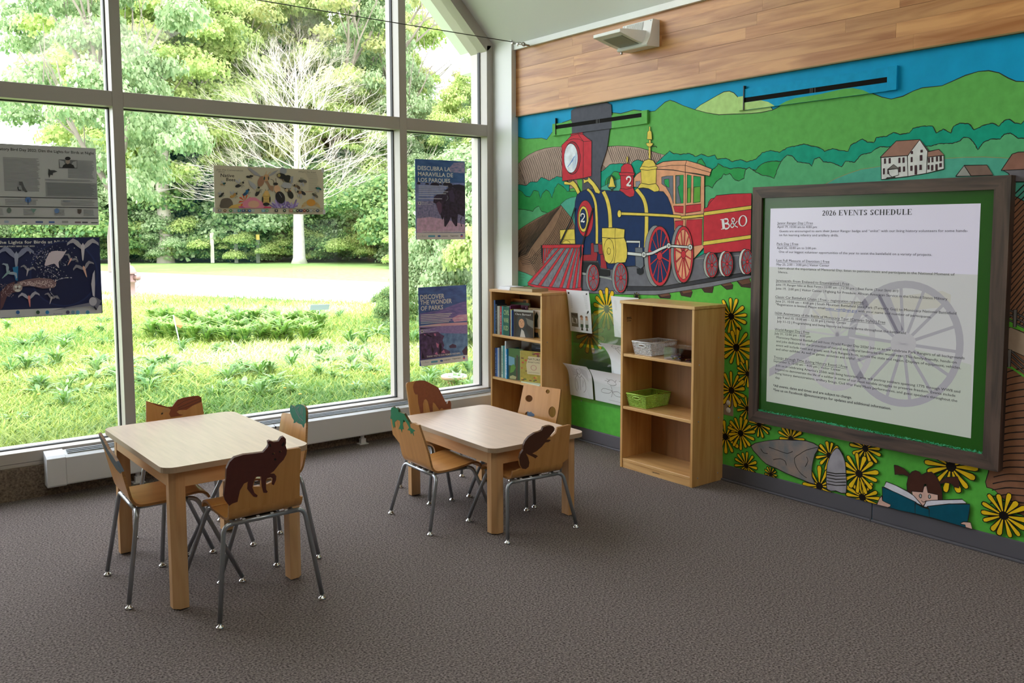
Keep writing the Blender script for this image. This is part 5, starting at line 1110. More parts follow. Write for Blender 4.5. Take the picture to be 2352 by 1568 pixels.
for k in range(900):
    y = rr.uniform(ib+.005, ia-.005); z = ja+rr.uniform(-.001, .010); a = rr.uniform(-1.2, 1.2); l = rr.uniform(.006, .014)
    e = Vector((rr.uniform(-.4, .2), math.sin(a), math.cos(a)*.35)).normalized()*l; q = Vector((x0+.010+rr.uniform(-.005, .004), y, z)); s2 = Vector((.0006, 0, .0012))
    tn.add([q-s2, q+s2, q+e], [(0, 1, 2)], mat('tinsel_green', 0x12B47A, .3))
ti = obj('grass_fringe', tn, dt, kind='stuff')
# ------------------------------------------------------------ wall outlet beside the second bookcase
ot = thing('wall_outlet', 'beige double socket on the mural beside the bookcase', 'outlet', (XM, 3.35, .51))
q0 = hit(1666, 907, 0, XM); q1 = hit(1685, 956, 0, XM)
yo0, yo1 = 3.315, 3.393
obj('plate', B(XM-.006, XM, q1.y, q1.y+.072, q1.z, q1.z+.115, mat('outlet_plate', 0x9A8470, .5)), ot, bevel=.003)
for z in (q1.z+.034, q1.z+.080):
    obj('socket', MB().lathe((XM, q1.y+.036, z), [(0, -.009), (.015, -.009), (.017, -.007), (.017, 0)], mat('socket_white', 0xD8D2C6, .4), 20, 'x'), ot)
# ------------------------------------------------------------ clear page rack between the bookcases
M_rack = glass_mat('clear_acrylic', (.97, .98, .97), .9)
rk = thing('page_rack', 'clear acrylic wall rack holding colouring pages between the bookcases', 'rack', (XM, 4.3, .3))
obj('back_sheet', B(XM-.012, XM-.009, 4.035, 4.80, .30, 1.03, M_rack), rk)
for (z0, z1, dx) in ((.735, .965, .035), (.495, .715, .035), (.335, .52, .04)):
    pk = MB().prism((0, 4.035, 0), (1, 0, 0), (0, 0, 1), (0, 1, 0), [(XM-.012, z0), (XM-.014-dx*.5, z0), (XM-.014-dx, z1), (XM-.016-dx, z1), (XM-.0165-dx*.5, z0-.003), (XM-.012, z0-.003)], 0, .765, M_rack)
    obj('pocket', pk, rk)
for (y, z) in ((4.54, .475), (4.70, .30), (4.10, .30)): obj('screw', MB().lathe((XM-.012, y, z), [(0, -.003), (.004, -.002), (.004, 0)], M_steel, 8, 'x'), rk)
def page(y0, y1, z0, z1, curl, lab, draw, dx=.03, top=None, grp=None, cname='sheet'):
    """sheet leaning in the rack; curl>0 lets its top edge fall forward"""
    t = thing('colouring_page', lab, 'paper', (XM-.03, (y0+y1)/2, z0)); n = 14; vs = []
    def S(u, v):
        x = XM-.014-dx*(.4+.6*v)-curl*max(0, v-.45)**2*1.6 - .004*math.sin(3*u+v); y = y1+(y0-y1)*u - (curl*.35*max(0, v-.5)*(0 if top is None else top)); z = z0+(z1-z0)*v - abs(curl)*max(0, v-.6)**2*.5
        return Vector((x, y, z))
    vs = [S(i/4, j/n) for j in range(n+1) for i in range(5)]; fs = [(j*5+i, j*5+i+1, (j+1)*5+i+1, (j+1)*5+i) for j in range(n) for i in range(4)]
    mb = MB(); mb.add(vs, fs, M_paper, True); mb.add([v+Vector((.0006, 0, 0)) for v in vs], [f[::-1] for f in fs], M_paper, True)
    sh = obj('sheet', mb, t)
    dm = MB(); mi_ = mat('pencil_grey', 0x55565A, .6)
    def L(pts, wd=.0012, m=None, k=3):
        P = smooth_path(pts, k) if k else pts; off = Vector((-.0008, 0, 0)); V = []
        for i, (u, v) in enumerate(P):
            a, b = P[max(i-1, 0)], P[min(i+1, len(P)-1)]; du, dv = (b[0]-a[0])*abs(y1-y0), (b[1]-a[1])*(z1-z0); l = math.hypot(du, dv) or 1
            nu, nv = -dv/l*wd/abs(y1-y0), du/l*wd/(z1-z0)
            V += [S(u+nu, v+nv)+off, S(u-nu, v-nv)+off]
        dm.add(V, [(2*i, 2*i+1, 2*i+3, 2*i+2) for i in range(len(P)-1)], m or mi_)
    def Q(pts, m): dm.add([S(u, v)+Vector((-.0010, 0, 0)) for u, v in pts], [tuple(t_) for t_ in tessellate_polygon([[Vector((a, b, 0)) for a, b in pts]])], m)
    draw(L, Q); obj('drawing', dm, sh); return t
def figure_draw(L, Q):
    L([(.35,.85),(.3,.9),(.38,.95),(.42,.88),(.36,.85)]); L([(.5,.78),(.45,.85),(.5,.92),(.58,.9),(.6,.82),(.5,.78)]); L([(.36,.85),(.4,.7),(.48,.72),(.45,.5),(.4,.25),(.35,.2)])
    L([(.6,.8),(.75,.72),(.85,.5),(.9,.3),(.8,.25),(.75,.5)]); L([(.48,.72),(.6,.66),(.75,.72)]); L([(.5,.5),(.62,.48),(.75,.5)]); L([(.5,.5),(.45,.2)]); L([(.62,.48),(.63,.15)]); L([(.75,.5),(.78,.18)]); L([(.55,.66),(.6,.5),(.68,.66)])
    L([(.5,.6),(.8,.58)]); L([(.42,.35),(.52,.3)]); L([(.3,.08),(.9,.08)], .0006)
def sheet_a(L, Q):
    g = mat('print_grey', 0x8A8C92)
    for k in range(13): L([(.12,.88-k*.026),(.9,.885-k*.026)], .0005, g, 0)
    Q([(.10,.12),(.42,.12),(.42,.45),(.10,.45)], mat('photo_dark', 0x6E6A5A)); Q([(.13,.2),(.38,.2),(.38,.32),(.13,.33)], mat('photo_pale', 0xC8C8C0)); Q([(.12,.36),(.4,.36),(.4,.43),(.12,.43)], mat('photo_brown', 0x4E4438))
    for x in (.58, .80):
        Q([(x-.05,.3),(x+.06,.3),(x+.05,.36),(x-.04,.36)], mat('print_skin', 0xC89878)); Q([(x-.07,.2),(x+.07,.2),(x+.06,.3),(x-.06,.3)], mat('print_cream', 0xC8C4BC)); Q([(x-.06,.12),(x+.06,.12),(x+.06,.2),(x-.06,.2)], mat('print_green', 0x3A5A3E)); Q([(x-.05,.05),(x+.05,.05),(x+.02,.12),(x-.02,.12)], mat('print_brown', 0x3A2C28))
        Q([(x-.08,.36),(x+.08,.36),(x+.03,.41),(x-.03,.41)] if x < .7 else [(x-.05,.36),(x+.05,.36),(x+.04,.40),(x-.04,.40)], mat('print_hat', 0x8A6248))
    Q([(.05,.90),(.12,.90),(.14,.94),(.06,.95)], M_ink); Q([(.86,.90),(.93,.92),(.92,.95),(.87,.94)], M_ink); Q([(.82,.44),(.92,.5),(.9,.54),(.84,.5)], M_ink)
pg1 = page(4.565, 4.80, .815, 1.125, .02, 'illustrated battlefield worksheet in the top left pocket of the clear rack', sheet_a, .05)
page(4.075, 4.335, .815, 1.105, .015, 'worksheet whose heading shows above the second bookcase', lambda L, Q: [L([(.1,.88-k*.03),(.9,.885-k*.03)], .0005, mat('print_grey', 0x8A8C92), 0) for k in range(8)], .05)
page(4.04, 4.36, .50, .79, .16, 'outline drawing of a standing figure curling out of the middle pocket', figure_draw, .04, -1)
def bearded(L, Q):
    for k in range(7): L([(.2,.9-k*.05),(.35+.02*k,.92-k*.04)], .0008); L([(.6,.9-k*.03),(.85,.8-k*.05)], .0008)
    L([(.45,.82),(.42,.72),(.48,.64),(.56,.72),(.54,.82),(.45,.82)]); L([(.44,.7),(.4,.62),(.5,.55),(.58,.64)]); L([(.42,.64),(.3,.5),(.28,.25),(.35,.15)]); L([(.56,.62),(.7,.5),(.72,.25),(.62,.15)]); L([(.5,.55),(.5,.2)]); L([(.35,.5),(.4,.3),(.38,.2)]); L([(.63,.5),(.6,.3)])
page(4.55, 4.80, .335, .60, .15, 'outline portrait of a bearded man curling out of the lowest pocket', bearded, .045, 1)
def hummer(L, Q):
    L([(.35,.72),(.3,.62),(.38,.56),(.48,.62),(.42,.74),(.35,.72)]); L([(.55,.74),(.72,.7),(.85,.5),(.92,.4)]); L([(.6,.78),(.66,.8),(.75,.74),(.8,.85),(.95,.92)]); L([(.75,.74),(.9,.8),(.97,.7)]); L([(.36,.56),(.38,.35),(.35,.2)])
    L([(.38,.4),(.2,.42),(.15,.3),(.3,.3),(.38,.4)]); L([(.38,.36),(.5,.4),(.58,.28),(.45,.26),(.38,.36)]); L([(.25,.68),(.35,.66)]); L([(.3,.75),(.36,.7)]); L([(.46,.68),(.5,.76)]); L([(.3,.1),(.75,.09)], .0006)
page(4.04, 4.53, .335, .575, .08, 'outline drawing of a hummingbird at a flower in the lowest pocket', hummer, .04, 0)
# ------------------------------------------------------------ wall fixture on the boards
fx = thing('wall_fixture', 'white projecting wall unit with a ribbed plate on the pine boards', 'fixture', (XM-.02, 4.06, 2.83))
Wf = mat('fixture_white', 0xE2E2E0, .4); Wg = mat('fixture_grey', 0x8C9088, .5)
yA, yB_ = 4.225, 3.955
bx = MB().prism((0, yB_, 0), (1, 0, 0), (0, 0, 1), (0, 1, 0), [(XM-.02, 2.745), (XM-.02, 2.915), (XM-.085, 2.915), (XM-.095, 2.87), (XM-.11, 2.80), (XM-.14, 2.748), (XM-.13, 2.738)], 0, yA-yB_, Wf)
body = obj('housing', bx, fx, bevel=.004)
for k in range(15):
    y = 4.035+k*.0105; obj('rib', MB().prism((0, y, 0), (1, 0, 0), (0, 0, 1), (0, 1, 0), [(XM-.088, 2.908), (XM-.091, 2.908), (XM-.103, 2.85), (XM-.110, 2.815), (XM-.106, 2.815)], 0, .004, Wf), fx)
hd = MB().prism((0, 4.00, 0), (1, 0, 0), (0, 0, 1), (0, 1, 0), [(XM-.10, 2.80), (XM-.10, 2.845), (XM-.30, 2.832), (XM-.335, 2.826), (XM-.335, 2.805), (XM-.30, 2.798), (XM-.20, 2.775), (XM-.12, 2.762)], 0, .245, Wf)
obj('head', hd, fx, bevel=.004)
ln = MB().prism((0, 4.03, 0), (1, 0, 0), (0, 0, 1), (0, 1, 0), [(XM-.290, 2.7955), (XM-.200, 2.7745), (XM-.135, 2.7645), (XM-.135, 2.762), (XM-.200, 2.772), (XM-.290, 2.793)], 0, .17, Wg)
obj('lens', ln, fx)
for (y, z) in ((4.21, 2.905), (3.97, 2.905)): obj('screw', MB().lathe((XM-.087, y, z), [(0, -.002), (.004, -.001), (.004, .002)], M_steel, 8, 'x'), fx)
obj('knob', MB().lathe((XM-.12, 4.20, 2.733), [(0, -.012), (.008, -.012), (.009, -.004), (.006, .004)], M_chrome, 12), fx)
# ------------------------------------------------------------ steel tie cable
cb = thing('tie_cable', 'thin dark steel cable stretched across the room under the ceiling', 'cable', (4.25, 5.27, 2.968))
obj('wire', MB().tube([(4.10, 5.275, 2.972), (2.5, 5.28, 2.968), (XL+.02, 5.28, 2.972)], .0032, mat('cable_steel', 0x3A3834, .4, .7), 8), cb)
M_ss = mat('shackle_steel', 0xA8A59C, .25, 1.)
eye = MB()
eye.tube([(4.262, 5.27, 2.965), (4.235, 5.27, 2.966), (4.205, 5.272, 2.967)], .008, M_ss, 8)
eye.tube([(4.205+.018*math.cos(a), 5.272, 2.968+.012*math.sin(a)) for a in [2*math.pi*k/16 for k in range(17)]], .0045, M_ss, 6)
eye.tube([(4.172+.022*math.cos(a), 5.272+.004*math.sin(a), 2.969+.008*math.sin(a)) for a in [2*math.pi*k/16 for k in range(17)]], .003, M_ss, 6)
obj('shackle', eye, cb)
for x in (4.15, 4.10):
    obj('wire_clip', MB().box(x-.008, x+.008, 5.266, 5.282, 2.958, 2.968, M_ss).tube([(x-.005, 5.268, 2.976), (x-.005, 5.268, 2.948)], .003, M_chrome, 6).tube([(x+.005, 5.28, 2.976), (x+.005, 5.28, 2.948)], .003, M_chrome, 6), cb)
# track lamp washing the sloped ceiling
_d = ray(1450, -190); _t = (3.045+4.238-H)/(_d.z+_d.x); _c = CAM+_d*_t
tl = thing('track_lamp', 'small white track lamp aimed at the sloped ceiling above the pine boards', 'lamp', (_c.x-.30, _c.y-.2, _c.z-.30))
_p = Vector((_c.x-.30, _c.y-.2, _c.z-.30)); _n = Vector((-.7071, 0, -.7071))
obj('lamp_head', MB().tube([_p-_n*.09, _p-_n*.0, _p+_n*.02], [.05, .035, .0], M_white, 16, False), tl)
obj('bulb', MB().lathe(tuple(_p-_n*.03), [(0, -.02), (.02, 0), (0, .02)], mat('bulb_glow', 0xFFE8C8, .5, emit=8), 12), tl)
obj('lamp_stem', MB().tube([_p+_n*.0, _p+_n*.02, _p+Vector((-.02, -.1, .0)), _p+Vector((.0, -.1, .36))], .008, M_white, 8), tl)
lamp('track_lamp_light', 'SPOT', tuple(_p-_n*.05), 34, (1, .88, .72), size=.03).rotation_euler = (-_n).to_track_quat('-Z', 'Y').to_euler()
bpy.data.lights['track_lamp_light'].spot_size = 2.7; bpy.data.lights['track_lamp_light'].spot_blend = .8
# ------------------------------------------------------------ posters on the window glass
def pmat(c):
    return mat('poster_%06x' % c, tuple(min(.88, v*1.55) for v in rgb(c)), .45)
def pm(name, c, rough=.5, n=None, stretch=None, col2=None):
    g = lambda v: tuple(min(.88, q*1.75) for q in rgb(v))
    return mat(name, g(c), rough, n=n, stretch=stretch, col2=g(col2) if col2 is not None else None)
class Flat:
    """flat print in the window plane; the zoom fn gives photo pixels that land on the poster"""
    def __init__(s, f): s.f = f; s.mb = MB(); s.y = GY-.0035
    def pt(s, x, y): h_ = hit(*s.f(x, y), 1, GY-.003); return (h_.x, h_.z)
    def poly(s, pts, c, sm=0, raw=False, **k):
        Q = pts if raw else [s.pt(*q) for q in pts]
        if sm: Q = smooth_path(Q, sm, True)
        s.y -= .00003; m = c if not isinstance(c, int) else pmat(c)
        s.mb.add([(a, s.y, b) for a, b in Q], [tuple(t_) for t_ in tessellate_polygon([[Vector((a, b, 0)) for a, b in Q]])], m)
    def ell(s, cx, cy, rx, ry, c, rot=0, n=20):
        ca, sa = math.cos(rot), math.sin(rot); s.poly([(cx+rx*math.cos(t)*ca-ry*math.sin(t)*sa, cy+rx*math.cos(t)*sa+ry*math.sin(t)*ca) for t in [2*math.pi*k/n for k in range(n)]], c)
    def line(s, P, w_, c, sm=2):
        P = smooth_path(P, sm) if sm and len(P) > 2 else P; A_ = []; B_ = []
        for i in range(len(P)):
            a, b = P[max(i-1, 0)], P[min(i+1, len(P)-1)]; dx, dy = b[0]-a[0], b[1]-a[1]; l = math.hypot(dx, dy) or 1
            A_.append((P[i][0]-dy/l*w_/2, P[i][1]+dx/l*w_/2)); B_.append((P[i][0]+dy/l*w_/2, P[i][1]-dx/l*w_/2))
        s.poly(A_+B_[::-1], c)
    def text(s, st, x0, y0, x1, hpx, c, bold=0., slant=0):
        a = s.pt(x0, y0); b = s.pt(x1, y0); t_ = s.pt(x0, y0-hpx); s.y -= .00003
        put_text(s.mb, st, (a[0], s.y, a[1]), (1, 0, 0), (0, 0, 1), pmat(c), width=b[0]-a[0], height=t_[1]-a[1], bold=bold, slant=slant)
    def rect(s, x0, x1, z0, z1, c): s.poly([(x0, z0), (x1, z0), (x1, z1), (x0, z1)], c, raw=True)
    def lines(s, x0, x1, z0, z1, n_, c, rag=.1):
        for k in range(n_):
            z = z1-(k+.5)*(z1-z0)/n_; h_ = (z1-z0)/n_*.42; s.rect(x0, x1-(x1-x0)*R.random()*rag, z, z+h_, c)
def poster(name, label, x0, x1, z0, z1, base):
    t = thing(name, label, 'poster', ((x0+x1)/2, GY-.003, z0), 0, 'posters on the window')
    obj('sheet', B(x0, x1, GY-.0032, GY-.0008, z0, z1, pmat(base)), t); return t
# 1 grey text poster
t = poster('window_poster', 'grey text poster about dimming lights for birds, upper left of the window', .655, 1.294, 1.597, 2.062, 0xA5A7AB)
P_ = Flat(Z(0, 300, 3.41)); dk = 0x3C3E44
h_ = P_.pt(8, 130)
put_text(P_.mb, 'World Migratory Bird Day 2022: Dim the Lights for Birds at Night', (.677, P_.y, 2.024), (1, 0, 0), (0, 0, 1), M_ink, width=.606, height=.0165, bold=.012)
for (a, b, c, d, n_) in ((.67,.76,1.80,2.0,26), (.80,.987,1.79,1.985,26), (1.135,1.28,1.875,1.985,14), (1.01,1.28,1.855,1.868,2)): P_.lines(a, b, c, d, n_, 0x6E7076)
P_.rect(1.012, 1.29, 1.765, 1.85, 0x7E8186); P_.lines(1.02, 1.28, 1.77, 1.845, 10, 0x55585E)
P_.poly([(460,225),(605,232),(605,296),(462,294)], 0x5A5C60); P_.poly([(462,228),(500,240),(520,290),(470,285)], 0x8E9096); P_.poly([(600,236),(570,245),(545,290),(600,290)], 0x8E9096)
P_.poly([(485,292),(495,270),(515,258),(550,258),(575,270),(585,294)], 0x17181A); P_.ell(530, 238, 18, 24, 0x8C8078); P_.ell(530, 218, 22, 14, 0x15161A)
P_.poly([(380,298),(395,310),(425,310),(450,320),(415,330),(412,350),(395,345),(385,372),(376,340)], 0x2A2C30); P_.poly([(150,398),(175,400),(190,440),(215,480),(200,482),(175,465),(165,430),(150,425)], 0x4A4C50); P_.line([(140,440),(145,465),(165,468)], 8, 0x2A2C30)
for z in (1.755, 1.700, 1.637): P_.rect(.655, 1.294, z, z+.004, 0x1C1E22)
P_.lines(.80, .97, 1.71, 1.745, 4, 0x7E8086); P_.lines(1.09, 1.28, 1.71, 1.745, 4, 0x7E8086); P_.ell(219, 541, 24, 22, 0x4A6AA0); P_.rect(.914, .918, 1.715, 1.745, 0x23304A)
for x in (.70, .86, 1.02, 1.18): P_.lines(x-.02+.05, x+.09, 1.65, 1.69, 5, 0x7E8086)
P_.poly([(237,610),(285,614),(262,646)], 0x6A8A86); P_.ell(444, 628, 19, 19, 0x5A78A8); P_.poly([(605,614),(638,616),(636,640),(622,652),(606,642)], 0x4A423E); P_.ell(70, 624, 18, 22, 0x5A6A66)
P_.rect(.655, 1.294, 1.597, 1.632, 0xB4B5B9)
for x, c in ((.67,0x9A9CA2),(.70,0x7A6A5A),(.79,0x8A9AAE),(.88,0x6A6C74),(.95,0x4A5A8A),(1.02,0x3A5A9A),(1.09,0x8A8C90),(1.16,0x6A5A66),(1.20,0x4A4C54),(1.25,0x3A4A42)): P_.rect(x, x+R.uniform(.02,.045), 1.608, 1.608+R.uniform(.005,.014), c)
P_.text('Audubon', 492, 555, 548, 12, 0x5A6E8A)
obj('print', P_.mb, t)
# 2 dark bird poster
t = poster('window_poster', 'dark blue poster of flying birds over night lights, lower left of the window', .660, 1.294, 1.055, 1.522, 0x17204A)
P_ = Flat(Z(0, 300, 3.41)); w_ = 0xE2E2EA
put_text(P_.mb, 'Dim the Lights for Birds at Night', (.692, P_.y, 1.488), (1, 0, 0), (0, 0, 1), pmat(w_), width=.423, height=.018, bold=.02)
put_text(P_.mb, 'WORLD MIGRATORY BIRD DAY 2022', (.705, P_.y, 1.468), (1, 0, 0), (0, 0, 1), pmat(w_), width=.235, height=.009, bold=.015)
P_.poly([(0,1405),(560,1385),(795,1365),(797,1430),(0,1466)], 0xB4B5BC); P_.rect(.66, .75, 1.055, 1.083, 0xB4B5BC)
rr = random.Random(11)
P_.ell(500, 1120, 270, 255, 0x1C2858, 0, 40); P_.ell(500, 1120, 255, 245, 0x121A42, 0, 40)
for k in range(420):
    th = rr.random(); 
    if th < .5: x, y = rr.gauss(400, 80), rr.gauss(985, 40)
    elif th < .75: x, y = rr.gauss(370, 45)+rr.random()*40, 1060+rr.random()*100
    else:
        a = rr.random()*2.4; x, y = 480+150*math.cos(a*1.1+2.2)+60, 1240+90*math.sin(a*1.1+2.2)
    P_.ell(x, y, rr.uniform(1.5, 6), rr.uniform(1.5, 5), rr.choice([0xB8B4C8, 0x9A98B8, 0xD8CCD8, 0x6A6C94]), 0, 5)
P_.poly([(345,1050),(380,960),(430,940),(500,945),(520,935),(480,1000),(455,1030),(460,1075),(440,1060),(420,1040),(370,1055)], 0xC4B8C8, 2)
def bird(cx, cy, s_, a, body=0xA8A4B0, wing=0x82808E):
    ca, sa = math.cos(a), math.sin(a); T_ = lambda L_: [(cx+(x*ca-y*sa)*s_, cy+(x*sa+y*ca)*s_) for x, y in L_]
    P_.poly(T_([(.05,-.12),(.3,-.42),(.62,-.58),(.98,-.30),(1.0,-.12),(.8,-.26),(.6,-.30),(.36,-.08),(.1,.1)]), wing); P_.poly(T_([(-.05,-.12),(-.3,-.42),(-.62,-.58),(-.98,-.30),(-1.0,-.12),(-.8,-.26),(-.6,-.30),(-.36,-.08),(-.1,.1)]), wing)
    P_.poly(T_([(0,-.3),(.12,-.1),(.1,.2),(.04,.75),(0,.85),(-.04,.75),(-.1,.2),(-.12,-.1)]), body)
bird(645, 915, 125, 0, 0xB8B4C0, 0x9C9AA8); bird(125, 985, 140, 0, 0x8E96B0, 0x7A80A0); P_.poly([(95,1070),(140,1060),(135,1175),(118,1170)], 0x1E6AA0)
bird(550, 1010, 60, .5, 0xC89C98); bird(215, 1090, 60, .2); bird(655, 1080, 85, -.3, 0xC8A098); bird(225, 1310, 85, -.1, 0xD07A7A, 0x9C9CB0); bird(400, 1310, 60, .3); bird(60, 1110, 80, .8, 0x7A9AA0, 0x8A9AAE)
P_.poly([(0,1405),(0,1260),(60,1200),(110,1180),(130,1260),(90,1270),(50,1300),(20,1380)], 0x5A3E48, 1); P_.poly([(130,1185),(200,1165),(300,1150),(400,1160),(440,1190),(420,1230),(330,1235),(240,1215),(160,1220)], 0x7A6068, 1)
for k in range(170):
    x = rr.uniform(150, 435); P_.ell(x, 1193+rr.uniform(-28, 35)*(x/430), 4, 3.4, 0xC8B4B8, 0, 6)
for k in range(60): P_.ell(rr.uniform(2, 100), rr.uniform(1200, 1300), 3, 3, 0xB09AA4, 0, 5)
P_.ell(133, 1228, 38, 34, 0x9A8A8C); P_.ell(120, 1220, 11, 10, 0xD8D0D0); P_.ell(148, 1220, 11, 10, 0xD8D0D0); P_.ell(134, 1250, 22, 10, 0xDCD6D8); P_.ell(134, 1232, 4, 8, 0x2A2228)
P_.poly([(720,1290),(708,1200),(720,1120),(735,1090),(738,1200),(735,1300)], 0xB4B2C0); P_.poly([(400,1408),(520,1380),(690,1345),(740,1300),(790,1330),(750,1400),(700,1370),(560,1385)], 0x6A6C80); P_.ell(722, 1335, 30, 34, 0xA8A6B6); P_.line([(730,1375),(750,1400)], 12, 0x1A1A2E, 0)
for x, c in ((135,0x2A5A9A),(292,0x2A4A3A),(365,0x2A7AB0),(525,0x4A4A66),(565,0x6A8AA6),(603,0x5A9AC0),(680,0x4A8AA6)): P_.ell(x, 1420, 15, 15, c, 0, 14)
P_.text('Audubon', 412, 1438, 485, 13, 0x5A6A8A); P_.text('CMS', 122, 1450, 155, 9, 0x3A6A9A); P_.lines(.67, .72, 1.062, 1.078, 2, 0x8A6A76)
obj('print', P_.mb, t)
# 3 native bees
t = poster('window_poster', 'wide poster of native bees and flowers in the middle pane', 2.008, 2.792, 1.676, 1.993, 0xB6B09E)
t.rotation_euler = (0, 0, 0)
P_ = Flat(Z(480, 370, 8.4)); BK2, GRW = 0x24211F, 0x9A9CA4
P_.text('Join the Conversation', 140, 178, 655, 40, 0x6A5E52, 0, .1); P_.text('about', 178, 214, 300, 32, 0x6A5E52, 0, .1); P_.text('Native', 220, 302, 485, 68, 0x2C2622, .01, .1); P_.text('Bees', 330, 382, 508, 66, 0x2C2622, .01, .1); P_.text("What's the buzz?", 1720, 216, 2065, 32, 0x5A5048, 0, .1)
for k in range(18): P_.line([(1860+min(k, 5)*12, 240+k*20), (2110-abs(k-6)*6, 246+k*20)], 5, 0x86827A, 0)
P_.line([(1850,592),(2000,592)], 5, 0xB05A44, 0)
P_.poly([(220,900),(215,820),(240,740),(310,712),(400,720),(455,790),(460,850),(450,900)], 0x5A5248, 2); P_.poly([(370,905),(440,850),(600,820),(750,826),(760,845),(680,880),(600,905)], 0xC8A458, 1)
P_.poly([(590,905),(560,870),(660,860),(760,880),(900,905)], 0xB05A8A)
for a in range(9): P_.poly([(690,770),(690+130*math.cos(a*.7-3.4),770+150*math.sin(a*.7-3.4)),(690+100*math.cos(a*.7-3.1),770+120*math.sin(a*.7-3.1))], 0xC8502E)
P_.poly([(640,800),(720,740),(800,700),(900,705),(980,760),(1040,800),(1050,905),(700,905),(660,850)], 0xD07A94, 2); P_.ell(860, 830, 110, 70, 0xC49A84); P_.poly([(1040,905),(1080,870),(1200,880),(1195,905)], 0xC8446E)
rr = random.Random(2)
for k in range(46):
    a = rr.uniform(-2.9, -.25); l = rr.uniform(120, 260); x0 = rr.uniform(1260, 1640); P_.line([(x0, 900), (x0+l*math.cos(a)*.7, max(700, 900+l*.8*math.sin(a)))], 24, rr.choice([0x7A68A8, 0x9A8CC0, 0x6A5A9A, 0xB0A8C8]), 0)
for k in range(13):
    a = -math.pi+k*math.pi/12; P_.poly([(1960+50*math.cos(a), 850+30*math.sin(a)), (1960+180*math.cos(a-.06), 890+160*math.sin(a-.06)*.8), (1960+180*math.cos(a+.06), 890+160*math.sin(a+.06)*.8)], 0xD0A048)
P_.ell(1965, 800, 85, 68, 0xC08A3A)
def bee(cx, cy, L_, a, abd, tho, head=BK2, wings=True, stripes=None, w=.5):
    ca, sa = math.cos(a), math.sin(a); X_ = lambda u, v: (cx+(u*ca-v*sa)*L_, cy+(u*sa+v*ca)*L_)
    for k in (-1, 0, 1): P_.line([X_(.1+k*.12, .1), X_(.18+k*.2, .5), X_(.15+k*.26, .75)], L_*.05, BK2, 0)
    if wings:
        P_.poly([X_(.1, 0), X_(-.05, -.5), X_(-.28, -1.0), X_(-.5, -.98), X_(-.5, -.6), X_(-.15, -.1)], GRW, 1); P_.poly([X_(.15, 0), X_(.3, -.5), X_(.35, -.9), X_(.18, -.95), X_(.02, -.5)], 0xA8A9B0, 1)
    P_.ell(*X_(-.45, .12), L_*.55, L_*.55*w, abd, a+.25)
    if stripes:
        for k in (-.75, -.5, -.25): P_.line([X_(k, -.12+.0), X_(k+.03, .36)], L_*.07, stripes, 0)
    P_.ell(*X_(.15, 0), L_*.33, L_*.29, tho, a); P_.ell(*X_(.55, .03), L_*.17, L_*.2, head, a); P_.line([X_(.62, -.05), X_(.85, -.25), X_(1.0, -.15)], L_*.035, BK2, 0)
bee(600, 440, 110, -.5, BK2, 0x9A957C); bee(790, 290, 80, -.1, BK2, BK2, wings=False); bee(275, 435, 65, -.3, 0xA08A6A, 0x1E5A5A); bee(240, 645, 75, -.7, 0x1E2A24, BK2); bee(480, 650, 95, -.5, 0xB88E4A, 0x9A7A48, stripes=0x6A5230)
P_.poly([(735,130),(800,140),(920,220),(1010,300),(880,270),(800,200)], 0x8A8A92); P_.poly([(1340,165),(1250,200),(1140,270),(1150,300),(1240,260)], 0x8A8A92)
P_.ell(1000, 390, 62, 105, 0x8A6650, .3); P_.ell(1100, 320, 62, 66, 0xB08A66); P_.ell(1062, 330, 16, 36, 0x3A4A44, .1); P_.ell(1145, 330, 12, 34, 0x3A4A44, -.1); P_.poly([(1070,390),(1130,380),(1180,470),(1240,480),(1230,590),(1160,540),(1120,450)], 0x8C6E58)
P_.line([(1090,290),(1095,230),(1110,195)], 9, 0xB08A66); P_.line([(1120,290),(1150,240),(1190,205)], 9, 0xB08A66)
bee(720, 590, 100, -.8, 0x1C4A70, 0x1E5A8A, wings=False); P_.poly([(750,360),(860,430),(920,500),(880,550),(790,480)], GRW); bee(930, 570, 115, -1.25, BK2, 0x9A967A, wings=False)
P_.ell(1100, 720, 82, 130, 0xB89A58); P_.ell(1100, 830, 62, 34, BK2); P_.ell(1105, 615, 45, 50, 0xC4A264); 
for k in (670, 720, 765): P_.line([(1030, k), (1100, k+16), (1170, k)], 6, 0x8A7038)
P_.line([(1090,570),(1080,545)], 6, BK2, 0); P_.line([(1125,570),(1150,545)], 6, BK2, 0); P_.ell(1030, 740, 14, 60, BK2); P_.ell(1170, 740, 14, 60, BK2)
P_.ell(1310, 540, 62, 80, 0xC09A7C, -.3); P_.ell(1370, 700, 88, 120, 0x201C1E, -.35); P_.ell(1280, 440, 46, 28, BK2); P_.line([(1250,420),(1230,370),(1180,345)], 8, BK2); P_.line([(1290,420),(1285,360),(1280,330)], 8, BK2); P_.line([(1350,620),(1400,700)], 8, 0x8A8A92, 0)
P_.poly([(1360,160),(1400,110),(1490,150),(1490,220),(1440,260),(1370,220)], 0x8E929C, 1); P_.ell(1400, 290, 100, 52, 0x1E1C1C, .3); P_.ell(1520, 340, 80, 70, 0x1E1C1C, .4); P_.line([(1580,300),(1550,400)], 16, 0xB0A070, 0); P_.ell(1345, 275, 30, 34, 0x9A8E5A)
for k in (0, 1, 2): P_.line([(1400+k*30, 330), (1430+k*30, 400), (1500+k*5, 450)], 9, BK2, 0)
P_.poly([(1560,300),(1620,290),(1610,420),(1570,420)], 0x8A8C98); bee(1500, 570, 105, .95+3.14, BK2, 0xB8A888, wings=False); P_.line([(1520,600),(1575,570)], 20, 0xB0603A, 0); P_.ell(1570, 650, 50, 78, BK2, -.4)
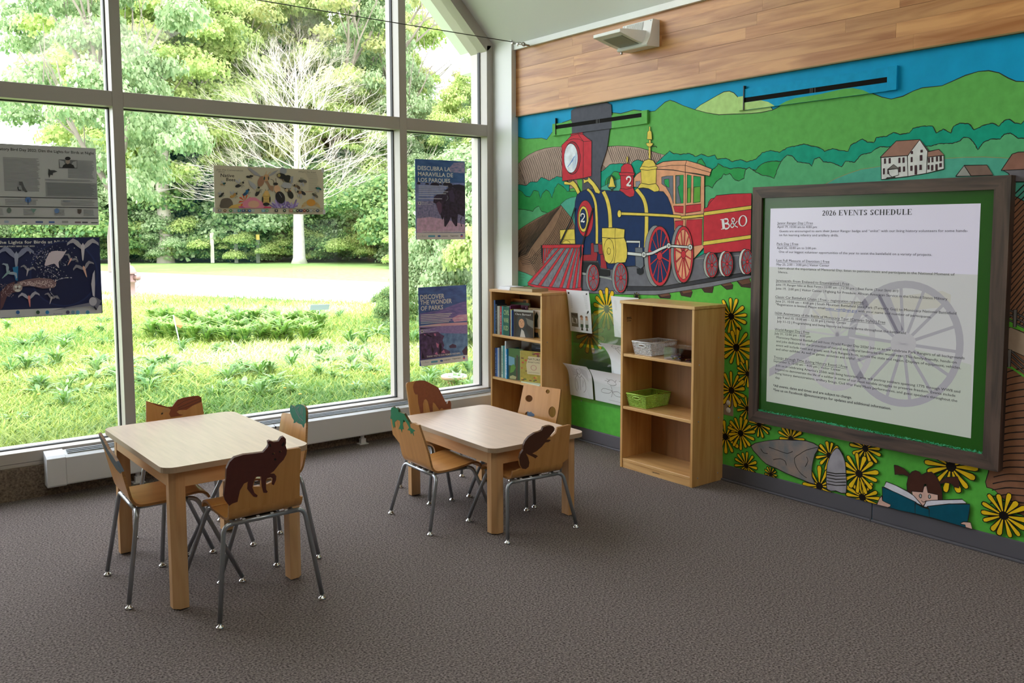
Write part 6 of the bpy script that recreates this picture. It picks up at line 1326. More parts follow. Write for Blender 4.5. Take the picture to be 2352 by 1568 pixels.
P_.poly([(1380,480),(1440,400),(1600,440),(1560,520),(1450,520)], 0x9A9CA4, 1)
bee(1790, 390, 95, 3.3, 0x5A5A5A, 0x3A3A3A, stripes=BK2); bee(1680, 490, 85, 3.7, 0x5A4638, 0x7A6248, stripes=BK2); bee(1760, 610, 105, 3.5, 0x26242A, 0x8A6A4A); bee(2095, 530, 70, 3.5, 0x1E5A5A, 0x1E6A66); bee(2030, 660, 80, 3.8, 0x6A6458, 0x4A4238, stripes=BK2)
P_.line([(130,906),(2196,912)], 5, 0x5A544A, 0)
for x, c in ((200,0x7A8488),(300,0x7A5A3A),(412,0x2A7A3A),(492,0x9AAEB4),(575,0x2A8A94),(652,0x2A4A7A),(718,0x5A5A5A),(776,0x2A5A9A),(838,0x9AAEAE),(1040,0x6AA0B8),(1110,0x5A9A7A),(1290,0x4A4A4A),(1450,0x2A3A2A),(1575,0xA06A5A),(1638,0x8AA68A),(1698,0x2A2A2A),(1762,0x1A2A5A),(1832,0x8A3A2A),(1892,0x3A3E3A),(1955,0x8A98A0),(2020,0x8A8678),(2085,0x2A3A5A),(2150,0x9A9A8A)):
    q = R.choice((0, 1)); (P_.ell(x, 955, 30, 30, c, 0, 14) if q else P_.poly([(x-34, 930), (x+34, 930), (x+30, 980), (x-30, 980)], c)); P_.ell(x, 952, 12, 12, 0xC8C4B8, 0, 8)
obj('print', P_.mb, t)
for (x, y) in ((2190, 180), (2215, 985), (90, 940)):
    a = P_.pt(x-20, y-50); b = P_.pt(x+30, y+40); obj('tape', B(a[0], b[0], GY-.0042, GY-.0036, b[1], a[1], mat('tape', 0xE8EAF0, .3)), t)
# 4 Descubra
t = poster('window_poster', 'park poster with a dark bison and white Spanish title, upper right pane', 3.560, 4.026, 1.490, 2.110, 0x566A9A)
P_ = Flat(Z(940, 350, 6.275)); W_ = 0xDADAE0
P_.poly([(82,92),(790,128),(795,440),(95,440)], pm('poster_sky', 0x3F6296, .5, n=(7, .5, 5), stretch=(1, 1, 3), col2=0x28457A)); P_.poly([(640,150),(790,140),(795,300),(600,290),(560,240)], pm('poster_cloud', 0xA08AA8, .5, n=(30, .5, 5), stretch=(1, 1, 4), col2=0x4A6490))
P_.poly([(95,430),(795,440),(800,720),(100,700)], pm('poster_haze', 0x6A74A6, .5, n=(30, .3, 5)))
P_.poly([(100,700),(800,700),(806,1150),(103,1155)], pm('poster_grass', 0x8A80A4, .5, n=(60, .4, 5), col2=0x55587E)); P_.poly([(110,950),(300,930),(500,960),(800,1040),(806,1150),(103,1155)], pm('poster_dust', 0xB494B0, .5, n=(30, .3, 5)))
for q in ([(110,460),(115,425),(160,430),(160,460)], [(225,460),(240,440),(275,440),(285,465)], [(300,470),(320,440),(380,430),(430,450),(430,480)], [(430,465),(440,440),(470,445),(470,470)], [(480,470),(500,435),(560,430),(610,450),(640,490),(600,520)], [(610,490),(640,465),(720,460),(800,480),(805,570),(700,560)]): P_.poly(q, 0x241C30, 1)
P_.poly([(355,640),(400,605),(480,600),(500,560),(560,510),(620,505),(700,535),(805,570),(805,850),(790,930),(740,900),(700,890),(695,960),(690,1060),(665,1065),(620,1000),(600,930),(570,1000),(520,1075),(505,1060),(500,930),(475,975),(450,900),(410,830),(385,740),(345,720)], pm('bison_dark', 0x1E1622, .5, n=(50, .5, 5), col2=0x3A2C46), 1)
P_.poly([(390,730),(430,700),(465,740),(470,850),(440,900),(410,830)], 0x5A3E5A, 1); P_.poly([(570,560),(620,530),(660,640),(640,720),(590,700)], 0x3E3250, 1); P_.line([(545,620),(558,660),(530,695)], 10, 0x6A6A78); P_.poly([(805,850),(770,900),(740,1000),(760,1060),(745,1070),(735,960)], 0x2A2230)
P_.text('DESCUBRA LA', 120, 250, 592, 62, W_, .02); P_.text('MARAVILLA DE', 124, 335, 630, 60, W_, .02); P_.text('LOS PARQUES', 128, 420, 588, 60, W_, .02)
for k in range(6): P_.line([(135, 484+k*27), (560-(k % 3)*30-(k == 5)*150, 487+k*27)], 10, 0xB4B4C4, 0)
P_.line([(130,662),(470,668)], 10, 0xB4B4C4, 0); P_.poly([(130,708),(165,708),(165,755),(130,755)], W_); P_.poly([(140,716),(155,716),(155,745),(140,745)], 0x3A4466); P_.text('National', 176, 728, 258, 16, W_); P_.text('Park Foundation', 176, 750, 330, 14, W_)
P_.text('GRACIAS A NUESTROS PRINCIPALES SOCIOS', 180, 1150, 730, 22, W_, .01)
P_.poly([(100,1158),(807,1158),(807,1252),(103,1252)], 0xC4BEC0)
P_.text('L.L.Bean', 130, 1216, 242, 28, 0x8A8E94); P_.poly([(272,1192),(370,1192),(370,1220),(272,1220)], 0x5A94AC); P_.ell(430, 1205, 24, 13, 0x3A5A94); P_.text('SUBARU', 462, 1213, 556, 16, 0x4A4C5A, .02); P_.text('Tupperware', 590, 1210, 708, 20, 0x1E1E22, .01); P_.ell(754, 1190, 18, 14, 0x4A5AA0); P_.ell(754, 1208, 18, 12, 0xB85A6A)
obj('print', P_.mb, t)
# 5 Discover
t = poster('window_poster', 'park poster of a rocky shore at sunset with white English title, lower right pane', 3.580, 4.032, .494, 1.114, 0x4A5A98)
P_ = Flat(Z(940, 640, 6.03))
P_.poly([(122,122),(790,85),(800,640),(135,665)], pm('poster_dusk', 0x4A68A4, .5, n=(9, .5, 6), stretch=(1, 1, 2.2), col2=0x2E3E78)); P_.poly([(400,440),(790,300),(805,560),(500,600),(140,590),(150,480)], pm('poster_mauve', 0x7C6AA4, .5, n=(14, .4, 6), stretch=(1, 1, 4), col2=0x4A4C8C))
P_.poly([(590,545),(680,500),(802,490),(804,580),(620,600)], pm('poster_pink', 0xD8A8B8, .5, n=(20, .4, 5), stretch=(1, 1, 4), col2=0xA86A9A)); P_.poly([(140,655),(400,620),(806,600),(806,640),(140,668)], 0xC49AAE)
P_.poly([(135,668),(806,638),(806,770),(140,790)], pm('poster_sea', 0x6A5C94, .5, n=(40, .4, 5), stretch=(1, 1, 5), col2=0x8A7AAE)); P_.poly([(300,750),(806,760),(806,1060),(400,1075)], pm('poster_surf', 0x6A8CB4, .5, n=(18, .45, 6), col2=0x3A5488))
P_.poly([(150,700),(240,690),(410,665),(240,680),(150,680)], 0x2A2440)
P_.poly([(138,770),(200,750),(300,745),(400,735),(440,770),(485,790),(460,850),(485,920),(470,960),(560,1000),(570,1060),(420,1080),(160,1125)], pm('poster_rock', 0x5E4672, .5, n=(26, .6, 6), col2=0x2A2238), 1)
for q in ([(240,760),(320,800),(300,810),(250,790)], [(420,870),(450,940),(440,1040),(415,1030)], [(180,1000),(210,1100),(170,1110)], [(300,900),(340,1000),(320,1050)]): P_.poly(q, 0x1E182C)
for q in ([(340,760),(365,755),(370,790),(350,790)], [(200,770),(220,765),(225,790)], [(370,880),(410,910),(400,960),(380,940)], [(440,1020),(480,980),(500,1030)], [(350,1040),(380,1010),(400,1060)]): P_.poly(q, 0xB4709A)
P_.poly([(550,930),(600,900),(650,920),(650,955),(560,960)], 0x4A3A5A, 1); P_.poly([(730,1000),(780,940),(806,930),(806,1060),(750,1050)], 0x4A3850, 1)
P_.text('DISCOVER', 150, 288, 487, 66, W_, .02); P_.text('THE WONDER', 152, 362, 590, 64, W_, .02); P_.text('OF PARKS', 158, 442, 468, 64, W_, .02)
for k in range(6): P_.line([(158, 503+k*23), (590-(k % 3)*20, 478+k*23)], 9, 0xC4C4D4, 0)
P_.line([(158,656),(438,640)], 9, 0xD0C8D4, 0); P_.poly([(157,708),(192,706),(194,750),(159,752)], W_); P_.poly([(168,716),(183,715),(184,740),(169,741)], 0x2A2A4A); P_.text('National', 200, 722, 285, 20, W_); P_.text('Park Foundation', 200, 746, 362, 16, W_)
P_.text('THANK YOU TO OUR PREMIER PARTNERS', 240, 1090, 706, 24, W_, .015)
P_.poly([(150,1132),(808,1052),(812,1135),(168,1215)], 0xCDC8C8)
P_.text('L.L.Bean', 178, 1172, 270, 22, 0x8A8E94); P_.poly([(302,1140),(392,1130),(392,1156),(302,1166)], 0x5A94AC); P_.ell(446, 1135, 22, 13, 0x3A5A94); P_.text('SUBARU', 475, 1135, 568, 15, 0x4A4C5A, .02); P_.text('Tupperware', 596, 1115, 712, 18, 0x1E1E22, .01); P_.ell(757, 1083, 16, 12, 0x4A5AA0); P_.ell(757, 1103, 16, 12, 0xB85A6A)
obj('print', P_.mb, t)
# ------------------------------------------------------------ outdoors
def gp(x, y, z=0): return hit(x, y, 2, z)
M_soil = mat('meadow_soil', 0x8E9E62, .9, n=(3, .35, 8), col2=0x6B8048)
M_lawn = mat('far_lawn', 0x93AE68, .9, n=(6, .25, 8), col2=0x7FA24A)
M_road = mat('road_concrete', 0xC9C7C4, .8, n=(2, .05, 6))
def flat(name, pts, z, m):
    mb = MB(); mb.add([(a, b, z) for a, b in pts], [tuple(range(len(pts)))], m); return obj(name, mb, kind='structure')
flat('lawn', [(-80, 6.02), (120, 6.02), (160, 160), (-80, 160)], -.03, M_lawn)
r0, r1, r2, r3 = gp(235, 622), gp(890, 648), gp(890, 698), gp(330, 675)
def ext(a, b, k): return (a.x+(b.x-a.x)*k, a.y+(b.y-a.y)*k)
flat('road', [ext(r1, r0, 3), ext(r1, r0, -.9), ext(r2, r3, -1.6), ext(r2, r3, 6)], .0, M_road)
flat('meadow_ground', [(-8, 6.02), (16, 6.02), (12.2, 13), ext(r2, r3, .1), ext(r2, r3, 1.6), (-8, 26)], .002, M_soil)
# meadow blades: one uncountable mass
rng = np.random.default_rng(4)
def meadow(name, n, d0, d1, hmin, hmax, wd, mats, seed, px=(-80, 1180)):
    rg = np.random.default_rng(seed); u = rg.random(n); d = 1/(1/d0+(1/d1-1/d0)*u); X_ = px[0]+(px[1]-px[0])*rg.random(n)
    ox, oy = FWD.x+RT.x*(X_-CX)/F, FWD.y+RT.y*(X_-CX)/F; bx, by = ox*d, oy*d
    e1 = np.array(r3.xy) ; keep = (by > 6.06) & ((by-r2.y)*(r3.x-r2.x)-(r3.y-r2.y)*(bx-r2.x) > 0)
    bx, by, d = bx[keep], by[keep], d[keep]; n = len(bx); th = rg.random(n)*2*np.pi; hgt = (hmin+(hmax-hmin)*rg.random(n)**1.6)*(.75+.5*(np.sin(bx*1.7)*np.sin(by*1.3)+1)/2); ww = wd*(.6+.8*rg.random(n))*(1+d*.03); lean = hgt*(.3+1.1*rg.random(n))
    cx_, sx_ = np.cos(th), np.sin(th); ph = th+np.pi/2+rg.normal(0, .5, n); lx, ly = np.cos(ph)*lean, np.sin(ph)*lean
    V = np.zeros((n, 5, 3)); V[:, 0] = np.stack([bx-cx_*ww*.4, by-sx_*ww*.4, np.zeros(n)], 1); V[:, 1] = np.stack([bx+cx_*ww*.4, by+sx_*ww*.4, np.zeros(n)], 1)
    V[:, 2] = np.stack([bx+cx_*ww+lx*.4, by+sx_*ww+ly*.4, hgt*.6], 1); V[:, 3] = np.stack([bx-cx_*ww+lx*.4, by-sx_*ww+ly*.4, hgt*.6], 1); V[:, 4] = np.stack([bx+lx, by+ly, hgt*(.75+.3*rg.random(n))], 1)
    me = bpy.data.meshes.new(name); me.vertices.add(n*5); me.vertices.foreach_set('co', V.ravel()); idx = np.arange(n)*5
    q = np.stack([idx, idx+1, idx+2, idx+3], 1); t3 = np.stack([idx+3, idx+2, idx+4], 1)
    loops = np.concatenate([np.concatenate([q, t3], 1).ravel()]); me.loops.add(len(loops)); me.loops.foreach_set('vertex_index', loops)
    me.polygons.add(2*n); ls = np.stack([idx//5*7, idx//5*7+4], 1).ravel(); me.polygons.foreach_set('loop_start', ls)
    for m_ in mats: me.materials.append(m_)
    patch = (np.sin(bx*.9+1.3*np.sin(by*.7))+np.sin(by*1.1))*.5; mi_ = np.clip(((patch+1)/2*len(mats)+rg.normal(0, 1, n)), 0, len(mats)-1).astype(int); me.polygons.foreach_set('material_index', np.repeat(mi_, 2)); me.update(calc_edges=True)
    o = bpy.data.objects.new(name, me); COL.objects.link(o); return o
GM = [mat('blade_lime', 0xBCC86A, .6, trans=.35), mat('blade_light', 0xABBC5E, .6, trans=.35), mat('blade_mid', 0x8AA04C, .6, trans=.35), mat('blade_green', 0x6E9448, .6, trans=.35), mat('blade_pale', 0xC4D0A0, .6, trans=.35)]
o = meadow('meadow_grass', 250000, 5.6, 26, .03, .13, .005, [GM[4], GM[0], GM[1], GM[2], GM[1], GM[3]], 5)
tag(o, 'yellow green meadow grass and weeds outside the window', 'grass', kind='stuff')
# leafy weeds: countable plants
def weed_mesh(seed, nl, L_, wd, up, mats):
    r = random.Random(seed); mb = MB()
    for k in range(nl):
        a = r.uniform(0, 6.28); l = L_*r.uniform(.6, 1.1); e = r.uniform(*up); w0 = wd*r.uniform(.7, 1.2); h0 = r.uniform(0, L_*.5) if up[1] > 1 else 0
        d = Vector((math.cos(a), math.sin(a), 0)); s_ = Vector((-math.sin(a), math.cos(a), 0)); P0 = Vector((0, 0, h0))+d*.01; P1 = P0+d*l*.5*math.cos(e)+Vector((0, 0, l*.5*math.sin(e))); P2 = P1+d*l*.5+Vector((0, 0, l*.5*(math.sin(e)-.55)))
        mb.add([P0, P1+s_*w0+Vector((0, 0, .004)), P1-s_*w0+Vector((0, 0, .004)), P2, (P1+P2)/2+s_*w0*.8, (P1+P2)/2-s_*w0*.8, P1], [(0, 6, 1), (0, 2, 6), (6, 4, 1), (6, 3, 4), (6, 2, 5), (6, 5, 3)], r.choice(mats))
    return mb
WM = [mat('leaf_dark', 0x55843C, .5, trans=.3), mat('leaf_mid', 0x749E46, .5, trans=.3), mat('leaf_bluish', 0x84A66C, .5, trans=.3)]
protos = [weed_mesh(1, 26, .26, .018, (.5, 1.2), WM), weed_mesh(2, 34, .20, .014, (.7, 1.4), WM[1:]), weed_mesh(3, 22, .30, .024, (.3, 1.0), [WM[0], WM[2]])]
pm = [obj('weed_plant', p_, None) for p_ in protos]
spots = [(355,690),(300,850),(340,790),(380,830),(420,800),(440,840),(560,850),(620,860),(700,800),(735,860),(790,870),(820,800),(850,830),(880,745),(865,760),(780,725),(820,900),(560,895),(670,840),(500,800),(120,800),(60,850),(180,760),(40,960),(1000,800),(960,780),(1060,780),(1080,860),(990,870),(1050,700),(950,905),(150,930),(90,900)] + [(R.uniform(10, 1090), 700+R.random()**.7*215) for _ in range(110)]
spots = [q for q in spots if not (345 < q[0] < 740 and 715 < q[1] < 790)]
TG = 'broad-leaved weeds in the meadow'
first = [True]*3
for i, (x, y) in enumerate(spots):
    k = i % 3; q = gp(x, y+12)
    if q.y < 6.4: q = gp(x, 905)
    o = pm[k] if first[k] else pm[k].copy()
    if not first[k]: COL.objects.link(o)
    first[k] = False; o.location = (q.x, max(q.y, 6.35), 0); o.rotation_euler = (0, 0, i*1.7); s_ = .6+.5*((i*37) % 10)/10; o.scale = (s_, s_, s_)
    tag(o, 'broad-leaved green weed growing in the meadow', 'plant', TG)
# leafy bed of taller perennials in the middle of the meadow
bedp = [weed_mesh(10+k, 40, .24, .022, (.7, 1.45), [mat('bed_leaf', 0x86A850, .5, trans=.35), mat('bed_leaf_light', 0xA6BE62, .5, trans=.35), WM[1]]) for k in range(3)]
bm_ = [obj('perennial', b, None) for b in bedp]; fb = [True]*3
for i in range(60):
    u = (i % 20)/19; v = i//20; x = 345+u*390+R.uniform(-8, 8); y = 745+v*20+10*math.sin(u*3)+R.uniform(-4, 4); q = gp(x, y); k = i % 3
    o = bm_[k] if fb[k] else bm_[k].copy()
    if not fb[k]: COL.objects.link(o)
    fb[k] = False; o.location = (q.x, q.y, 0); o.rotation_euler = (0, 0, i*2.1); s_ = R.uniform(.9, 1.35); o.scale = (s_, s_, s_*1.1)
    tag(o, 'leafy perennial in the dense green bed across the meadow', 'plant', 'perennials in the green bed')
# dandelions
dm_ = MB().lathe((0, 0, .10), [(0, .006), (.012, .005), (.016, 0), (.008, -.004), (0, -.004)], mat('dandelion', 0xE9B93A, .6), 10).tube([(0, 0, 0), (0, 0, .10)], .0015, GM[2], 5)
d0 = obj('dandelion', dm_, None); f_ = True
for i, (x, y) in enumerate([(460,862),(540,870),(480,905),(690,945),(655,915),(810,905),(700,812),(340,870),(310,862),(400,880),(860,880),(20,900),(190,905),(140,960),(90,940),(700,790),(450,830),(640,810),(770,760),(950,900)]):
    q = gp(x, min(y, 930)); o = d0 if f_ else d0.copy()
    if not f_: COL.objects.link(o)
    f_ = False; o.location = (q.x, max(q.y, 6.2), 0); tag(o, 'yellow dandelion flower in the meadow grass', 'flower', 'dandelions in the meadow')
# small meadow things
q = gp(735, 765); t = thing('plant_marker', 'small grey plant label on a stake in the meadow', 'sign', (q.x, q.y, 0)); e = FWD.copy()
obj('stake', MB().box(q.x-.006, q.x+.006, q.y-.003, q.y+.003, 0, .36, mat('stake_grey', 0x9AA0A6, .5)), t)
pl_ = MB().prism((q.x, q.y-.01, .40), (.93, -.36, 0), (.0, -.35, .7), (-.25, -.7, -.35), [(-.14, -.06), (.14, -.06), (.14, .06), (-.14, .06)], 0, .004, mat('label_grey', 0xA8B2C4, .5)); obj('label_plate', pl_, t)
pl2 = MB()
for k in range(3): pl2.prism((q.x, q.y-.0135, .40), (.93, -.36, 0), (.0, -.35, .7), (-.25, -.7, -.35), [(-.1, .03-k*.025), (.02+.02*k, .03-k*.025), (.02+.02*k, .035-k*.025), (-.1, .035-k*.025)], -.001, 0, M_paper)
obj('label_text', pl2, t)
q = gp(418, 812); t = thing('survey_flag', 'small faded orange flag on a white stick in the meadow', 'flag', (q.x, q.y, 0))
obj('stick', MB().tube([(q.x, q.y, 0), (q.x-.09, q.y, .5)], .007, M_white, 6), t)
fm = MB(); fm.add([(q.x-.09, q.y, .50), (q.x-.085, q.y, .38), (q.x+.0, q.y+.02, .32), (q.x+.02, q.y-.01, .36), (q.x-.02, q.y, .45)], [(0, 1, 2, 3, 4)], mat('faded_orange', 0xD9A070, .7)); obj('flag_cloth', fm, t)
q = gp(1043, 898); t = thing('wooden_spool', 'pale wooden spool with a white disc top in the grass near the right pane', 'spool', (q.x, q.y, 0))
obj('disc', MB().lathe((q.x, q.y, 0), [(.018, .150), (.018, .162), (.11, .162), (.125, .156), (.125, .146), (.018, .146)], mat('spool_white', 0xE4E2DC, .7), 28), t)
obj('core', MB().lathe((q.x, q.y, 0), [(.0, .0), (.13, 0), (.135, .02), (.07, .03), (.06, .10), (.12, .125), (.13, .145), (0, .145)], mat('spool_wood', 0xC2A078, .7), 24), t)
# hydrant
q = gp(299, 683); t = thing('fire_hydrant', 'faded reddish fire hydrant beside the left mullion, at the meadow edge', 'hydrant', (q.x, q.y, 0)); HM = mat('faded_red_paint', 0x94756E, .6); s_ = .78
obj('barrel', MB().lathe((q.x, q.y, 0), [(0, 0), (.17, 0), (.17, .05), (.12, .07), (.12, .34), (.15, .36), (.15, .40), (.12, .42), (.12, .56), (0, .56)], HM, 20), t)
obj('bonnet', MB().lathe((q.x, q.y, 0), [(.17, .56), (.17, .60), (.15, .62), (.13, .68), (.08, .74), (.03, .76), (.03, .82), (0, .82)], HM, 20), t)
for a in (0, 180, 270): 
    ca, sa = math.cos(math.radians(a-36)), math.sin(math.radians(a-36)); obj('nozzle_cap', MB().tube([(q.x+ca*.10, q.y+sa*.10, .47), (q.x+ca*.17, q.y+sa*.17, .47), (q.x+ca*.18, q.y+sa*.18, .47), (q.x+ca*.25, q.y+sa*.25, .47)], [.06, .06, .075, .05], HM, 14), t)
obj('chain', MB().tube([(q.x+.18, q.y-.14, .44), (q.x+.19, q.y-.14, .3), (q.x+.12, q.y-.1, .22)], .008, HM, 5), t)
# marker posts by the woods
for (x, y0_, y1_, c, lab) in ((486,588,534,0xC4BEB2,'pale weathered post at the edge of the woods'),(541,585,536,0x8A8A84,'grey post with a pale cap at the edge of the woods'),(591,590,538,0x6A6E62,'dark post with a yellow band at the edge of the woods')):
    b = ray(x, 529); D_ = 42.3; bx_, by_ = b.x*D_, b.y*D_; hgt = (y0_-y1_)/F*D_; zb_0 = max(0, H-(y0_-529)/F*D_)
    t = thing('marker_post', lab, 'post', (bx_, by_, 0)); obj('shaft', B(bx_-.07, bx_+.07, by_-.06, by_+.06, 0, hgt+zb_0, mat('post_%06x' % c, c, .8)), t)
    obj('cap', B(bx_-.075, bx_+.075, by_-.065, by_+.065, hgt+zb_0-.25, hgt+zb_0+.01, mat('post_cap_%d' % x, {486: 0xC8C2B6, 541: 0xC6C8C0, 591: 0xE0C268}[x], .7)), t)
# ------------------------------------------------------------ trees
def crown_mesh(name, seed, n, blobs, leaf, mats, flat_=.35):
    n = int(n*3.2); leaf *= .46
    """leaf clusters as quads scattered over the shells of many blobs; unit tree about 1 high"""
    rg = np.random.default_rng(seed); V = []; k = n//len(blobs)
    B_ = np.array(blobs); w_ = B_[:, 3]**2; cnt = np.maximum(8, (n*w_/w_.sum()).astype(int))
    cen = np.repeat(B_[:, :3], cnt, 0); rad = np.repeat(B_[:, 3], cnt); m = len(cen)
    d = rg.normal(size=(m, 3)); d /= np.linalg.norm(d, axis=1)[:, None]; d[:, 2] = np.abs(d[:, 2])*.9-.35*rg.random(m); 
    p = cen+d*(rad*(.35+.85*rg.random(m)**.8))[:, None]*np.array([1, 1, .8])
    nrm = d+rg.normal(0, .55, (m, 3)); nrm[:, 2] += .4; nrm /= np.linalg.norm(nrm, axis=1)[:, None]
    a = np.cross(nrm, rg.normal(size=(m, 3))); a /= np.linalg.norm(a, axis=1)[:, None]; b = np.cross(nrm, a); s_ = leaf*(.5+rg.random(m))
    Q = np.zeros((m, 4, 3))
    for i in range(4):
        th = 2*np.pi*i/4; rr_ = s_*(.6+.6*rg.random(m)); Q[:, i] = p+a*(np.cos(th)*rr_)[:, None]+b*(np.sin(th)*rr_)[:, None]
    me = bpy.data.meshes.new(name); me.vertices.add(m*4); me.vertices.foreach_set('co', Q.ravel()); me.loops.add(m*4); me.loops.foreach_set('vertex_index', np.arange(m*4)); me.polygons.add(m); me.polygons.foreach_set('loop_start', np.arange(m)*4)
    for mm in mats: me.materials.append(mm)
    mi_ = np.clip(rg.normal(1.0, .8, m)+(d[:, 2] < 0)*.9, 0, len(mats)-1).astype(int); me.polygons.foreach_set('material_index', mi_); me.update(calc_edges=True); return me  # leaves on clump undersides lean darker, shade put into leaf colour
def blobs(seed, n, w_, z0, z1, r0_, r1_, taper=.5):
    r = random.Random(seed); out = []
    for k in range(n):
        z = z0+(z1-z0)*(k+.5)/n; t_ = (z-z0)/(z1-z0); R_ = w_*math.sin(math.pi*min(1, .18+t_*.78))**.7*r.random()**.5; a = r.uniform(0, 6.28); out.append((R_*math.cos(a), R_*math.sin(a), z, r.uniform(r0_, r1_)))
    return out
LF = lambda n_, c: mat(n_, c, .6, trans=.55, spec=.2)
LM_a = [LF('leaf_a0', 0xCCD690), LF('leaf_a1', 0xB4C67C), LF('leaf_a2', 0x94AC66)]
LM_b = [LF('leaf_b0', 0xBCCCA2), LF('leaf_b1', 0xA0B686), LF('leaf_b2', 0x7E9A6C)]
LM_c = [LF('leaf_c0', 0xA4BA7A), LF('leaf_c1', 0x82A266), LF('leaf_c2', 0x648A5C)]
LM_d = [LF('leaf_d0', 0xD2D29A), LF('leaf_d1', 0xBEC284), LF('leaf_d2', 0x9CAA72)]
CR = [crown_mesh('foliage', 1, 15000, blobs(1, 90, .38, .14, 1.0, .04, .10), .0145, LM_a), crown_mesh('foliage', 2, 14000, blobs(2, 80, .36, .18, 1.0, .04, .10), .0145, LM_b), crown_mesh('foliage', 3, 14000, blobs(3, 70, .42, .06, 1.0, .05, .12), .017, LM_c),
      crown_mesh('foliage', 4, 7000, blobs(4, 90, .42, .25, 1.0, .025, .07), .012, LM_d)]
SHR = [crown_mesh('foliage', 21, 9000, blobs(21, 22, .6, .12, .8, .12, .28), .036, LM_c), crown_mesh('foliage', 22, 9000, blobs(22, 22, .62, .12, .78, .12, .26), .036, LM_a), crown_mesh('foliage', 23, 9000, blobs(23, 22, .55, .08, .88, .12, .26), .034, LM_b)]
M_bark = mat('bark', 0x8C8276, .9, n=(3, .4, 6), stretch=(1, 1, .15)); M_bark2 = mat('bark_pale', 0xB8ACA4, .9, n=(4, .25, 6), stretch=(1, 1, .2))
def branches(seed, levels, L0, r0_, m, spread=.5, up=.25, nb=3, bend=.15, seg=(7, 5, 4, 3, 3), tips=1.):
    r = random.Random(seed); mb = MB()
    def rec(p, d, L_, rad, lv):
        n_ = 4 if lv < 2 else 3; pts = [p]; dd = d.copy()
        for k in range(n_):
            dd = (dd+Vector((r.gauss(0, bend), r.gauss(0, bend), r.gauss(0, bend)+up*.12))).normalized(); pts.append(pts[-1]+dd*L_/n_)
        mb.tube(pts, [rad*(1-.45*k/n_) for k in range(n_+1)], m, seg[min(lv, 4)], False)
        if lv >= levels: return
        for k in range(nb+(lv == 0)*2):
            a = r.uniform(0, 6.28); o_ = dd.orthogonal().normalized(); o_.rotate(Matrix.Rotation(a, 3, dd)); nd = (dd*(1-spread*.5)+o_*spread*r.uniform(.6, 1.2)+Vector((0, 0, up))).normalized(); q_ = pts[r.choice((-1, -1, -2, -3))]
            rec(q_, nd, L_*r.uniform(.62, .85), rad*.52, lv+1)
    rec(Vector((0, 0, 0)), Vector((0, 0, 1)), L0, r0_, 0); return mb
TRK = [branches(31+k, 3, .34, .022, M_bark, .55, .3, 3, .10) for k in range(3)]
TRo = []
def tree(x, D_, hgt, kind, wid=1., lab='', sink=0., group='trees at the edge of the woods', yaw=None):
    b = ray(x, 529); t = thing('tree', lab, 'tree', (b.x*D_, b.y*D_, -sink), yaw if yaw is not None else R.uniform(0, 6.28), group)
    t.scale = (hgt*wid, hgt*wid, hgt)
    o = bpy.data.objects.new('foliage', CR[kind]); COL.objects.link(o); o.parent = t
    k = (kind+int(x)) % 3
    if len(TRo) < 3:
        for q_ in TRK: TRo.append(None)
    if TRo[k] is None:
        o2 = obj('trunk', TRK[k], None); TRo[k] = o2.data
    else: o2 = bpy.data.objects.new('trunk', TRo[k]); COL.objects.link(o2)
    o2.parent = t; return t
GL = ['tall yellow green tree at the edge of the woods', 'tall grey green tree at the edge of the woods', 'dark dense tree in the depth of the woods', 'thinly leafed tall tree showing its branches']
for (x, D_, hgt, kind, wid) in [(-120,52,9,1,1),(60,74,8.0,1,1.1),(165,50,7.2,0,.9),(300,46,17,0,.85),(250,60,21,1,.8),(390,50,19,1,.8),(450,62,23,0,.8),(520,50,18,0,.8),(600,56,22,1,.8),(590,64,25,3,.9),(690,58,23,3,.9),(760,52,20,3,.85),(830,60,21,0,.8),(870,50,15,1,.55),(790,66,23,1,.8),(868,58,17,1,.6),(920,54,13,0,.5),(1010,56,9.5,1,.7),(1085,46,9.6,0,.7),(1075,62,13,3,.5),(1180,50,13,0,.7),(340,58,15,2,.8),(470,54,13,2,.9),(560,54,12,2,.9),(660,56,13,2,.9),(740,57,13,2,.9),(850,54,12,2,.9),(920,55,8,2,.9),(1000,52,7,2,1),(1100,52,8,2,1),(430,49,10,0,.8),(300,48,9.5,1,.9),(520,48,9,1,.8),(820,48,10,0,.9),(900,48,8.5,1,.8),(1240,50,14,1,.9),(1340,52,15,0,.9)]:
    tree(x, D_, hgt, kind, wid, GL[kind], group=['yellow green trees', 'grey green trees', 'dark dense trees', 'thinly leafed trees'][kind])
# large overhanging tree on the left: its crown leaves the sky clear at the far left
tree(258, 33, 15.5, 1, .62, 'large tree whose ragged left side stands against the white sky', group='big tree', yaw=1.0)
# thick trunk
b = ray(378, 529); D_ = 43; t = thing('tree', 'thick grey tree trunk standing in front of the woods, left of the posts', 'tree', (b.x*D_, b.y*D_, 0)); t.scale = (1, 1, 1)
obj('trunk', MB().tube([(0, 0, -.3), (.05, 0, 1.2), (-.05, 0, 4), (.1, 0, 7)], [.46, .33, .30, .27], M_bark2, 12), t, True)
o = bpy.data.objects.new('foliage', CR[0]); COL.objects.link(o); o.parent = t; o.location = (0, 0, 2.2); o.scale = (11, 11, 13)
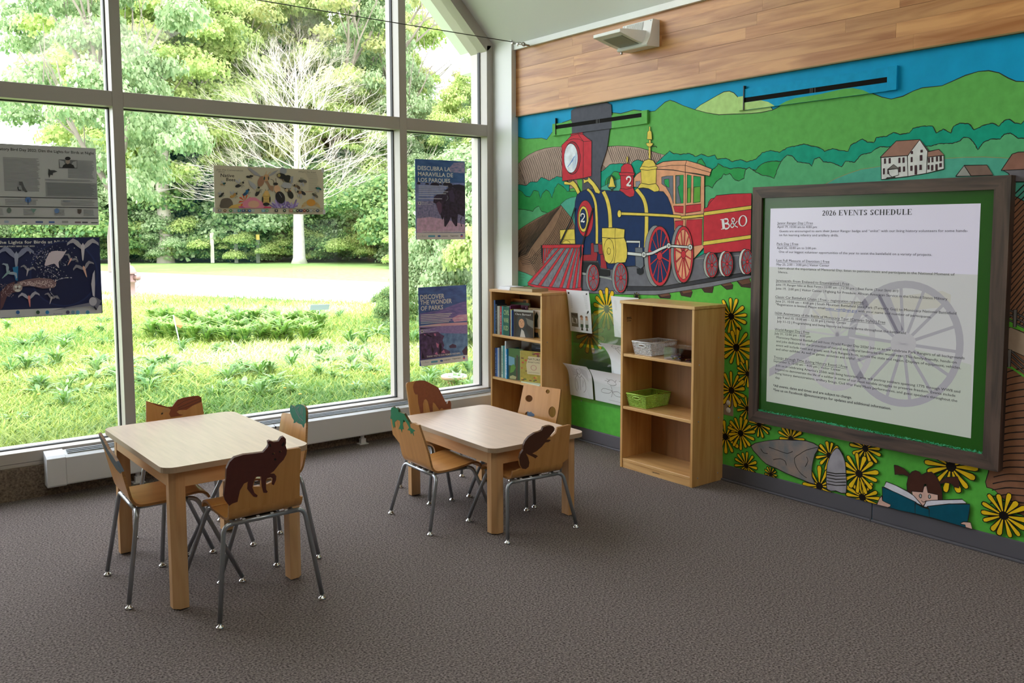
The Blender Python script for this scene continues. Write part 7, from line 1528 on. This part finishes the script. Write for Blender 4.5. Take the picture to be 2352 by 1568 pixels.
# pale bare tree
b = ray(686, 529); D_ = 42.0; t = thing('tree', 'pale leafless tree in front of the woods with fine spreading twigs', 'tree', (b.x*D_, b.y*D_, 0)); t.scale = (1, 1, 1)
bt = MB(); M_twig = mat('bare_twig', 0xCABEB4, .8); M_tr = mat('bare_trunk', 0xC9C3B8, .85, n=(6, .15, 6))
bt.tube([(0, 0, -.05), (0, 0, .25), (.0, 0, 2.2), (.03, 0, 4.0), (0, 0, 6.2), (.05, 0, 8.4), (0, 0, 9.6)], [.42, .30, .24, .2, .13, .06, .02], M_tr, 12)
obj('trunk', bt, t, True)
tw = MB(); r = random.Random(77)
def twig(p, d, L_, rad, lv):
    n_ = 3; pts = [p]; dd = d.copy()
    for k in range(n_):
        dd = (dd+Vector((r.gauss(0, .09), r.gauss(0, .09), .05+r.gauss(0, .06)))).normalized(); pts.append(pts[-1]+dd*L_/n_)
    tw.tube(pts, [rad*(1-.5*k/n_) for k in range(n_+1)], M_twig, 5 if lv == 0 else 3, False)
    if lv < 3:
        for k in range(5 if lv < 2 else 3):
            a = r.uniform(0, 6.28); o_ = dd.orthogonal().normalized(); o_.rotate(Matrix.Rotation(a, 3, dd)); nd = (dd+o_*r.uniform(.3, .7)).normalized(); twig(pts[1+k % 3].lerp(pts[min(3, 2+k % 2)], r.random()), nd, L_*r.uniform(.45, .65), rad*.45, lv+1)
for k in range(54):
    z = 2.3+6.6*(k/54)**.95; a = k*2.4; el = .12+.85*(k/54); L_ = 4.3*(1-(k/54)*.62)*r.uniform(.85, 1.1)
    twig(Vector((0, 0, z)), Vector((math.cos(a)*math.cos(el), math.sin(a)*math.cos(el), math.sin(el))), L_, .045*(1-k/80), 0)
obj('twigs', tw, t, True, kind='stuff')
# shrubs along the wood edge
i = 0
for x in range(-60, 1230, 42):
    for (D0, hh_) in ((46, 4.4), (43.6, 2.3)):
        D_ = D0+R.uniform(-1.5, 1.5) - (6 if x > 930 else 0); b = ray(x+R.uniform(-14, 14), 529); k = i % 3; i += 1
        o = bpy.data.objects.new('shrub', SHR[k] if D0 != 46 else SHR[(0, 0, 2)[k]]); COL.objects.link(o); o.location = (b.x*D_, b.y*D_, -.05); s_ = hh_*R.uniform(.8, 1.3); o.scale = (s_*1.1, s_*1.1, s_); o.rotation_euler = (0, 0, R.uniform(0, 6))
        tag(o, ['dark green shrub at the foot of the woods', 'yellow green shrub at the foot of the woods', 'grey green shrub at the foot of the woods'][(0, 1, 2)[SHR.index(o.data)]] if o.data in SHR else '', 'shrub', ['dark shrubs', 'yellow green shrubs', 'grey green shrubs'][SHR.index(o.data)])
# nearer shrubs beyond the right pane
for (x, D_, h_, k) in ((1010, 13, 1.9, 2), (1085, 12, 2.1, 2), (960, 15, 1.2, 0), (895, 14.2, .75, 0), (1150, 11, 2.0, 1)):
    b = ray(x, 529); o = bpy.data.objects.new('shrub', SHR[k]); COL.objects.link(o); o.location = (b.x*D_, b.y*D_, -.02); o.scale = (h_*.62, h_*.62, h_); o.rotation_euler = (0, 0, x)
    tag(o, 'leafy shrub close to the building, seen through the right hand pane', 'shrub', 'near shrubs')
